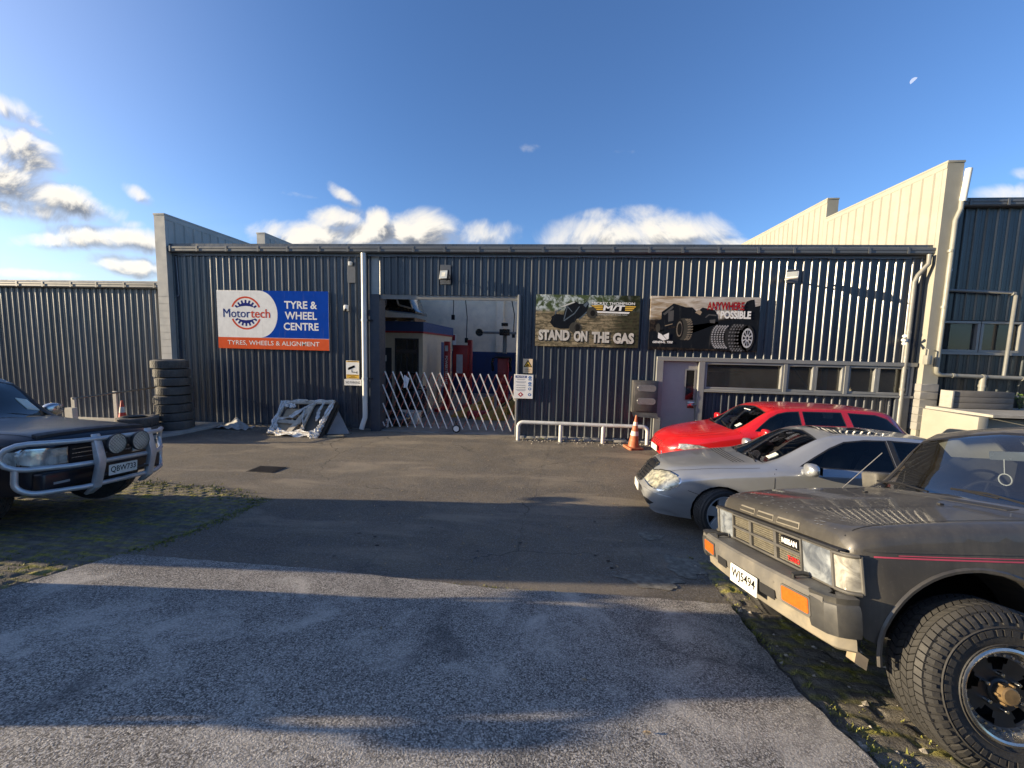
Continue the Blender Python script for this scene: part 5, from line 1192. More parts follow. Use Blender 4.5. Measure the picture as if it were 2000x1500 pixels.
for i in range(380): peb(rr.uniform(-.6, 6), 10.4-abs(rr.gauss(0, .22)), rr.uniform(.006, .03))
for i in range(120): peb(rr.uniform(-6, 3), rr.uniform(3.8, 9.5), rr.uniform(.004, .012))
for i in range(160): x = rr.uniform(1.72, 2.6); peb(x, rr.uniform(1, 4.8), rr.uniform(.008, .03))
o = m.build('gravel', mat('grit', (.3, .27, .22), .9, 0, .5, 40)); o['kind'] = 'stuff'
# wet dark oil spots
m = MB()
for i in range(16):
    x, y = rr.uniform(-3, 1.5), rr.uniform(3.7, 5.6); s = rr.uniform(.01, .022); m.poly([(x+s*1.3*cos(k*.52)*rr.uniform(.8, 1.1), y+s*sin(k*.52)*rr.uniform(.8, 1.1), hz(x, y)+.001) for k in range(12)])
struct(m.build('oil_spots', mat('oil', (.012, .012, .013), .35)))
# ================================================================ the moon
d = ray(1785, 158).normalized(); c = CP+d*1500; R_ = 1500*3.6/FPX
e1 = (rt*.75+up*.66).normalized(); e2 = d.cross(e1).normalized()
lx = (-rt*.78+up*.62); V = []; n = 16
side = lx.normalized(); axis = side.cross(d).normalized()
P = [c+axis*R_*cos(pi*i/n)+side*R_*sin(pi*i/n)-d*R_*.6*sin(pi*i/n) for i in range(n+1)]+[c+axis*R_*cos(pi*i/n)*.98+side*R_*.12*sin(pi*i/n)*-1-d*R_*.9*sin(pi*i/n) for i in range(n-1, 0, -1)]
mb = MB().poly(P)
mo = mb.build('moon', emit('moonlight', (.55, .63, .85), .52)); tag(mo, 'pale half moon high in the blue sky at the right', 'moon')

# moss and short grass along the joints of the slab and the pavers
rr = random.Random(77); m = MB()
def tuft(x, y, s, n=5):
    z = hz(x, y)
    for k in range(n):
        a = rr.uniform(0, 6.3); c, sn = cos(a), sin(a); h_ = s*rr.uniform(.5, 1.3); w = s*.22; ox, oy = rr.gauss(0, s*.5), rr.gauss(0, s*.5); lx, ly = c*h_*.5, sn*h_*.5
        m.poly([(x+ox-sn*w, y+oy+c*w, z), (x+ox+sn*w, y+oy-c*w, z), (x+ox+lx, y+oy+ly, z+h_)])
for i in range(170): x = rr.uniform(-.8, 1.72); tuft(x, 3.49+.03*x+rr.gauss(0, .015), rr.uniform(.006, .02))
for i in range(260): y = rr.uniform(.9, 3.5); tuft(1.72+abs(rr.gauss(0, .05)), y, rr.uniform(.008, .028))
for i in range(420): y = rr.uniform(3.3, 5.6); tuft(-4.1-.06*(y-3.4)+rr.gauss(0, .06), y, rr.uniform(.008, .026))
for i in range(500): x = rr.uniform(-7.2, -4.3); tuft(x, 5.9-max(0, x+5.4)*.4+rr.gauss(-.12, .12), rr.uniform(.01, .034))
for i in range(420): tuft(rr.uniform(-5.6, -4.1), rr.uniform(2.2, 3.3), rr.uniform(.01, .03))
for i in range(300): tuft(rr.uniform(1.75, 2.9), rr.uniform(.9, 4.6), rr.uniform(.01, .03))
for i in range(120): x = rr.uniform(-.6, 3); tuft(x, 10.42+rr.gauss(0, .05), rr.uniform(.01, .04))
o = m.build('joint_moss', mat('moss_blades', (.20, .20, .04), .8, 0, .5, 30)); o['kind'] = 'stuff'

# cracked seam and crumbling edge where the asphalt meets the slab on the right
rr = random.Random(9); m = MB()
def crack(pts, w):
    P = []
    for a, b in zip(pts, pts[1:]):
        n = max(2, int(math.dist(a, b)/.05))
        for k in range(n): P.append((a[0]+(b[0]-a[0])*k/n+rr.gauss(0, .008), a[1]+(b[1]-a[1])*k/n+rr.gauss(0, .008)))
    P.append(pts[-1]); V = []
    for i, p in enumerate(P):
        a, b = P[max(0, i-1)], P[min(len(P)-1, i+1)]; d = Vector((b[0]-a[0], b[1]-a[1])).normalized(); ww = w*rr.uniform(.4, 1.3)
        for s in (1, -1): x, y = p[0]-d.y*ww*s, p[1]+d.x*ww*s; V.append((x, y, hz(x, y)+.0015))
    m.add(V, [(2*i, 2*i+1, 2*i+3, 2*i+2) for i in range(len(P)-1)])
for q in (((-.35, 3.6), (-.2, 5.5), (-.1, 7.2), (.1, 9.2), (.2, 10.2)), ((1.25, 3.62), (1.1, 4.1), (1.2, 4.6), (1.0, 5.2)), ((1.2, 4.2), (1.5, 4.05), (1.75, 4.1))): crack(q, .0035)
struct(m.build('asphalt_cracks', mat('crack_dirt', (.16, .142, .11), .9, 0, .4, 20)))
m = MB()
def patch(cx, cy, rx, ry, seed):
    r2 = random.Random(seed); n = 40; ph = [r2.uniform(0, 6.3) for _ in range(4)]; V = [(cx, cy, hz(cx, cy)+.0022)]
    for k in range(n): a = 2*pi*k/n; q = 1+.16*sin(3*a+ph[0])+.1*sin(5*a+ph[1])+.07*sin(9*a+ph[2])+.05*sin(15*a+ph[3]); x, y = cx+rx*q*cos(a), cy+ry*q*sin(a); V.append((x, y, hz(x, y)+.0012))
    m.add(V, [(0, 1+k, 1+(k+1) % n) for k in range(n)])
for a in ((1.45, 5.15, .16, .12, 1), (1.15, 3.95, .3, .16, 2), (1.62, 4.35, .22, .25, 3)): patch(*a)
struct(m.build('worn_patches', mat('worn_asphalt', (.20, .185, .15), .9, 0, .35, 14, bump=.8, bscale=70, dirt=(.09, .085, .07), dscale=12, damt=.7)))
# ================================================================ vehicles: shared tools
def paint(name, col, metal=.0, rough=.28, coat=1., dust=None, damt=.4, flake=.0):
    if name in MATS: return MATS[name]
    m = bpy.data.materials.new(name); m.use_nodes = True; T = NT(m.node_tree); T.n.clear()
    out = T.add('ShaderNodeOutputMaterial'); b = T.add('ShaderNodeBsdfPrincipled'); co = T.add('ShaderNodeTexCoord').outputs['Object']
    c = T.mix(T.ramp(T.noise(co, 1.3, 4, .6), .3, .7), tuple(x*.93 for x in col), tuple(min(1, x*1.07) for x in col)); r_ = T.math('ADD', T.math('MULTIPLY', T.noise(co, 3, 4), .12), rough-.06); cw = coat
    if dust:
        dn = T.noise(co, 2.2, 6, .65, .4); sp = T.noise(co, 45, 3, .7); streak = T.noise(T.add('ShaderNodeMapping', {0: co, 3: (9, 9, .8)}).outputs[0], 2, 4, .65)
        k = T.math('MULTIPLY', T.ramp(dn, .3, .72, .25, 1), T.ramp(streak, .3, .7, .55, 1)); k = T.math('MULTIPLY', T.math('ADD', k, T.ramp(sp, .6, .72, 0, .35)), damt, clamp=True)
        c = T.mix(k, c, dust); r_ = T.math('ADD', r_, T.math('MULTIPLY', k, .45)); T.l.new(T.math('SUBTRACT', coat, T.math('MULTIPLY', k, coat*1.1), clamp=True), b.inputs['Coat Weight'])
    else: b.inputs['Coat Weight'].default_value = coat
    b.inputs['Coat Roughness'].default_value = .05
    bf = T.add('ShaderNodeNewGeometry').outputs['Backfacing']           # the inside of the panels is dark trim
    c = T.mix(bf, c, (.010, .010, .011))
    T.l.new(c, b.inputs['Base Color']); T.l.new(r_, b.inputs['Roughness']); T.l.new(T.math('MULTIPLY', T.math('SUBTRACT', 1.0, bf), metal), b.inputs['Metallic'])
    T.l.new(b.outputs[0], out.inputs[0]); MATS[name] = m; return m
def lampmat(name, col, col2, s=40):
    if name in MATS: return MATS[name]
    m = bpy.data.materials.new(name); m.use_nodes = True; T = NT(m.node_tree); T.n.clear()
    out = T.add('ShaderNodeOutputMaterial'); b = T.add('ShaderNodeBsdfPrincipled'); co = T.add('ShaderNodeTexCoord').outputs['Object']
    n = T.noise(co, s*.35, 4, .6, 1.5); w = T.add('ShaderNodeTexVoronoi', {'Vector': co, 'Scale': s*.6}, feature='SMOOTH_F1').outputs[0]
    c = T.mix(T.ramp(T.math('ADD', T.math('MULTIPLY', n, .75), T.math('MULTIPLY', w, .25)), .35, .62), col, col2)
    T.l.new(c, b.inputs['Base Color']); b.inputs['Roughness'].default_value = .22; b.inputs['Metallic'].default_value = .35; b.inputs['Coat Weight'].default_value = 1.; b.inputs['Coat Roughness'].default_value = .02
    bn = T.add('ShaderNodeBump', {'Strength': .35, 'Distance': .01, 'Height': w}); T.l.new(bn.outputs[0], b.inputs['Normal'])
    T.l.new(b.outputs[0], out.inputs[0]); MATS[name] = m; return m
PLAST = mat('black_plastic', (.022, .022, .023), .55, 0, .1, 8, dirt=(.06, .058, .05), damt=.3); DUSTP = mat('dusty_plastic', (.075, .072, .066), .65, 0, .12, 6, dirt=(.18, .165, .13), dscale=3, damt=.6)
TRIM = mat('rubber_trim', (.014, .014, .015), .5, 0, .05); SEAT = mat('seat_fabric', (.24, .225, .20), .85, 0, .1, 6); SEATD = mat('seat_dark', (.045, .045, .048), .8, 0, .1, 6); TYRE = mat('tyre_rubber', (.028, .027, .026), .7, 0, .15, 6, bump=.2, bscale=60, dirt=(.085, .08, .07), dscale=4, damt=.5)
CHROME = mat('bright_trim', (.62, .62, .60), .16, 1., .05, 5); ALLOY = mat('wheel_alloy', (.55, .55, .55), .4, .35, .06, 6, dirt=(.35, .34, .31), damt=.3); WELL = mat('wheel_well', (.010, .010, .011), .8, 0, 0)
GLS = glass('car_glass', (.42, .46, .46), 1.15, .0); GLSD = glass('car_glass_tinted', (.36, .37, .375), 1.0, .0); GLSC = glass('windscreen_glass', (.60, .64, .64), 1.6, .0); GLDUST = glass('dusty_windscreen', (.52, .56, .58), 2.4, .01, (.28, .26, .21), .04)
def pchip(xs, ys):
    n = len(xs); h = [xs[i+1]-xs[i] for i in range(n-1)]; d = [(ys[i+1]-ys[i])/h[i] for i in range(n-1)]; m = [d[0]]+[0]*(n-2)+[d[-1]]
    for i in range(1, n-1):
        if d[i-1]*d[i] > 0: w1 = 2*h[i]+h[i-1]; w2 = h[i]+2*h[i-1]; m[i] = (w1+w2)/(w1/d[i-1]+w2/d[i])
    def f(x):
        i = 0
        while i < n-2 and x > xs[i+1]: i += 1
        t = (x-xs[i])/h[i]; t2, t3 = t*t, t*t*t
        return ys[i]*(2*t3-3*t2+1)+h[i]*m[i]*(t3-2*t2+t)+ys[i+1]*(-2*t3+3*t2)+h[i]*m[i+1]*(t3-t2)
    return f
def fillet(P, N=4):
    out = []
    for i, (y, z, r) in enumerate(P):
        if i == 0 or i == len(P)-1: out.append((y, z)); continue
        a = Vector(P[i-1][:2]); b = Vector((y, z)); c = Vector(P[i+1][:2]); la, lc = (a-b).length, (c-b).length
        d = min(r, .42*la, .42*lc) if r else 1e-4
        p, q = b+(a-b)*(d/max(la, 1e-6)), b+(c-b)*(d/max(lc, 1e-6))
        for k in range(N+1): t = k/N; v = p*(1-t)**2+b*2*t*(1-t)+q*t*t; out.append((v.x, v.y))
    res = [out[0]]
    for a, b in zip(out, out[1:]): res.append(b)
    return res
SUB = [1]
def section(w, zb, zs, yr, zr, zc, tuck, rs=.03, rr=.05):
    h = zs-zb; e = max(min(w-.07, w-.01), yr) if yr < w-.07 else w-.03
    P = [(w-tuck, zb, 0), (w-.3*tuck, zb+.3*h, .12), (w, zb+.64*h, .16), (w-.018, zs-.025, rs), (e, zs+.012, .02), (yr, zr, rr), (yr*.55, zr+.72*(zc-zr), .2), (0, zc, 0)]
    Q = fillet(P); out = []
    for i in range(len(Q)-1):
        a, b = Q[i], Q[i+1]; n = 3 if i in (5, 10, 15, 20, 25, 30) or i == 0 else 1
        for k in range(n): out.append((a[0]+(b[0]-a[0])*k/n, a[1]+(b[1]-a[1])*k/n))
    return out+[Q[-1]]
class Car:
    def __init__(s, name, label, pose, keys, bow, paintm, per=5):
        """keys: rows (x, w, zb, zs, yr, zr, zc, tuck); bow: [(x, amount)] plan curvature"""
        X, Y, yaw, Z, roll, pit = pose
        s.t = thing(name, label, 'car'); M = Matrix.Translation((X, Y, Z)) @ Matrix.Rotation(yaw, 4, 'Z') @ Matrix.Rotation(pit, 4, 'Y') @ Matrix.Rotation(roll, 4, 'X')
        s.t.matrix_basis = M; s.M = M; s.paint = paintm
        xs = [k[0] for k in keys]; s.f = [pchip(xs, [k[c] for k in keys]) for c in range(1, 8)]
        bx, by = [b[0] for b in bow], [b[1] for b in bow]; S = []
        for i in range(len(xs)-1):
            n = per if xs[i+1]-xs[i] > .12 else 3
            S += [xs[i]+(xs[i+1]-xs[i])*k/n for k in range(n)]
        S.append(xs[-1]); V = []; half = None
        for x in S:
            sec = section(*[f(x) for f in s.f]); w = s.f[0](x); bo = interp(x, bx, by); half = len(sec)
            row = [(x+bo*min(1.2, (y/.85)**2), -y, z) for y, z in sec]+[(x+bo*min(1.2, (y/.85)**2), y, z) for y, z in reversed(sec[:-1])]
            V.append(row)
        bm = bmesh.new(); G = [[bm.verts.new(p) for p in row] for row in V]; n = len(V[0])
        for i in range(len(S)-1):
            for j in range(n-1): bm.faces.new((G[i][j], G[i+1][j], G[i+1][j+1], G[i][j+1]))
        for row in (G[0], G[-1]):
            for j in range(half-1):
                a, b, c, d = row[j], row[j+1], row[n-2-j], row[n-1-j]
                try: bm.faces.new((a, b, c, d) if b is not c else (a, b, d))
                except ValueError: pass
        bmesh.ops.remove_doubles(bm, verts=bm.verts, dist=.0004); bmesh.ops.recalc_face_normals(bm, faces=bm.faces)
        # make sure normals face out
        top = max(bm.faces, key=lambda f: f.calc_center_median().z)
        if top.normal.z < 0: bmesh.ops.reverse_faces(bm, faces=bm.faces)
        s.lab = bm.faces.layers.int.new('part'); s.bm = bm; s.tree = BVHTree.FromBMesh(bm); s.names = {}
    def _cut(s, poly, ax, test):
        bm = s.bm; P = [Vector(p) for p in poly]; n = len(P); area = sum(P[i].x*P[(i+1) % n].y-P[(i+1) % n].x*P[i].y for i in range(n))
        if area < 0: P.reverse()
        lo = Vector((min(p.x for p in P)-.25, min(p.y for p in P)-.25)); hi = Vector((max(p.x for p in P)+.25, max(p.y for p in P)+.25))
        uv = (lambda c: (c.x, c.z)) if ax == 'side' else (lambda c: (c.x, c.y)) if ax == 'top' else (lambda c: (c.y, c.z))
        for i in range(n):
            a, b = P[i], P[(i+1) % n]; d = b-a; nn = Vector((d.y, -d.x))
            no = Vector((nn.x, 0, nn.y)) if ax == 'side' else Vector((nn.x, nn.y, 0)) if ax == 'top' else Vector((0, nn.x, nn.y))
            co = Vector((a.x, 0, a.y)) if ax == 'side' else Vector((a.x, a.y, 0)) if ax == 'top' else Vector((0, a.x, a.y))
            fs = [f for f in bm.faces if test(f) and lo.x < uv(f.calc_center_median())[0] < hi.x and lo.y < uv(f.calc_center_median())[1] < hi.y]
            g = set(fs)
            for f in fs: g.update(f.edges); g.update(f.verts)
            bmesh.ops.bisect_plane(bm, geom=list(g), dist=1e-5, plane_co=co, plane_no=no)
        res = []
        for f in bm.faces:
            if not test(f): continue
            c = uv(f.calc_center_median())
            if all((P[(i+1) % n].x-P[i].x)*(c[1]-P[i].y)-(P[(i+1) % n].y-P[i].y)*(c[0]-P[i].x) > 0 for i in range(n)): res.append(f)
        return res
    def pane(s, name, poly, ax, m, trim=.022, side=0):
        test = {'side': lambda f: abs(f.normal.y) > .25 and f.calc_center_median().y*side > 0, 'top': lambda f: f.normal.z > .12, 'front': lambda f: abs(f.normal.x) > .12}[ax]
        if ax == 'top': zt = lambda f: f.normal.z > .12 and f.calc_center_median().z > .8; test = zt
        fs = s._cut(poly, ax, test); k = len(s.names)+2
        for f in fs: f[s.lab] = k
        if trim and fs:
            r = bmesh.ops.inset_region(s.bm, faces=fs, thickness=trim, depth=-.004, use_boundary=True, use_even_offset=True)
            for f in r['faces']: f[s.lab] = 1
            for f in fs: f[s.lab] = k
        s.names[k] = (name, m)
    wells = 0
    def arch(s, x, z, R, depth=.26, n=22):
        for side in (-1, 1):
            s.wells += 1
            fs = s._cut([(x+R*cos(2*pi*i/n), z+R*sin(2*pi*i/n)) for i in range(n)], 'side', lambda f: f.calc_center_median().y*side > .45 and abs(f.normal.y) > .15)
            bmesh.ops.delete(s.bm, geom=fs, context='FACES')
            ed = [e for e in s.bm.edges if e.is_boundary and all((v.co.x-x)**2+(v.co.z-z)**2 < (R*1.03)**2 and v.co.y*side > .4 and (v.co.x-x)**2+(v.co.z-z)**2 > (R*.9)**2 for v in e.verts)]
            r = bmesh.ops.extrude_edge_only(s.bm, edges=ed)
            nv = [g for g in r['geom'] if isinstance(g, bmesh.types.BMVert)]
            # small rolled lip, then the well
            for v in nv: v.co.y -= side*.03
            for f in [g for g in r['geom'] if isinstance(g, bmesh.types.BMFace)]: f[s.lab] = 0
            r2 = bmesh.ops.extrude_edge_only(s.bm, edges=[g for g in r['geom'] if isinstance(g, bmesh.types.BMEdge)])
            for g in r2['geom']:
                if isinstance(g, bmesh.types.BMVert): g.co.y -= side*depth
                if isinstance(g, bmesh.types.BMFace): g[s.lab] = -1-s.wells
    def split(s):
        labs = set(f[s.lab] for f in s.bm.faces)
        bmesh.ops.recalc_face_normals  # orientation already consistent
        for k in sorted(labs):
            b2 = s.bm.copy(); ly = b2.faces.layers.int['part']
            bmesh.ops.delete(b2, geom=[f for f in b2.faces if f[ly] != k], context='FACES')
            nm, m = {0: ('body', s.paint), 1: ('window_trim', TRIM)}.get(k) or s.names.get(k) or ('wheel_well', WELL)
            finish(b2, nm, m, s.t, True, True, 38)
        s.bm.free()
    # --- conforming patches
    def decal(s, name, poly, ax, m, off=.004, res=.05, skirt=.012, parent=None, smooth=True):
        b = bmesh.new(); vs = [b.verts.new((p[0], p[1], 0)) for p in poly]; b.faces.new(vs); bmesh.ops.triangulate(b, faces=b.faces)
        for _ in range(4):
            L = [e for e in b.edges if e.calc_length() > res]
            if not L: break
            bmesh.ops.subdivide_edges(b, edges=L, cuts=1); bmesh.ops.triangulate(b, faces=b.faces)
        dr = {'front': Vector((1, 0, 0)), 'left': Vector((0, 1, 0)), 'right': Vector((0, -1, 0)), 'top': Vector((0, 0, -1)), 'rear': Vector((-1, 0, 0))}[ax]
        for v in b.verts:
            a, c = v.co.x, v.co.y; o = {'front': Vector((-1.5, a, c)), 'left': Vector((a, -2.5, c)), 'right': Vector((a, 2.5, c)), 'top': Vector((a, c, 4)), 'rear': Vector((8, a, c))}[ax]
            h, nrm, i, dist = s.tree.ray_cast(o, dr)
            if h is None:
                h, nrm, i, dist = s.tree.find_nearest(o+dr*1.6)
            if nrm.dot(dr) > 0: nrm = -nrm
            v.co = h+nrm*off
        bmesh.ops.recalc_face_normals(b, faces=b.faces)
        if b.faces and sum(f.normal.dot(dr) for f in b.faces) > 0: bmesh.ops.reverse_faces(b, faces=b.faces)
        if skirt:
            r = bmesh.ops.extrude_edge_only(b, edges=[e for e in b.edges if e.is_boundary])
            for g in r['geom']:
                if isinstance(g, bmesh.types.BMVert): g.co += dr*(off+skirt)
        return finish(b, name, m, parent or s.t, smooth, True, 50)
    def ribbon(s, name, pts, ax, m, w=.006, off=.0025):
        P = [Vector(p) for p in pts]; L = []
        for a, b in zip(P, P[1:]):
            n = max(1, int((b-a).length/.05))
            for k in range(n): L.append(a.lerp(b, k/n))
        L.append(P[-1]); mb = MB(); V = []
        dr = {'front': Vector((1, 0, 0)), 'left': Vector((0, 1, 0)), 'right': Vector((0, -1, 0)), 'top': Vector((0, 0, -1))}[ax]
        for i, p in enumerate(L):
            t = (L[min(i+1, len(L)-1)]-L[max(i-1, 0)]).normalized(); n = Vector((-t.y, t.x))*w/2
            for q in (p+n, p-n):
                o = {'front': Vector((-1.5, q.x, q.y)), 'left': Vector((q.x, -2.5, q.y)), 'right': Vector((q.x, 2.5, q.y)), 'top': Vector((q.x, q.y, 4))}[ax]
                h, nr, _, _ = s.tree.ray_cast(o, dr)
                if h is None: h, nr, _, _ = s.tree.find_nearest(o+dr*1.7)
                if nr.dot(dr) > 0: nr = -nr
                V.append(h+nr*off)
        mb.add(V, [(2*i, 2*i+1, 2*i+3, 2*i+2) for i in range(len(L)-1)])
        return mb.build(name, m, s.t, True, local=True)
    def hit(s, o, d):
        h, n, _, _ = s.tree.ray_cast(Vector(o), Vector(d)); return h
    def put(s, mb, name, m, parent=None, **k): return mb.build(name, m, parent or s.t, local=True, **k)
    def plate(s, txt, y0, z0, x, w=.36, h=.125, tilt=0, yawp=0):
        M_ = Matrix.Translation((x, y0, z0)) @ Matrix.Rotation(yawp, 4, 'Z') @ Matrix.Rotation(tilt, 4, 'Y')
        fn = lambda d: (lambda a, b: tuple(M_ @ Vector((-d, -a, b))))
        mb = MB().prism(rrect(0, 0, w/2, h/2, .008), lambda a, b, d: fn(d)(a, b), 0, .004)
        p = s.put(mb, 'number_plate', mat('plate_white', (.80, .79, .72), .45, 0, .06, 20, dirt=(.4, .36, .27), damt=.35))
        mb = MB(); text_on(mb, txt, fn(.0055), w=w*.88, h=h*.64, bold=.012); s.put(mb, 'lettering', SBLK, p); return p
    def wheel(s, x, y, R, w, r, style, steer=0, lugs=40, chunky=.0, z=None):
        sd = -1 if y < 0 else 1                       # outer face looks to -y on the left side
        e = bpy.data.objects.new('wheel', None); COL.objects.link(e); e.parent = s.t; e.empty_display_size = .1
        e.matrix_basis = Matrix.Translation((x, y, z if z is not None else R)) @ Matrix.Rotation(steer, 4, 'Z') @ Matrix.Rotation(pi if sd > 0 else 0, 4, 'Z')
        h = w/2
        prof = [(r-.005, -h*.62), (r+.012, -h*.86), (r+(R-r)*.3, -h*.98), (r+(R-r)*.62, -h*.97), (R-.035, -h*.88), (R-.012, -h*.74), (R-.007, -h*.5), (R-.005, 0), (R-.007, h*.5), (R-.012, h*.74), (R-.035, h*.88), (r+(R-r)*.5, h), (r+.012, h*.86), (r-.005, h*.6)]
        s.put(MB().lathe(prof, 64), 'tyre', TYRE, e, smooth=True, ang=35)
        tr = MB(); rows = ((-.80, -.57), (-.53, -.29), (-.26, -.02), (.02, .26), (.29, .53), (.57, .80))
        for k in range(lugs):
            for q, (a0_, a1_) in enumerate(rows):
                b0 = 2*pi*(k+.5*(q % 2))/lugs; b1 = b0+2*pi/lugs*.84; sk = (.5 if 0 < q < len(rows)-1 else .2)*(1 if q % 2 else -1)*2*pi/lugs; pts = []
                for rr_ in (R-.02, R+.004*chunky*3):
                    for ai, ah in enumerate((a0_, a1_)):
                        for bb in (b0, b1):
                            rad = rr_-(.012 if abs(ah) > .75 else 0); pts.append((rad*cos(bb+ai*sk), ah*h, rad*sin(bb+ai*sk)))
                tr.add(pts, [(0, 1, 3, 2), (4, 6, 7, 5), (0, 4, 5, 1), (2, 3, 7, 6), (0, 2, 6, 4), (1, 5, 7, 3)])
            if chunky:                                 # lugs that run down the shoulder
                for sg in (-1,):
                    b0 = 2*pi*k/lugs; b1 = b0+2*pi/lugs*(.62 if k % 2 else .5); rin = R-(.062 if k % 2 else .048)
                    pts = [(R-.010, sg*h*.82), (R-.032, sg*h*.95), (rin, sg*h*1.0), (rin, sg*h*.93), (R-.04, sg*h*.8)]
                    V = [(a*cos(b), hh, a*sin(b)) for b in (b0, b1) for a, hh in pts]; n = 5
                    tr.add(V, [tuple(range(5)), tuple(range(9, 4, -1))]+[(i, n+i, n+(i+1) % n, (i+1) % n) for i in range(n)])
        s.put(tr, 'tread', TYRE, e)
        if chunky:
            q = MB()
            for rad, ww in ((R-.075, .004), (r+.035, .003)): q.lathe([(rad-ww, -h*.985), (rad, -h*1.02), (rad+ww, -h*.985)], 64)
            nb = 46                                    # moulded block pattern on the sidewall
            for k in range(nb):
                a = 2*pi*k/nb; a2 = a+2*pi/nb*(.55+.3*((k*5) % 3)/2)
                q.add([(rr_*cos(b), -h*dh, rr_*sin(b)) for dh in (.97, 1.015) for rr_, b in ((R-.115, a), (R-.115, a2), (R-.085, a2), (R-.085, a))], [(4, 5, 6, 7), (0, 1, 5, 4), (1, 2, 6, 5), (2, 3, 7, 6), (3, 0, 4, 7)])
            s.put(q, 'sidewall_moulding', TYRE, e)
        style(s, e, R, w, r, h)
        return e
def rim_star(n, spoke_w, m, dish=.02):
    def f(s, e, R, w, r, h):
        s.put(MB().lathe([(r+.012, -h*.80), (r+.004, -h*.86), (r-.008, -h*.84), (r-.016, -h*.6), (r-.03, -h*.2), (r-.03, h*.6)], 48), 'rim', m, e, smooth=True, ang=40)
        s.put(MB().lathe([(0, h*.1), (r-.03, h*.1)], 32), 'brake_disc', mat('brake_dark', (.02, .02, .02), .5, .3), e)
        q = MB()
        for i in range(n):
            a = 2*pi*i/n+.35; pts = [(.03, -.62*spoke_w), (r*.42, -.5*spoke_w), (r-.012, -.62*spoke_w), (r-.012, .62*spoke_w), (r*.42, .5*spoke_w), (.03, .62*spoke_w)]
            V = []
            for dd in (-h*.62, -h*.3):
                for rr_, t_ in pts:
                    ax = dd-(-dish if rr_ < .05 else 0) - (.012 if rr_ > r*.5 else 0); V.append((rr_*cos(a)-t_*sin(a), ax, rr_*sin(a)+t_*cos(a)))
            q.add(V, [tuple(range(6)), tuple(range(11, 5, -1))]+[(j, 6+j, 6+(j+1) % 6, (j+1) % 6) for j in range(6)])
        q.lathe([(0, -h*.6), (r*.33, -h*.62), (r*.36, -h*.3)], 24)
        s.put(q, 'spokes', m, e, bev=.004, seg=1)
        q = MB()
        for i in range(5): a = 2*pi*(i+.5)/5+.35; q.lathe([(0, -h*.66), (.011, -h*.66), (.012, -h*.5)], 8, Matrix.Translation((r*.24*cos(a), 0, r*.24*sin(a))))
        q.build_each('wheel_bolt', BLACK, e, local=True)
    return f
def rim_offroad(s, e, R, w, r, h):
    s.put(MB().lathe([(r+.018, -h*.82), (r+.016, -h*.94), (r+.004, -h*.97), (r-.006, -h*.93), (r-.010, -h*.72), (r-.022, -h*.58), (r-.026, -h*.50)], 56), 'rim_lip', mat('polished_lip', (.50, .48, .44), .28, .9, .12, 9, dirt=(.22, .19, .14), dscale=6, damt=.5), e, smooth=True, ang=40)
    BKW = mat('wheel_black', (.028, .027, .026), .4, .1, .1, 8, dirt=(.05, .045, .035), damt=.4); BR = mat('hub_brass', (.23, .155, .075), .5, .4, .2, 20)
    s.put(MB().lathe([(r-.022, -h*.585), (r-.045, -h*.60), (r-.05, -h*.5)], 56), 'bolt_ring', mat('ring_grey', (.16, .155, .15), .4, .6, .1, 9), e, smooth=True)
    q = MB()
    for i in range(26): a = 2*pi*i/26; q.lathe([(0, -h*.69), (.0065, -h*.685), (.008, -h*.58)], 8, Matrix.Translation(((r-.034)*cos(a), 0, (r-.034)*sin(a))))
    q.build_each('rim_bolt', CHROME, e, local=True, smooth=True)
    # dished disc with five openings
    q = MB(); n = 5; rin, rout = r*.48, r*.80; seg = 60; ax = lambda rad: -h*(.46+.16*(rad/r)) if rad > r*.4 else -h*.50
    radii = [.03, rin, (rin+rout)/2, rout, r-.045]
    def hole(a, j):
        d = ((a/(2*pi)*n+.25) % 1)-.5; wdt = (.0, .10, .21)[j] if j < 3 else 0
        return abs(d) < (.13 if j == 1 else .23)
    for k in range(seg):
        a0_, a1_ = 2*pi*k/seg, 2*pi*(k+1)/seg; am = (a0_+a1_)/2
        for j in range(4):
            if j in (1, 2) and hole(am, j): continue
            q.add([(rr_*cos(b), ax(rr_), rr_*sin(b)) for rr_, b in ((radii[j], a0_), (radii[j+1], a0_), (radii[j+1], a1_), (radii[j], a1_))], [(0, 1, 2, 3)])
    s.put(q, 'wheel_disc', BKW, e, smooth=False)
    s.put(MB().lathe([(0, h*.3), (r-.03, h*.3), (r-.03, -h*.4)], 32), 'brake_drum', BLACK, e)
    s.put(MB().lathe([(r*.30, -h*.44), (r*.29, -h*.58), (r*.24, -h*.62), (r*.23, -h*.74), (0, -h*.74)], 28), 'hub', BKW, e, smooth=True, ang=30)
    s.put(MB().lathe([(r*.205, -h*.72), (r*.20, -h*.90), (r*.165, -h*.94), (0, -h*.95)], 24), 'hub_cap', BR, e, smooth=True, ang=30)
    q = MB()
    for i in range(6): a = 2*pi*i/6; q.lathe([(0, -h*.88), (.006, -h*.88), (.007, -h*.72)], 6, Matrix.Translation((r*.235*cos(a), 0, r*.235*sin(a))))
    q.build_each('hub_bolt', BR, e, local=True)
    q = MB()
    for i in range(6): a = 2*pi*(i+.5)/6; q.lathe([(0, -h*.74), (.008, -h*.73), (.0115, -h*.66), (.0125, -h*.42)], 10, Matrix.Translation((r*.40*cos(a), 0, r*.40*sin(a))))
    q.build_each('wheel_nut', CHROME, e, local=True, smooth=True)
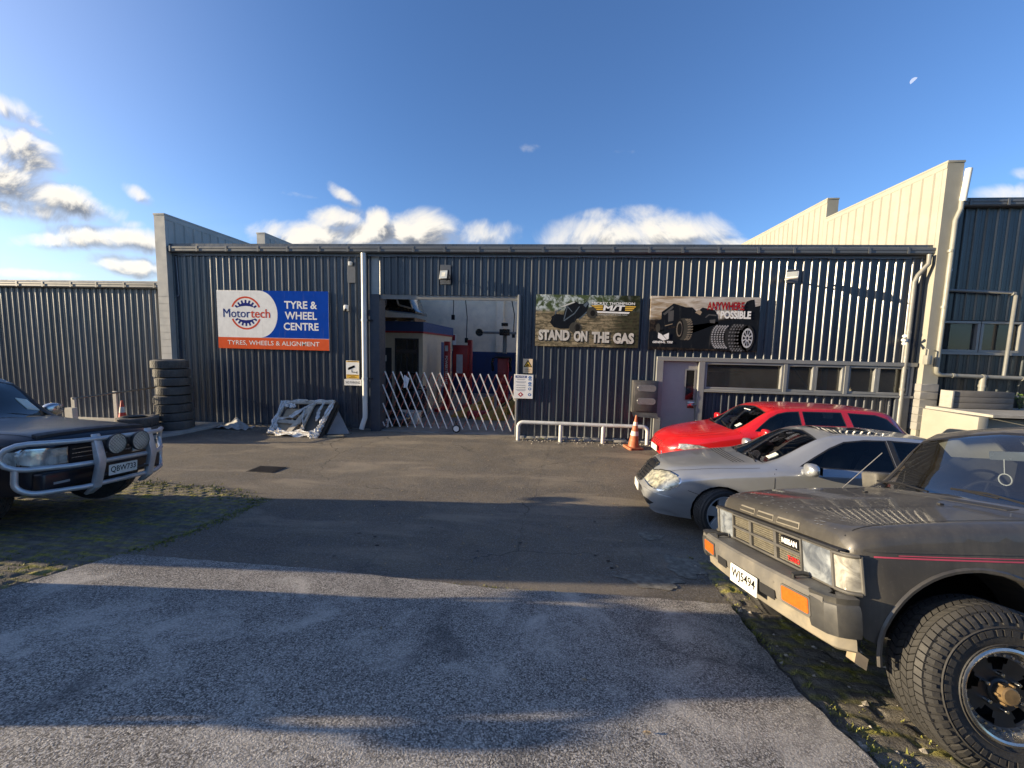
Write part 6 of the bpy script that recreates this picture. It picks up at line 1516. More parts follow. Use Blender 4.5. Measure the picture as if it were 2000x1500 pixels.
def interior(c, xd, zd, w, xs, zseat, m, rhd=1, zw=None, floor=.35):
    c.put(MB().box(xd-.1, xs[-1]+.9, -w+.12, w-.12, floor-.12, floor), 'floor', SEATD)
    c.put(MB().prism([(xd-.25, zd-.35), (xd-.25, zd-.02), (xd+.1, zd+.03), (xd+.32, zd-.02), (xd+.36, zd-.16), (xd+.25, zd-.35)], lambda a, b, d: (a, d, b), -w+.12, w-.12), 'dashboard', mat('dash_dark', (.03, .03, .032), .6, 0, .05), bev=.02)
    sy = .36*rhd
    M_ = Matrix.Translation((xd+.42, sy, zd-.02)) @ Matrix.Rotation(radians(-62), 4, 'Y') @ Matrix.Rotation(pi/2, 4, 'X')
    c.put(MB().lathe([(.18+.014*cos(a), .014*sin(a)) for a in [2*pi*i/8 for i in range(8)]], 28, M_, close=True).lathe([(0, -.02), (.06, -.015), (.06, .01)], 16, M_).tube([M_ @ Vector((-.18, 0, 0)), M_ @ Vector((.18, 0, 0))], .012, 6), 'steering_wheel', BLACK, smooth=True)
    for k, x in enumerate(xs):
        for y in (-.37, .37):
            q = MB().box(x-.25, x+.28, y-.25, y+.25, floor+.02, zseat); c.put(q, 'seat', m, bev=.05, seg=3)
            b = MB(); b.prism([(x+.18, zseat-.05), (x+.42, zseat+.58), (x+.54, zseat+.56), (x+.38, zseat-.05)], lambda a, bb, d: (a, d, bb), y-.24, y+.24); bk = c.put(b, 'seat_back', m, bev=.04, seg=3)
            c.put(MB().box(x+.44, x+.54, y-.13, y+.13, zseat+.61, zseat+.80), 'headrest', m, bk, bev=.04, seg=3)
def mirror(c, x, y, z, m, s=1., flat=False):
    sd = -1 if y < 0 else 1; q = MB()
    def fn(u, v):
        a, b = 2*pi*u, pi*v; k = (abs(cos(a))**.6*(1 if cos(a) > 0 else -1), abs(sin(a))**.6*(1 if sin(a) > 0 else -1))
        return (x+.07*s*k[0]*sin(b), y-sd*.0+.115*s*cos(b), z+.078*s*k[1]*sin(b))
    q.grid(fn, 20, 14); o = c.put(q, 'mirror', m, smooth=True, ang=60)
    c.put(MB().tube([(x, y-sd*.1, z-.03*s), (x-.02, y-sd*.22, z-.07*s)], .03*s, 8), 'mirror_arm', m if not flat else PLAST, o, smooth=True)
    c.put(MB().poly([(x+.072*s, y+a*.09*s, z+b*.055*s) for a, b in ((-1, -.8), (1, -.9), (1, .8), (-1, .9))]), 'mirror_glass', mat('mirror_glass', (.3, .32, .34), .05, 1., 0), o)
    return o
def wiper(c, p, q, name='wiper'):
    p, q = Vector(p), Vector(q); m = (p+q)/2+Vector((0, 0, .02))
    o = c.put(MB().tube([p, m, q], .008, 6), name, TRIM); c.put(MB().tube([p.lerp(q, .35)+Vector((-.02, 0, .006)), q+Vector((.0, 0, .004))], .006, 5), 'blade', TRIM, o)
# ================================================================ silver sedan
SIL = paint('silver_paint', (.40, .415, .43), .6, .30, .8)
c = Car('silver_sedan', 'silver sedan with slatted grille and oval headlamps between the red and dusty cars', (1.50, 6.20, -.10, hz(2.6, 5.6)-.05, -.06, 0),
  [(0, .42, .34, .44, .28, .475, .485, .03), (.02, .56, .27, .485, .31, .525, .535, .05), (.07, .70, .22, .55, .34, .585, .605, .07), (.20, .79, .20, .69, .40, .755, .785, .08), (.32, .825, .20, .755, .46, .83, .855, .08), (.50, .86, .20, .80, .54, .87, .892, .08), (.85, .895, .21, .87, .58, .93, .95, .09), (1.30, .915, .22, .925, .63, .985, 1.0, .10), (1.50, .92, .22, .95, .66, 1.015, 1.025, .10),
   (2.32, .925, .22, .985, .565, 1.40, 1.43, .10), (2.55, .925, .22, .99, .565, 1.43, 1.465, .10), (3.1, .925, .22, .995, .565, 1.44, 1.475, .10), (3.62, .92, .22, .995, .55, 1.405, 1.435, .10), (4.38, .90, .24, .985, .60, 1.045, 1.065, .10), (4.75, .87, .27, .97, .57, 1.02, 1.04, .10), (4.97, .80, .32, .90, .52, .95, .965, .09), (5.04, .72, .38, .74, .48, .79, .80, .05)],
  [(0, .20), (.3, .22), (1.3, .20), (1.6, .16), (2.4, .10), (3.0, 0), (4.0, -.06), (5.04, -.14)], SIL)
RW = .335
c.arch(.97, .335, .372); c.arch(3.93, .335, .372)
c.pane('windscreen', [(1.535, -.60), (1.475, -.3), (1.455, 0), (1.475, .3), (1.535, .60), (2.36, .505), (2.325, .25), (2.315, 0), (2.325, -.25), (2.36, -.505)], 'top', GLSC)
c.pane('rear_window', [(3.66, -.48), (3.66, .48), (4.28, .54), (4.28, -.54)], 'top', GLSD)
for sd in (-1, 1):
    c.pane('side_window', [(1.90, 1.025), (2.97, 1.03), (2.97, 1.40), (2.72, 1.392), (2.48, 1.355), (2.30, 1.27)], 'side', GLSD, .018, sd)
    c.pane('side_window', [(3.03, 1.032), (3.78, 1.045), (4.02, 1.085), (3.88, 1.22), (3.66, 1.34), (3.45, 1.392), (3.03, 1.402)], 'side', GLSD, .018, sd)
HL = lampmat('headlamp_aged', (.62, .60, .46), (.20, .20, .17), 26)
for sd, ax in ((-1, 'left'), (1, 'right')):
    P = [(.20, .585), (.27, .55), (.38, .545), (.52, .575), (.64, .63), (.69, .69), (.66, .735), (.58, .75), (.46, .735), (.35, .70), (.26, .655)]
    P = [(.06+(x-.20)*.80, .655+(z-.645)*1.15) for x, z in P]
    c.decal('headlight_seal', [(.27+(x-.25)*1.12-.02, .66+(z-.66)*1.13) for x, z in P], ax, CHROME, .002, .04); c.decal('headlight', [(x-.0, z) for x, z in P], ax, HL, .007, .03)
    c.ribbon('panel_gap', [(1.56, .26), (1.56, .60), (1.57, .92), (1.62, .97)], ax, BLACK); c.ribbon('panel_gap', [(2.99, .26), (2.99, .6), (3.0, 1.0)], ax, BLACK); c.ribbon('panel_gap', [(1.6, .25), (3.5, .25)], ax, BLACK)
    c.ribbon('panel_gap', [(.55, .60), (.68, .565)], ax, BLACK)
    c.ribbon('rub_strip', [(.30, .44), (.55, .43)], ax, SIL, .06, .012); c.decal('bumper_strip', [(.02, .455), (.05, .485), (.35, .475), (.40, .45), (.36, .425), (.05, .43)], ax, SIL, .014, .05, .012)
    c.decal('door_pillar', [(2.975, 1.03), (3.03, 1.03), (3.03, 1.402), (2.975, 1.402)], ax, TRIM, .003, .06, .004)
    for x in (2.72, 3.72): c.decal('door_handle', [(x, .83), (x+.2, .835), (x+.2, .855), (x, .86)], ax, SIL, .02, .06)
    c.ribbon('side_moulding', [(1.62, .50), (3.45, .51)], ax, SIL, .05, .01)
# grille: chrome surround, dark field, chrome slats
def gp(k): return [(.20*k*sx, .66+dz*k) for sx, dz in ((-1.25, .115), (-.9, .14), (0, .148), (.9, .14), (1.25, .115), (1.0, -.10), (.7, -.125), (0, -.132), (-.7, -.125), (-1.0, -.10))]
c.decal('grille_surround', [(y*1.16, .66+(z-.66)*1.18) for y, z in gp(1)], 'front', CHROME, .008, .05); g = c.decal('grille', gp(1), 'front', mat('grille_black', (.012, .012, .013), .5), .013, .05)
for i in range(5): z = .575+.042*i; c.ribbon('grille_bar', [(-.20-.008*i, z), (.20+.008*i, z)], 'front', CHROME, .011, .022)
c.ribbon('grille_bar', [(0, .535), (0, .80)], 'front', CHROME, .014, .024)
c.decal('lower_intake', [(-.62, .33), (-.5, .35), (.5, .35), (.62, .33), (.55, .285), (-.55, .285)], 'front', BLACK, .004, .06)
c.ribbon('lip_spoiler', [(-.74, .245), (-.4, .235), (.4, .235), (.74, .245)], 'front', SIL, .05, .03)
c.plate('NZ', 0, .425, .02, .36, .11) if False else None
pl = c.put(MB().box(-.015, .0, -.18, .18, .37, .49), 'number_plate', MATS.get('plate_white') or mat('plate_white', (.66, .65, .58), .45, 0, .06, 20, dirt=(.4, .36, .27), damt=.35))
h = c.hit((.33, 0, 3), (0, 0, -1)); st_ = c.put(MB().tube([h, h+Vector((.01, 0, .05))], .004, 6), 'bonnet_emblem', CHROME)
Mx = Matrix.Translation(h+Vector((.01, 0, .085))) @ Matrix.Rotation(pi/2, 4, 'Z'); q = MB().lathe([(.033+.003*cos(a), .003*sin(a)) for a in [2*pi*i/6 for i in range(6)]], 20, Mx, close=True)
for i in range(3): a = pi/2+2*pi*i/3; q.tube([Mx @ Vector((0, 0, 0)), Mx @ Vector((.032*cos(a), 0, .032*sin(a)))], .003, 5)
c.put(q, 'emblem_ring', CHROME, st_)
vm = mat('vent_grey', (.30, .30, .29), .5, .3, .05)
for i in range(7): c.ribbon('scuttle_vent', [(1.205+.022*i, -.52), (1.165+.022*i, -.25), (1.16+.022*i, 0), (1.165+.022*i, .25), (1.205+.022*i, .52)], 'top', vm if i % 2 else BLACK, .012, .003)
for sd in (-1, 1): c.ribbon('bonnet_gap', [(.24, sd*.52), (.6, sd*.64), (1.2, sd*.73), (1.45, sd*.75)], 'top', BLACK, .006)
c.decal('sunroof', [(2.46, -.43), (2.43, 0), (2.46, .43), (3.0, .43), (3.0, -.43)], 'top', mat('sunroof_glass', (.01, .01, .012), .03, 0, 0, coat=1.), .004, .08)
c.decal('windscreen_sticker', [(1.66, -.50), (1.78, -.485), (1.78, -.39), (1.66, -.395)], 'top', mat('sticker_white', (.62, .66, .58), .5), .004, .06)
wiper(c, (1.47, -.55, 1.0), (1.60, .10, 1.045)); wiper(c, (1.44, .05, 1.01), (1.62, .62, 1.02))
mirror(c, 1.93, -1.0, 1.03, SIL, 1.05); mirror(c, 1.93, 1.0, 1.03, SIL, 1.05)
c.put(MB().box(2.12, 2.16, -.12, .12, 1.25, 1.32), 'rear_view_mirror', BLACK, bev=.01)
interior(c, 1.75, .95, .88, [2.55, 3.35], .55, SEAT)
c.split()
st5 = rim_star(5, .115, ALLOY)
for x, y, sg in ((.97, -.80, .26), (.97, .80, .26), (3.93, -.80, 0), (3.93, .80, 0)): c.wheel(x, y, .335, .245, .235, st5, sg, 50)
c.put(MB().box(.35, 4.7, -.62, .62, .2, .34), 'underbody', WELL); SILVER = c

# ================================================================ red station wagon
REDP = paint('red_paint', (.52, .012, .014), 0, .28, .9)
c = Car('red_station_wagon', 'bright red station wagon parked furthest back beside the window strip', (2.40, 8.62, .03, hz(3.4, 8)-.05, 0, 0),
  [(0, .40, .34, .52, .26, .56, .57, .03), (.04, .58, .26, .58, .34, .64, .66, .05), (.14, .72, .21, .66, .42, .72, .745, .07), (.32, .80, .20, .735, .52, .80, .825, .08), (.75, .855, .20, .835, .58, .90, .92, .09), (1.15, .875, .21, .905, .62, .965, .985, .10), (1.30, .88, .21, .93, .65, .99, 1.005, .10),
   (2.08, .885, .21, .975, .57, 1.395, 1.425, .10), (2.35, .885, .21, .98, .575, 1.435, 1.47, .10), (3.0, .885, .21, .985, .575, 1.455, 1.49, .10), (3.8, .88, .21, .99, .57, 1.44, 1.475, .10), (4.25, .87, .22, .99, .56, 1.40, 1.435, .10), (4.62, .85, .25, .985, .58, 1.06, 1.08, .10), (4.72, .80, .30, .90, .56, .95, .96, .08), (4.77, .74, .36, .80, .54, .84, .85, .05)],
  [(0, .22), (.3, .22), (1.3, .16), (2.1, .08), (3.0, 0), (4.0, -.05), (4.77, -.10)], REDP)
c.arch(.93, .31, .345); c.arch(3.60, .31, .345)
c.pane('windscreen', [(1.335, -.57), (1.29, -.3), (1.275, 0), (1.29, .3), (1.335, .57), (2.11, .51), (2.075, .25), (2.07, 0), (2.075, -.25), (2.11, -.51)], 'top', GLSC)
c.pane('rear_window', [(4.27, -.47), (4.27, .47), (4.52, .50), (4.52, -.50)], 'top', GLSD)
for sd in (-1, 1):
    c.pane('side_window', [(1.66, 1.005), (2.55, 1.01), (2.55, 1.40), (2.32, 1.385), (2.15, 1.345), (1.98, 1.255)], 'side', GLS, .018, sd)
    c.pane('side_window', [(2.61, 1.01), (3.40, 1.015), (3.34, 1.405), (2.61, 1.402)], 'side', GLSD, .018, sd)
    c.pane('side_window', [(3.52, 1.04), (4.40, 1.065), (4.18, 1.31), (3.98, 1.375), (3.46, 1.40)], 'side', GLSD, .018, sd)
HLR = lampmat('headlamp_clear', (.66, .66, .62), (.22, .23, .23), 24)
for sd, ax in ((-1, 'left'), (1, 'right')):
    P = [(.26, .60), (.36, .585), (.52, .60), (.78, .665), (.60, .70), (.40, .70), (.28, .68)]
    c.decal('headlight_seal', [(.48+(x-.48)*1.07, .645+(z-.645)*1.18) for x, z in P], ax, mat('seal_red', (.25, .01, .01), .4), .002, .05); c.decal('headlight', P, ax, HLR, .006, .04)
    for xx in (1.40, 2.58): c.ribbon('panel_gap', [(xx, .25), (xx, .6), (xx+.01, .97)], ax, BLACK)
    c.ribbon('panel_gap', [(3.44, .95), (3.42, .75), (3.30, .55)], ax, BLACK)
    for x in (2.3, 3.18): c.decal('door_handle', [(x, .85), (x+.19, .85), (x+.19, .88), (x, .88)], ax, REDP, .018, .06)
for i in range(4): z = .56+.028*i; c.ribbon('grille_bar', [(-.36+.012*i, z), (.36-.012*i, z)], 'front', mat('grille_dark_red', (.06, .006, .006), .5), .014, .003)
c.decal('lower_intake', [(-.5, .36), (.5, .36), (.45, .28), (-.45, .28)], 'front', BLACK, .004, .06)
pl = c.put(MB().box(-.012, .0, -.18, .18, .40, .52), 'number_plate', MATS['plate_white'])
for sd in (-1, 1): c.ribbon('bonnet_gap', [(.28, sd*.44), (.6, sd*.60), (1.15, sd*.70)], 'top', mat('gap_red', (.07, .004, .004), .5), .006)
c.decal('windscreen_sticker', [(1.46, -.48), (1.56, -.47), (1.56, -.38), (1.46, -.385)], 'top', MATS['sticker_white'], .004, .06)
c.put(MB().box(1.88, 1.93, -.12, .12, 1.27, 1.34), 'rear_view_mirror', SW, bev=.01)
wiper(c, (1.28, -.5, 1.0), (1.42, .1, 1.05)); wiper(c, (1.25, .05, 1.01), (1.40, .6, 1.03))
mirror(c, 1.74, -.98, 1.02, REDP, 1.0); mirror(c, 1.74, .98, 1.02, REDP, 1.0)
interior(c, 1.55, .95, .84, [2.2, 3.0], .55, SEAT)
c.split()
for x, y in ((.93, -.76), (.93, .76), (3.60, -.76), (3.60, .76)): c.wheel(x, y, .31, .20, .20, rim_star(7, .05, ALLOY), 0, 46)
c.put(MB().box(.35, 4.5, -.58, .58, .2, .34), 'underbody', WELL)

# ================================================================ dusty grey off-roader in the foreground
DUST = (.20, .18, .14)
GRAP = paint('grey_dusty_paint', (.042, .040, .038), .2, .38, .55, DUST, .42)
PATHZ = .085
c = Car('dusty_off_roader', 'dusty dark grey two door off-roader with pink pinstripe and big tyre filling the right foreground', (1.585, 2.78, .032, PATHZ+.06, -.225, 0),
  [(.10, .715, .66, 1.01, .60, 1.025, 1.035, .02), (.112, .745, .63, 1.055, .64, 1.07, 1.085, .02), (.15, .775, .56, 1.095, .66, 1.115, 1.13, .03), (.32, .80, .52, 1.145, .68, 1.16, 1.175, .04), (.9, .825, .52, 1.20, .70, 1.215, 1.23, .05), (1.28, .83, .52, 1.215, .70, 1.24, 1.255, .06), (1.39, .83, .52, 1.22, .70, 1.26, 1.27, .06),
   (1.92, .83, .52, 1.235, .60, 1.745, 1.775, .06), (2.25, .83, .54, 1.24, .605, 1.78, 1.815, .06), (3.2, .83, .54, 1.24, .605, 1.795, 1.83, .06), (4.12, .82, .56, 1.24, .595, 1.78, 1.81, .06), (4.30, .80, .60, 1.22, .60, 1.36, 1.38, .06), (4.36, .78, .62, 1.10, .60, 1.13, 1.14, .04)],
  [(.1, .05), (.5, .05), (1.5, .09), (2.1, .06), (3.0, 0), (4.4, -.03)], GRAP)
c.arch(.755, .45, .505, .30, 28); c.arch(3.45, .455, .49, .30, 28)
c.pane('windscreen', [(1.405, -.665), (1.393, -.3), (1.39, 0), (1.393, .3), (1.405, .665), (1.925, .58), (1.90, .25), (1.895, 0), (1.90, -.25), (1.925, -.58)], 'top', GLDUST, .03)
for sd in (-1, 1):
    c.pane('side_window', [(1.55, 1.275), (2.75, 1.275), (2.75, 1.71), (2.02, 1.70), (1.94, 1.66)], 'side', GLSD, .02, sd)
    c.pane('side_window', [(2.83, 1.275), (3.9, 1.275), (3.8, 1.70), (2.83, 1.71)], 'side', GLSD, .02, sd)
    ax = 'left' if sd < 0 else 'right'
    c.ribbon('pinstripe', [(.24, 1.0), (1.0, 1.02), (2.0, 1.03), (4.0, 1.03)], ax, mat('pinstripe_pink', (.42, .06, .10), .4), .008, .003)
    c.ribbon('pinstripe', [(.36, 1.015), (1.0, 1.035), (2.0, 1.045), (4.0, 1.045)], ax, mat('pinstripe_pink', (.42, .06, .10), .4), .005, .003)
    c.ribbon('fender_crease', [(.20, 1.03), (1.0, 1.06), (2.0, 1.07)], ax, GRAP, .012, .006)
    c.ribbon('panel_gap', [(1.42, .60), (1.42, 1.0), (1.46, 1.15)], ax, BLACK); c.ribbon('panel_gap', [(2.79, .6), (2.79, 1.17)], ax, BLACK)
    # rolled wheel arch lip
    q = []
    n = 26
    V = []
    for i in range(n+1):
        a = radians(-2)+radians(184)*i/n; x, z = .755+.515*cos(a), .45+.515*sin(a); h = c.hit((x, sd*2, max(z, .60)), (0, -sd, 0)); yy = h.y if h else sd*.82
        for dr_, dy in ((-.012, -.02), (-.008, .008), (.006, .010), (.016, .001)):
            V.append((.755+(.515+dr_)*cos(a), yy+sd*dy, .45+(.515+dr_)*sin(a)))
    c.put(MB().add(V, [(4*i+j, 4*i+j+1, 4*i+5+j, 4*i+4+j) for i in range(n) for j in range(3)]), 'arch_lip', GRAP, smooth=True)
# hood lines, scuttle grille and slots
for sd in (-1, 1): c.ribbon('bonnet_gap', [(.16, sd*.69), (.5, sd*.705), (1.25, sd*.725)], 'top', BLACK, .007)
c.ribbon('bonnet_gap', [(1.26, -.73), (1.235, -.3), (1.23, 0), (1.235, .3), (1.26, .73)], 'top', BLACK, .008)
for sd in (-1, 1): c.ribbon('bonnet_crease', [(.30, sd*.30), (1.23, sd*.36)], 'top', mat('crease_dark', (.035, .034, .032), .5), .006)
c.decal('scuttle_vent', [(1.275, -.50), (1.272, -.1), (1.345, -.1), (1.35, -.50)], 'top', PLAST, .003, .08)
for sd in (-1, 1): h = c.hit((1.08, sd*.3, 3), (0, 0, -1)); c.put(MB().box(h.x-.015, h.x+.015, h.y-.012, h.y+.012, h.z, h.z+.012), 'washer_jet', PLAST, bev=.004)
for y0, y1 in ((-.37, -.14), (-.105, .105), (.14, .37)):
    P = [(y0, 1.048), (y1, 1.048), (y1-.008, 1.088), (y0+.008, 1.088)]
    c.decal('bonnet_slot', P, 'front', mat('slot_rim', (.17, .155, .125), .6, 0, .1, 8), .006, .06, .008); c.decal('bonnet_slot_opening', [(y+(.008 if y < (y0+y1)/2 else -.008), 1.066+(z-1.066)*.6) for y, z in P], 'front', mat('slot_dark', (.035, .032, .026), .7), .0085, .06, 0)
# bird droppings and stone chips near the bonnet lip: one speckle sheet
rr = random.Random(5)
def chips():
    mb = MB()
    for i in range(62):
        x, y = .15+abs(rr.gauss(0, .10)), max(-.64, min(.68, rr.gauss(.22, .34) if i < 44 else rr.gauss(-.5, .07))); sz = rr.uniform(.005, .011); h, nr, _, _ = c.tree.ray_cast(Vector((x, y, 3)), Vector((0, 0, -1)))
        if h is None: continue
        mb.poly([(h+nr*.0015+Vector((sz*1.5*cos(k*1.05), sz*sin(k*1.05)*rr.uniform(.7, 1.1), 0))) for k in range(6)])
    o = c.put(mb, 'dropping_specks', mat('speck_white', (.55, .54, .50), .8)); o['kind'] = 'stuff'
chips()
# grille
FX = .10
gf = c.put(MB().box(FX-.03, FX+.03, -.425, .425, .80, .815).box(FX-.03, FX+.03, -.425, .425, .99, 1.005).box(FX-.035, FX+.03, -.425, .425, .892, .912).box(FX-.03, FX+.03, -.435, -.42, .80, 1.005).box(FX-.03, FX+.03, .42, .435, .80, 1.005), 'grille', DUSTP, bev=.004, seg=1)
c.put(MB().box(FX-.004, FX+.03, -.42, .42, .815, .99), 'grille_mesh', mat('grille_mesh_dark', (.035, .032, .026), .7, 0, .3, 60), gf)
q = MB()
for i in range(56): y = -.415+.015*i; q.box(FX-.008, FX-.003, y, y+.003, .815, .99)
for i in range(12): z = .82+.015*i; q.box(FX-.009, FX-.004, -.42, .42, z, z+.003)
o = c.put(q, 'grille_wires', mat('wire_dust', (.20, .18, .13), .7, 0, .2, 30), gf)
for y in (-.16, .16): c.put(MB().box(FX-.028, FX+.02, y-.016, y+.016, .815, .99), 'grille_divider', DUSTP, gf)
c.put(MB().box(FX-.03, FX-.012, -.415, -.235, .925, .985), 'badge', SBLK, gf)
fr = lambda d: (lambda a, b: (FX-d, -a, b))
text_on(MB(), 'NISSAN', fr(.032), w=.155, h=.036, bold=.03, at=(.325, .955)).build('badge_lettering', SW, gf, local=True)
text_on(MB(), 'TURBO', fr(.012), w=.12, h=.032, bold=.03, at=(.33, .845)).build('badge_lettering', mat('badge_red', (.5, .02, .02), .4), gf, local=True)
c.put(MB().box(FX-.02, FX+.03, -.735, .735, 1.006, 1.022), 'bonnet_seal', PLAST, bev=.003, seg=1)
LG = lampmat('headlamp_glass', (.46, .50, .53), (.13, .15, .18), 12); LG2 = lampmat('corner_lamp_glass', (.58, .56, .48), (.24, .23, .20), 26)
for sd in (-1, 1):
    P = rrect(sd*.555, .90, .118, .098, .018)
    fn = lambda a, b, d: (FX-.02-d, a, b)
    f_ = c.put(MB().prism(rrect(sd*.56, .90, .135, .112, .02), lambda a, b, d: (FX+.04-d, a, b), 0, .055), 'headlight', DUSTP, bev=.004, seg=1)
    c.put(MB().grid(lambda u, v: (FX-.018-.016*(1-(2*u-1)**2)*(1-(2*v-1)**2), sd*.555+.118*(2*u-1), .90+.097*(2*v-1)), 8, 8), 'lens', LG, f_, smooth=True)
    # wrap-around corner lamp
    pth = [(FX-.012, sd*.69), (FX-.008, sd*.73), (FX+.006, sd*.762), (FX+.03, sd*.776), (FX+.062, sd*.783)]
    def strip(z0, z1, off): 
        V = [];
        for z in (z0, z1):
            for x, y in pth: V.append((x-off*.6, y+sd*off*.5, z))
        n = len(pth); return MB().add(V, [(i, i+1, n+i+1, n+i) for i in range(n-1)])
    k = c.put(strip(.785, 1.012, .0), 'corner_lamp', DUSTP, smooth=True); c.put(strip(.812, .985, .008), 'lens', LG2, k, smooth=True)
    for z in (.80, .998): c.put(MB().tube([(x-.006, y+sd*.005, z) for x, y in pth], .010, 8), 'lamp_rim', DUSTP, k, smooth=True)
    c.put(MB().tube([(FX-.018, sd*.69, .80), (FX-.018, sd*.69, 1.0)], .010, 8), 'lamp_rim', DUSTP, k)
    c.put(MB().tube([(pth[-1][0]+.004, pth[-1][1]+sd*.004, .80), (pth[-1][0]+.004, pth[-1][1]+sd*.004, 1.0)], .010, 8), 'lamp_rim', DUSTP, k)
c.put(MB().box(FX+.0, FX+.1, -.72, .72, .66, .80), 'lower_front_panel', PLAST)
# bumper: swept in plan
def sweep(path, sec, closed=True):
    V = []; n = len(sec); m_ = len(path)
    for i, p in enumerate(path):
        a, b = Vector(path[max(0, i-1)]), Vector(path[min(m_-1, i+1)]); t_ = (b-a).normalized(); nn = Vector((-t_.y, t_.x))
        for o, z in sec: V.append((p[0]+nn.x*o, p[1]+nn.y*o, z))
    F_ = [(i*n+j, i*n+(j+1) % n, (i+1)*n+(j+1) % n, (i+1)*n+j) for i in range(m_-1) for j in range(n)]
    return MB().add(V, F_+[tuple(range(n)), tuple((m_-1)*n+j for j in range(n))])
def bpath(y1, wrap=True, off=0):
    P = []
    for i in range(17):
        y = -y1+2*y1*i/16; P.append((-.075+.05*(abs(y)/.8)**2.2+off, y))
    if wrap: P = P
    return P
P = bpath(.76)
bsec = [(.0, .615), (.005, .63), (.012, .71), (.004, .768), (-.012, .782), (-.16, .785), (-.16, .615)]
c.put(sweep(P, bsec), 'bumper', mat('bumper_grey', (.115, .11, .10), .55, 0, .1, 5, dirt=(.24, .215, .17), dscale=3, damt=.6), smooth=True, ang=30)
BMP = c
for sd in (-1, 1):
    Q = [(.115, .812), (.05, .814), (.008, .80), (-.024, .765), (-.040, .67)]; Q = [(x, sd*y) for x, y in (Q if sd > 0 else Q)]
    if sd > 0: Q = Q[::-1]
    q = c.put(sweep(Q, [(.006, .585), (.014, .615), (.018, .72), (.012, .745), (.004, .753), (.012, .785), (-.03, .792), (-.14, .792), (-.14, .585)]), 'bumper_corner', mat('corner_black', (.045, .045, .044), .42, 0, .12, 7, dirt=(.14, .13, .105), dscale=4, damt=.5), smooth=True, ang=28)
    P_ = rrect(sd*.57, .685, .105, .042, .01); 
    xo = lambda y: -.075+.05*(abs(y)/.8)**2.2
    k = c.put(MB().prism(rrect(sd*.57, .685, .117, .053, .012), lambda a, b, d: (xo(a)-.006-d, a, b), 0, .012), 'indicator', DUSTP); c.put(MB().prism(P_, lambda a, b, d: (xo(a)-.014-d, a, b), 0, .008), 'lens', mat('orange_lens', (.60, .11, .01), .35, 0, .12, 50, coat=.6), k)
    c.put(MB().prism(rrect(sd*.31, .637, .08, .03, .008), lambda a, b, d: (xo(a)-.011-d, a, b), 0, .004), 'bumper_slot', BLACK)
    c.put(MB().tube([(-.02, sd*.50, .785), (-.03, sd*.50, .805), (.03, sd*.50, .815), (.06, sd*.50, .81)], .014, 8), 'washer_nozzle', PLAST, smooth=True)
    for y_ in (.38, .70): c.put(MB().lathe([(0, -.005), (.007, -.004), (.009, 0)], 10, Matrix.Translation((xo(y_)-.008, sd*y_, .715)) @ Matrix.Rotation(-pi/2, 4, 'Z')), 'bumper_bolt', DUSTP)
V = [(.10, -.80), (.03, -.765)]+[(xo(y)+.045, y) for y in [-.74+.0925*i for i in range(17)]]+[(.03, .765), (.10, .80)]
c.put(sweep(V, [(0, .515), (.004, .56), (-.01, .62), (-.03, .62), (-.02, .50)]), 'valance', mat('valance_dust', (.17, .155, .125), .7, 0, .15, 4, dirt=(.33, .28, .19), dscale=3, damt=.7), smooth=True)
c.plate('WJ5494', -.05, .62, -.10, .36, .128, radians(4))
c.put(MB().obox((.17, -.70, .44), (.03, 0, -.02), (0, .03, 0), (.008, 0, .03)), 'mud_bracket', mat('bracket_rust', (.30, .24, .16), .8, 0, .2, 8))
# wipers, aerial, mirrors and cabin
wiper(c, (1.33, -.60, 1.285), (1.41, -.05, 1.325)); wiper(c, (1.31, .02, 1.29), (1.40, .56, 1.315))
h = c.hit((1.20, .70, 3), (0, 0, -1)); c.put(MB().tube([h, h+Vector((.42, .05, .33))], .004, 6), 'aerial', mat('aerial_grey', (.4, .38, .33), .4, .5))
c.put(MB().box(1.64, 1.80, .86, 1.05, 1.20, 1.37), 'mirror', DUSTP, bev=.03, seg=3); c.put(MB().box(1.64, 1.80, -1.05, -.86, 1.20, 1.37), 'mirror', DUSTP, bev=.03, seg=3)
interior(c, 1.62, 1.22, .80, [2.55, 3.3], .86, SEATD, 1, None, .62)
VIS = mat('sun_visor', (.50, .47, .40), .8, 0, .05)
for sd in (-1, 1): c.put(MB().obox((1.95, sd*.30, 1.63), (.06, 0, -.075), (0, .22, 0), (.01, 0, .01)), 'sun_visor', VIS, bev=.008)
c.put(MB().box(1.89, 1.92, -.13, .13, 1.54, 1.61), 'rear_view_mirror', mat('mirror_pale', (.35, .38, .40), .2, .4, 0), bev=.01)
Mx = Matrix.Translation((1.88, .03, 1.40)) @ Matrix.Rotation(pi/2, 4, 'Z'); hg = c.put(MB().lathe([(.042+.004*cos(a), .004*sin(a)) for a in [2*pi*i/6 for i in range(6)]], 20, Mx, close=True), 'hanging_ring', SW); c.put(MB().tube([(1.88, .03, 1.44), (1.89, .03, 1.55)], .003, 5), 'string', SW, hg)
c.decal('windscreen_sticker', [(1.47, -.54), (1.55, -.53), (1.55, -.44), (1.47, -.445)], 'top', mat('sticker_blue', (.35, .45, .55), .5), .004, .06)
c.split()
for x, y, sg in ((.755, -.77, -.03), (.755, .77, -.03), (3.45, -.77, 0), (3.45, .77, 0)): c.wheel(x, y, .402, .27, .212, rim_offroad, sg, 62, .8, z=.392)
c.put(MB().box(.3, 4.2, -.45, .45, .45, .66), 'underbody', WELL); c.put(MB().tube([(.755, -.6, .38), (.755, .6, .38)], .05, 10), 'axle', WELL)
PATH = c

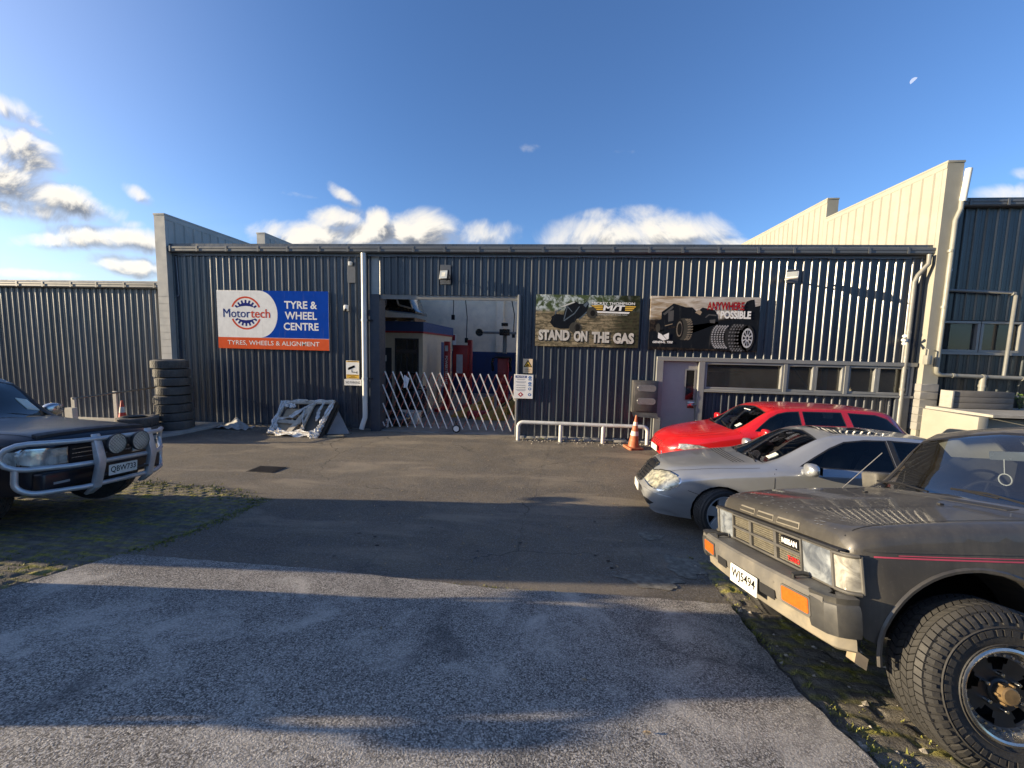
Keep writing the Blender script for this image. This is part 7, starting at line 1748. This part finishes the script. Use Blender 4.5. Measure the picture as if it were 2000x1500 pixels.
# ================================================================ dark off-roader with bull bar on the left
GRN = paint('dark_green_paint', (.006, .008, .014), 0, .34, .12, (.05, .047, .05), .08)
c = Car('bull_bar_off_roader', 'dark green off-roader with a silver bull bar and two round spotlights at the left edge', (-5.40, 4.30, radians(186.0), hz(-6.4, 4.3)+.05, .10, 0),
  [(.0, .66, .50, .90, .52, .93, .945, .03), (.03, .735, .46, .945, .56, .985, 1.0, .03), (.12, .79, .42, .985, .60, 1.03, 1.05, .04), (.35, .83, .42, 1.02, .63, 1.075, 1.095, .05), (.9, .845, .42, 1.055, .66, 1.11, 1.125, .06), (1.20, .845, .42, 1.08, .68, 1.135, 1.15, .06), (1.30, .845, .42, 1.09, .69, 1.155, 1.165, .06),
   (1.95, .845, .42, 1.13, .60, 1.645, 1.68, .06), (2.3, .845, .42, 1.13, .605, 1.69, 1.73, .06), (3.2, .845, .42, 1.13, .605, 1.71, 1.75, .06), (4.3, .83, .44, 1.13, .59, 1.69, 1.72, .06), (4.52, .80, .50, 1.12, .62, 1.20, 1.22, .06), (4.6, .76, .55, 1.0, .6, 1.05, 1.06, .04)],
  [(0, .12), (.4, .12), (1.4, .14), (2.1, .08), (3, 0), (4.6, -.05)], GRN)
c.arch(.82, .38, .44, .28, 24); c.arch(3.50, .38, .44, .28, 24)
c.pane('windscreen', [(1.35, -.63), (1.31, -.3), (1.30, 0), (1.31, .3), (1.35, .63), (1.98, .55), (1.95, .25), (1.94, 0), (1.95, -.25), (1.98, -.55)], 'top', GLSC, .03)
for sd in (-1, 1):
    c.pane('side_window', [(1.78, 1.17), (2.6, 1.17), (2.6, 1.61), (2.25, 1.60), (2.12, 1.56)], 'side', GLSD, .02, sd); c.pane('side_window', [(2.68, 1.17), (3.4, 1.17), (3.4, 1.61), (2.68, 1.61)], 'side', GLSD, .02, sd)
    c.pane('side_window', [(3.5, 1.17), (4.3, 1.17), (4.2, 1.58), (3.5, 1.60)], 'side', GLSD, .02, sd)
    P = [(sd*.40, .72), (sd*.70, .725), (sd*.765, .76), (sd*.775, .86), (sd*.74, .905), (sd*.42, .895)]
    c.decal('headlight_seal', [(sd*.58+(y-sd*.58)*1.08, .81+(z-.81)*1.12) for y, z in P], 'front', CHROME, .003, .05); c.decal('headlight', P, 'front', lampmat('headlamp_big', (.80, .80, .72), (.34, .35, .33), 14), .008, .04)
    c.decal('fog_lamp', [(sd*.42, .52), (sd*.70, .52), (sd*.70, .60), (sd*.42, .60)], 'front', mat('lamp_smoked', (.05, .055, .05), .15, .2, .2, 20, coat=1.), .006, .06)
    c.decal('corner_lamp', [(.19, .74), (.32, .74), (.30, .89), (.19, .89)], 'left' if sd < 0 else 'right', lampmat('headlamp_big', (.62, .62, .56), (.16, .17, .16), 22), .006, .04)
    c.ribbon('bonnet_gap', [(.16, sd*.62), (.6, sd*.70), (1.25, sd*.74)], 'top', BLACK, .007)
    mirror(c, 1.80, sd*1.0, 1.22, mat('mirror_chrome', (.45, .46, .47), .2, .9, .05), 1.15, True)
    for y_ in ((1.46, .6), (2.64, .6)): c.ribbon('panel_gap', [(y_[0], .5), (y_[0], 1.12)], 'left' if sd < 0 else 'right', BLACK)
c.decal('grille', [(-.37, .73), (.37, .73), (.38, .90), (-.38, .90)], 'front', PLAST, .004, .06)
for i in range(3): z = .765+.05*i; c.ribbon('grille_bar', [(-.36, z), (.36, z)], 'front', mat('bar_bright', (.4, .42, .42), .25, .8), .010, .012)
c.decal('bonnet_deflector', [(.16, -.62), (.12, -.3), (.11, 0), (.12, .3), (.16, .62), (.22, .62), (.18, .3), (.17, 0), (.18, -.3), (.22, -.62)], 'top', PLAST, .03, .06, .03)
c.put(MB().box(-.03, .1, -.72, .72, .46, .66), 'bumper', GRN, bev=.03, seg=3)
c.put(MB().box(-.035, -.028, -.62, -.46, .52, .545), 'bumper_badge', mat('badge_grey', (.3, .3, .3), .4)); c.put(MB().box(-.035, -.028, .46, .62, .52, .545), 'bumper_badge', MATS['badge_grey'])
BAR = mat('bar_alloy', (.56, .56, .56), .40, .5, .1, 6, dirt=(.26, .26, .25), dscale=3, damt=.5)
bx = lambda y: -.20+.30*max(0, (abs(y)-.36)/.5)**1.7
t = bb = bpy.data.objects.new('bull_bar', None); COL.objects.link(bb); bb.parent = c.t
def arc_pts(cy, cz, r, a0, a1, n=7): return [(cy+r*cos(a0+(a1-a0)*i/n), cz+r*sin(a0+(a1-a0)*i/n)) for i in range(n+1)]
zt_, zm_, zl_ = .985, .715, .455
loop = [(0, zt_), (.3, zt_), (.55, zt_)]+arc_pts(.80, (zt_+zm_)/2, (zt_-zm_)/2, pi/2, -pi/2)+[(.55, zm_), (.3, zm_), (0, zm_)]
low = [(.86, zm_+.0), (.86, zl_+.13)]+arc_pts(.73, zl_+.13, .13, 0, -pi/2)+[(.45, zl_), (0, zl_)]
for sd in (-1, 1):
    c.put(MB().tube([(bx(y), sd*y, z) for y, z in loop], .028, 12), 'loop_tube', BAR, bb, smooth=True, ang=60); c.put(MB().tube([(bx(y)+.0, sd*y, z) for y, z in low], .028, 12), 'lower_tube', BAR, bb, smooth=True, ang=60)
    prof = [(-.16, 1.04), (-.185, 1.045), (-.215, .95), (-.275, .74), (-.265, .66), (-.225, .42), (-.13, .34), (-.10, .36), (-.18, .46), (-.215, .68), (-.17, .95)]
    c.put(MB().prism(prof, lambda a, b, d: (a, d, b), sd*.335-.045, sd*.335+.045), 'upright', BAR, bb, bev=.008)
for sd in (-1, 1):
    Mx = Matrix.Translation((-.24, sd*.155, .905)) @ Matrix.Rotation(-pi/2, 4, 'Z')
    sp = c.put(MB().lathe([(.0, .10), (.07, .09), (.11, .03), (.122, 0), (.122, -.02), (.112, -.025)], 32, Mx), 'spotlight', PLAST, smooth=True, ang=40)
    c.put(MB().lathe([(.112, -.018), (.06, -.026), (0, -.028)], 32, Mx), 'lens', mat('spot_reflector', (.90, .88, .74), .35, .25, .06, 8, coat=.5), sp, smooth=True)
    q = MB()
    for k in range(-4, 5):
        d_ = .028*k; L = sqrt(max(0, .106**2-d_**2))
        for s_ in (1, -1):
            a, b = Vector((d_-L*.0, 0)), None
            cdir, ndir = Vector((.7071, .7071*s_)), Vector((-.7071*s_, .7071)); p0, p1 = ndir*d_-cdir*L, ndir*d_+cdir*L
            q.tube([Mx @ Vector((p0.x, -.028, p0.y)), Mx @ Vector((p1.x, -.028, p1.y))], .0032, 4)
    c.put(q, 'lens_guard', mat('guard_dark', (.06, .06, .055), .5), sp)
c.plate('QBW733', .07, .60, -.255, .36, .125)
c.put(MB().box(-.245, -.20, -.3, .3, .55, .57), 'plate_bracket', PLAST)
c.decal('windscreen_sticker', [(1.50, -.56), (1.64, -.53), (1.64, -.40), (1.50, -.42)], 'top', MATS['sticker_white'], .004, .06)
wiper(c, (1.36, -.5, 1.16), (1.46, .1, 1.22)); wiper(c, (1.34, .05, 1.17), (1.45, .6, 1.20))
interior(c, 1.6, 1.1, .80, [2.4, 3.2], .78, SEATD, 1, None, .55)
c.split()
for x, y, sg in ((.82, -.74, .28), (.82, .74, .28), (3.5, -.74, 0), (3.5, .74, 0)): c.wheel(x, y, .385, .26, .20, rim_offroad, sg, 30, 1.)
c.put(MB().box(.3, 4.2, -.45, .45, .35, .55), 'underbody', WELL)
SURF = c
# added vehicle copy, unseen beyond the left edge, scaled to shade the slab
o = dup(SURF.t, label='dark off-roader added nearer the road, outside the left edge, to cast shade'); o.matrix_basis = Matrix.Translation((-5.35, 1.66, hz(-6.5, 1.7)-.05)) @ Matrix.Rotation(radians(188.5), 4, 'Z') @ Matrix.Rotation(.12, 4, 'X') @ Matrix.Scale(.86, 4) @ Matrix.Scale(.92, 4, (0, 1, 0))

SCN = thing('added_container', 'grey ribbed container added unseen behind the bull bar vehicle to cast shade', 'container', (-13, 2.8, 0))  # unseen block added left of the frame to cast its shadow by the slab
zc_ = hz(-12, 2.8); m = MB(); corr(m, -15.2, -10.8, zc_+.15, zc_+2.4, 2.08, .25, 0, .03); corr(m, -15.2, -10.8, zc_+.15, zc_+2.4, 3.45, .25, 0, .03, sgn=1); corr(m, 2.08, 3.45, zc_+.15, zc_+2.4, -15.2, .25, 0, .03, axis='y', sgn=-1)
m.build('ribbed_side', SLATE, SCN); MB().box(-15.25, -10.75, 2.04, 3.5, zc_+2.4, zc_+2.5).build('roof', SLATE, SCN); MB().box(-15.25, -10.75, 2.04, 3.5, zc_, zc_+.15).build('base_frame', SLATE, SCN)
for y0 in (2.09, 2.78): d_ = MB().box(-10.8, -10.76, y0, y0+.66, zc_+.15, zc_+2.4).build('door', SLATE, SCN); MB().tube([(-10.72, y0+.5, zc_+.2), (-10.72, y0+.5, zc_+2.35)], .02, 8).build('locking_bar', STEEL, d_)

# added across the road behind the photographer: darkens reflections in glass and paint
OW = thing('added_warehouse', 'long plain warehouse added across the road behind the viewer for dark reflections', 'warehouse', (0, -24, .95))
m = MB(); corr(m, -34, 40, .9, 6.5, -22, .3, 0, .03, sgn=1); m.box(-34, 40, -34, -22.05, .5, 6.5); m.build('wall', mat('warehouse_wall', (.10, .10, .095), .7, 0, .15, .6), OW); MB().box(-34.3, 40.3, -34.3, -21.6, 6.5, 6.8).build('roof', SLATE, OW)
for i in range(6): MB().box(-30+12*i, -25+12*i, -21.97, -21.9, .95, 4.8).build('roller_door', mat('roller_brown', (.06, .055, .05), .6, 0, .1), OW)
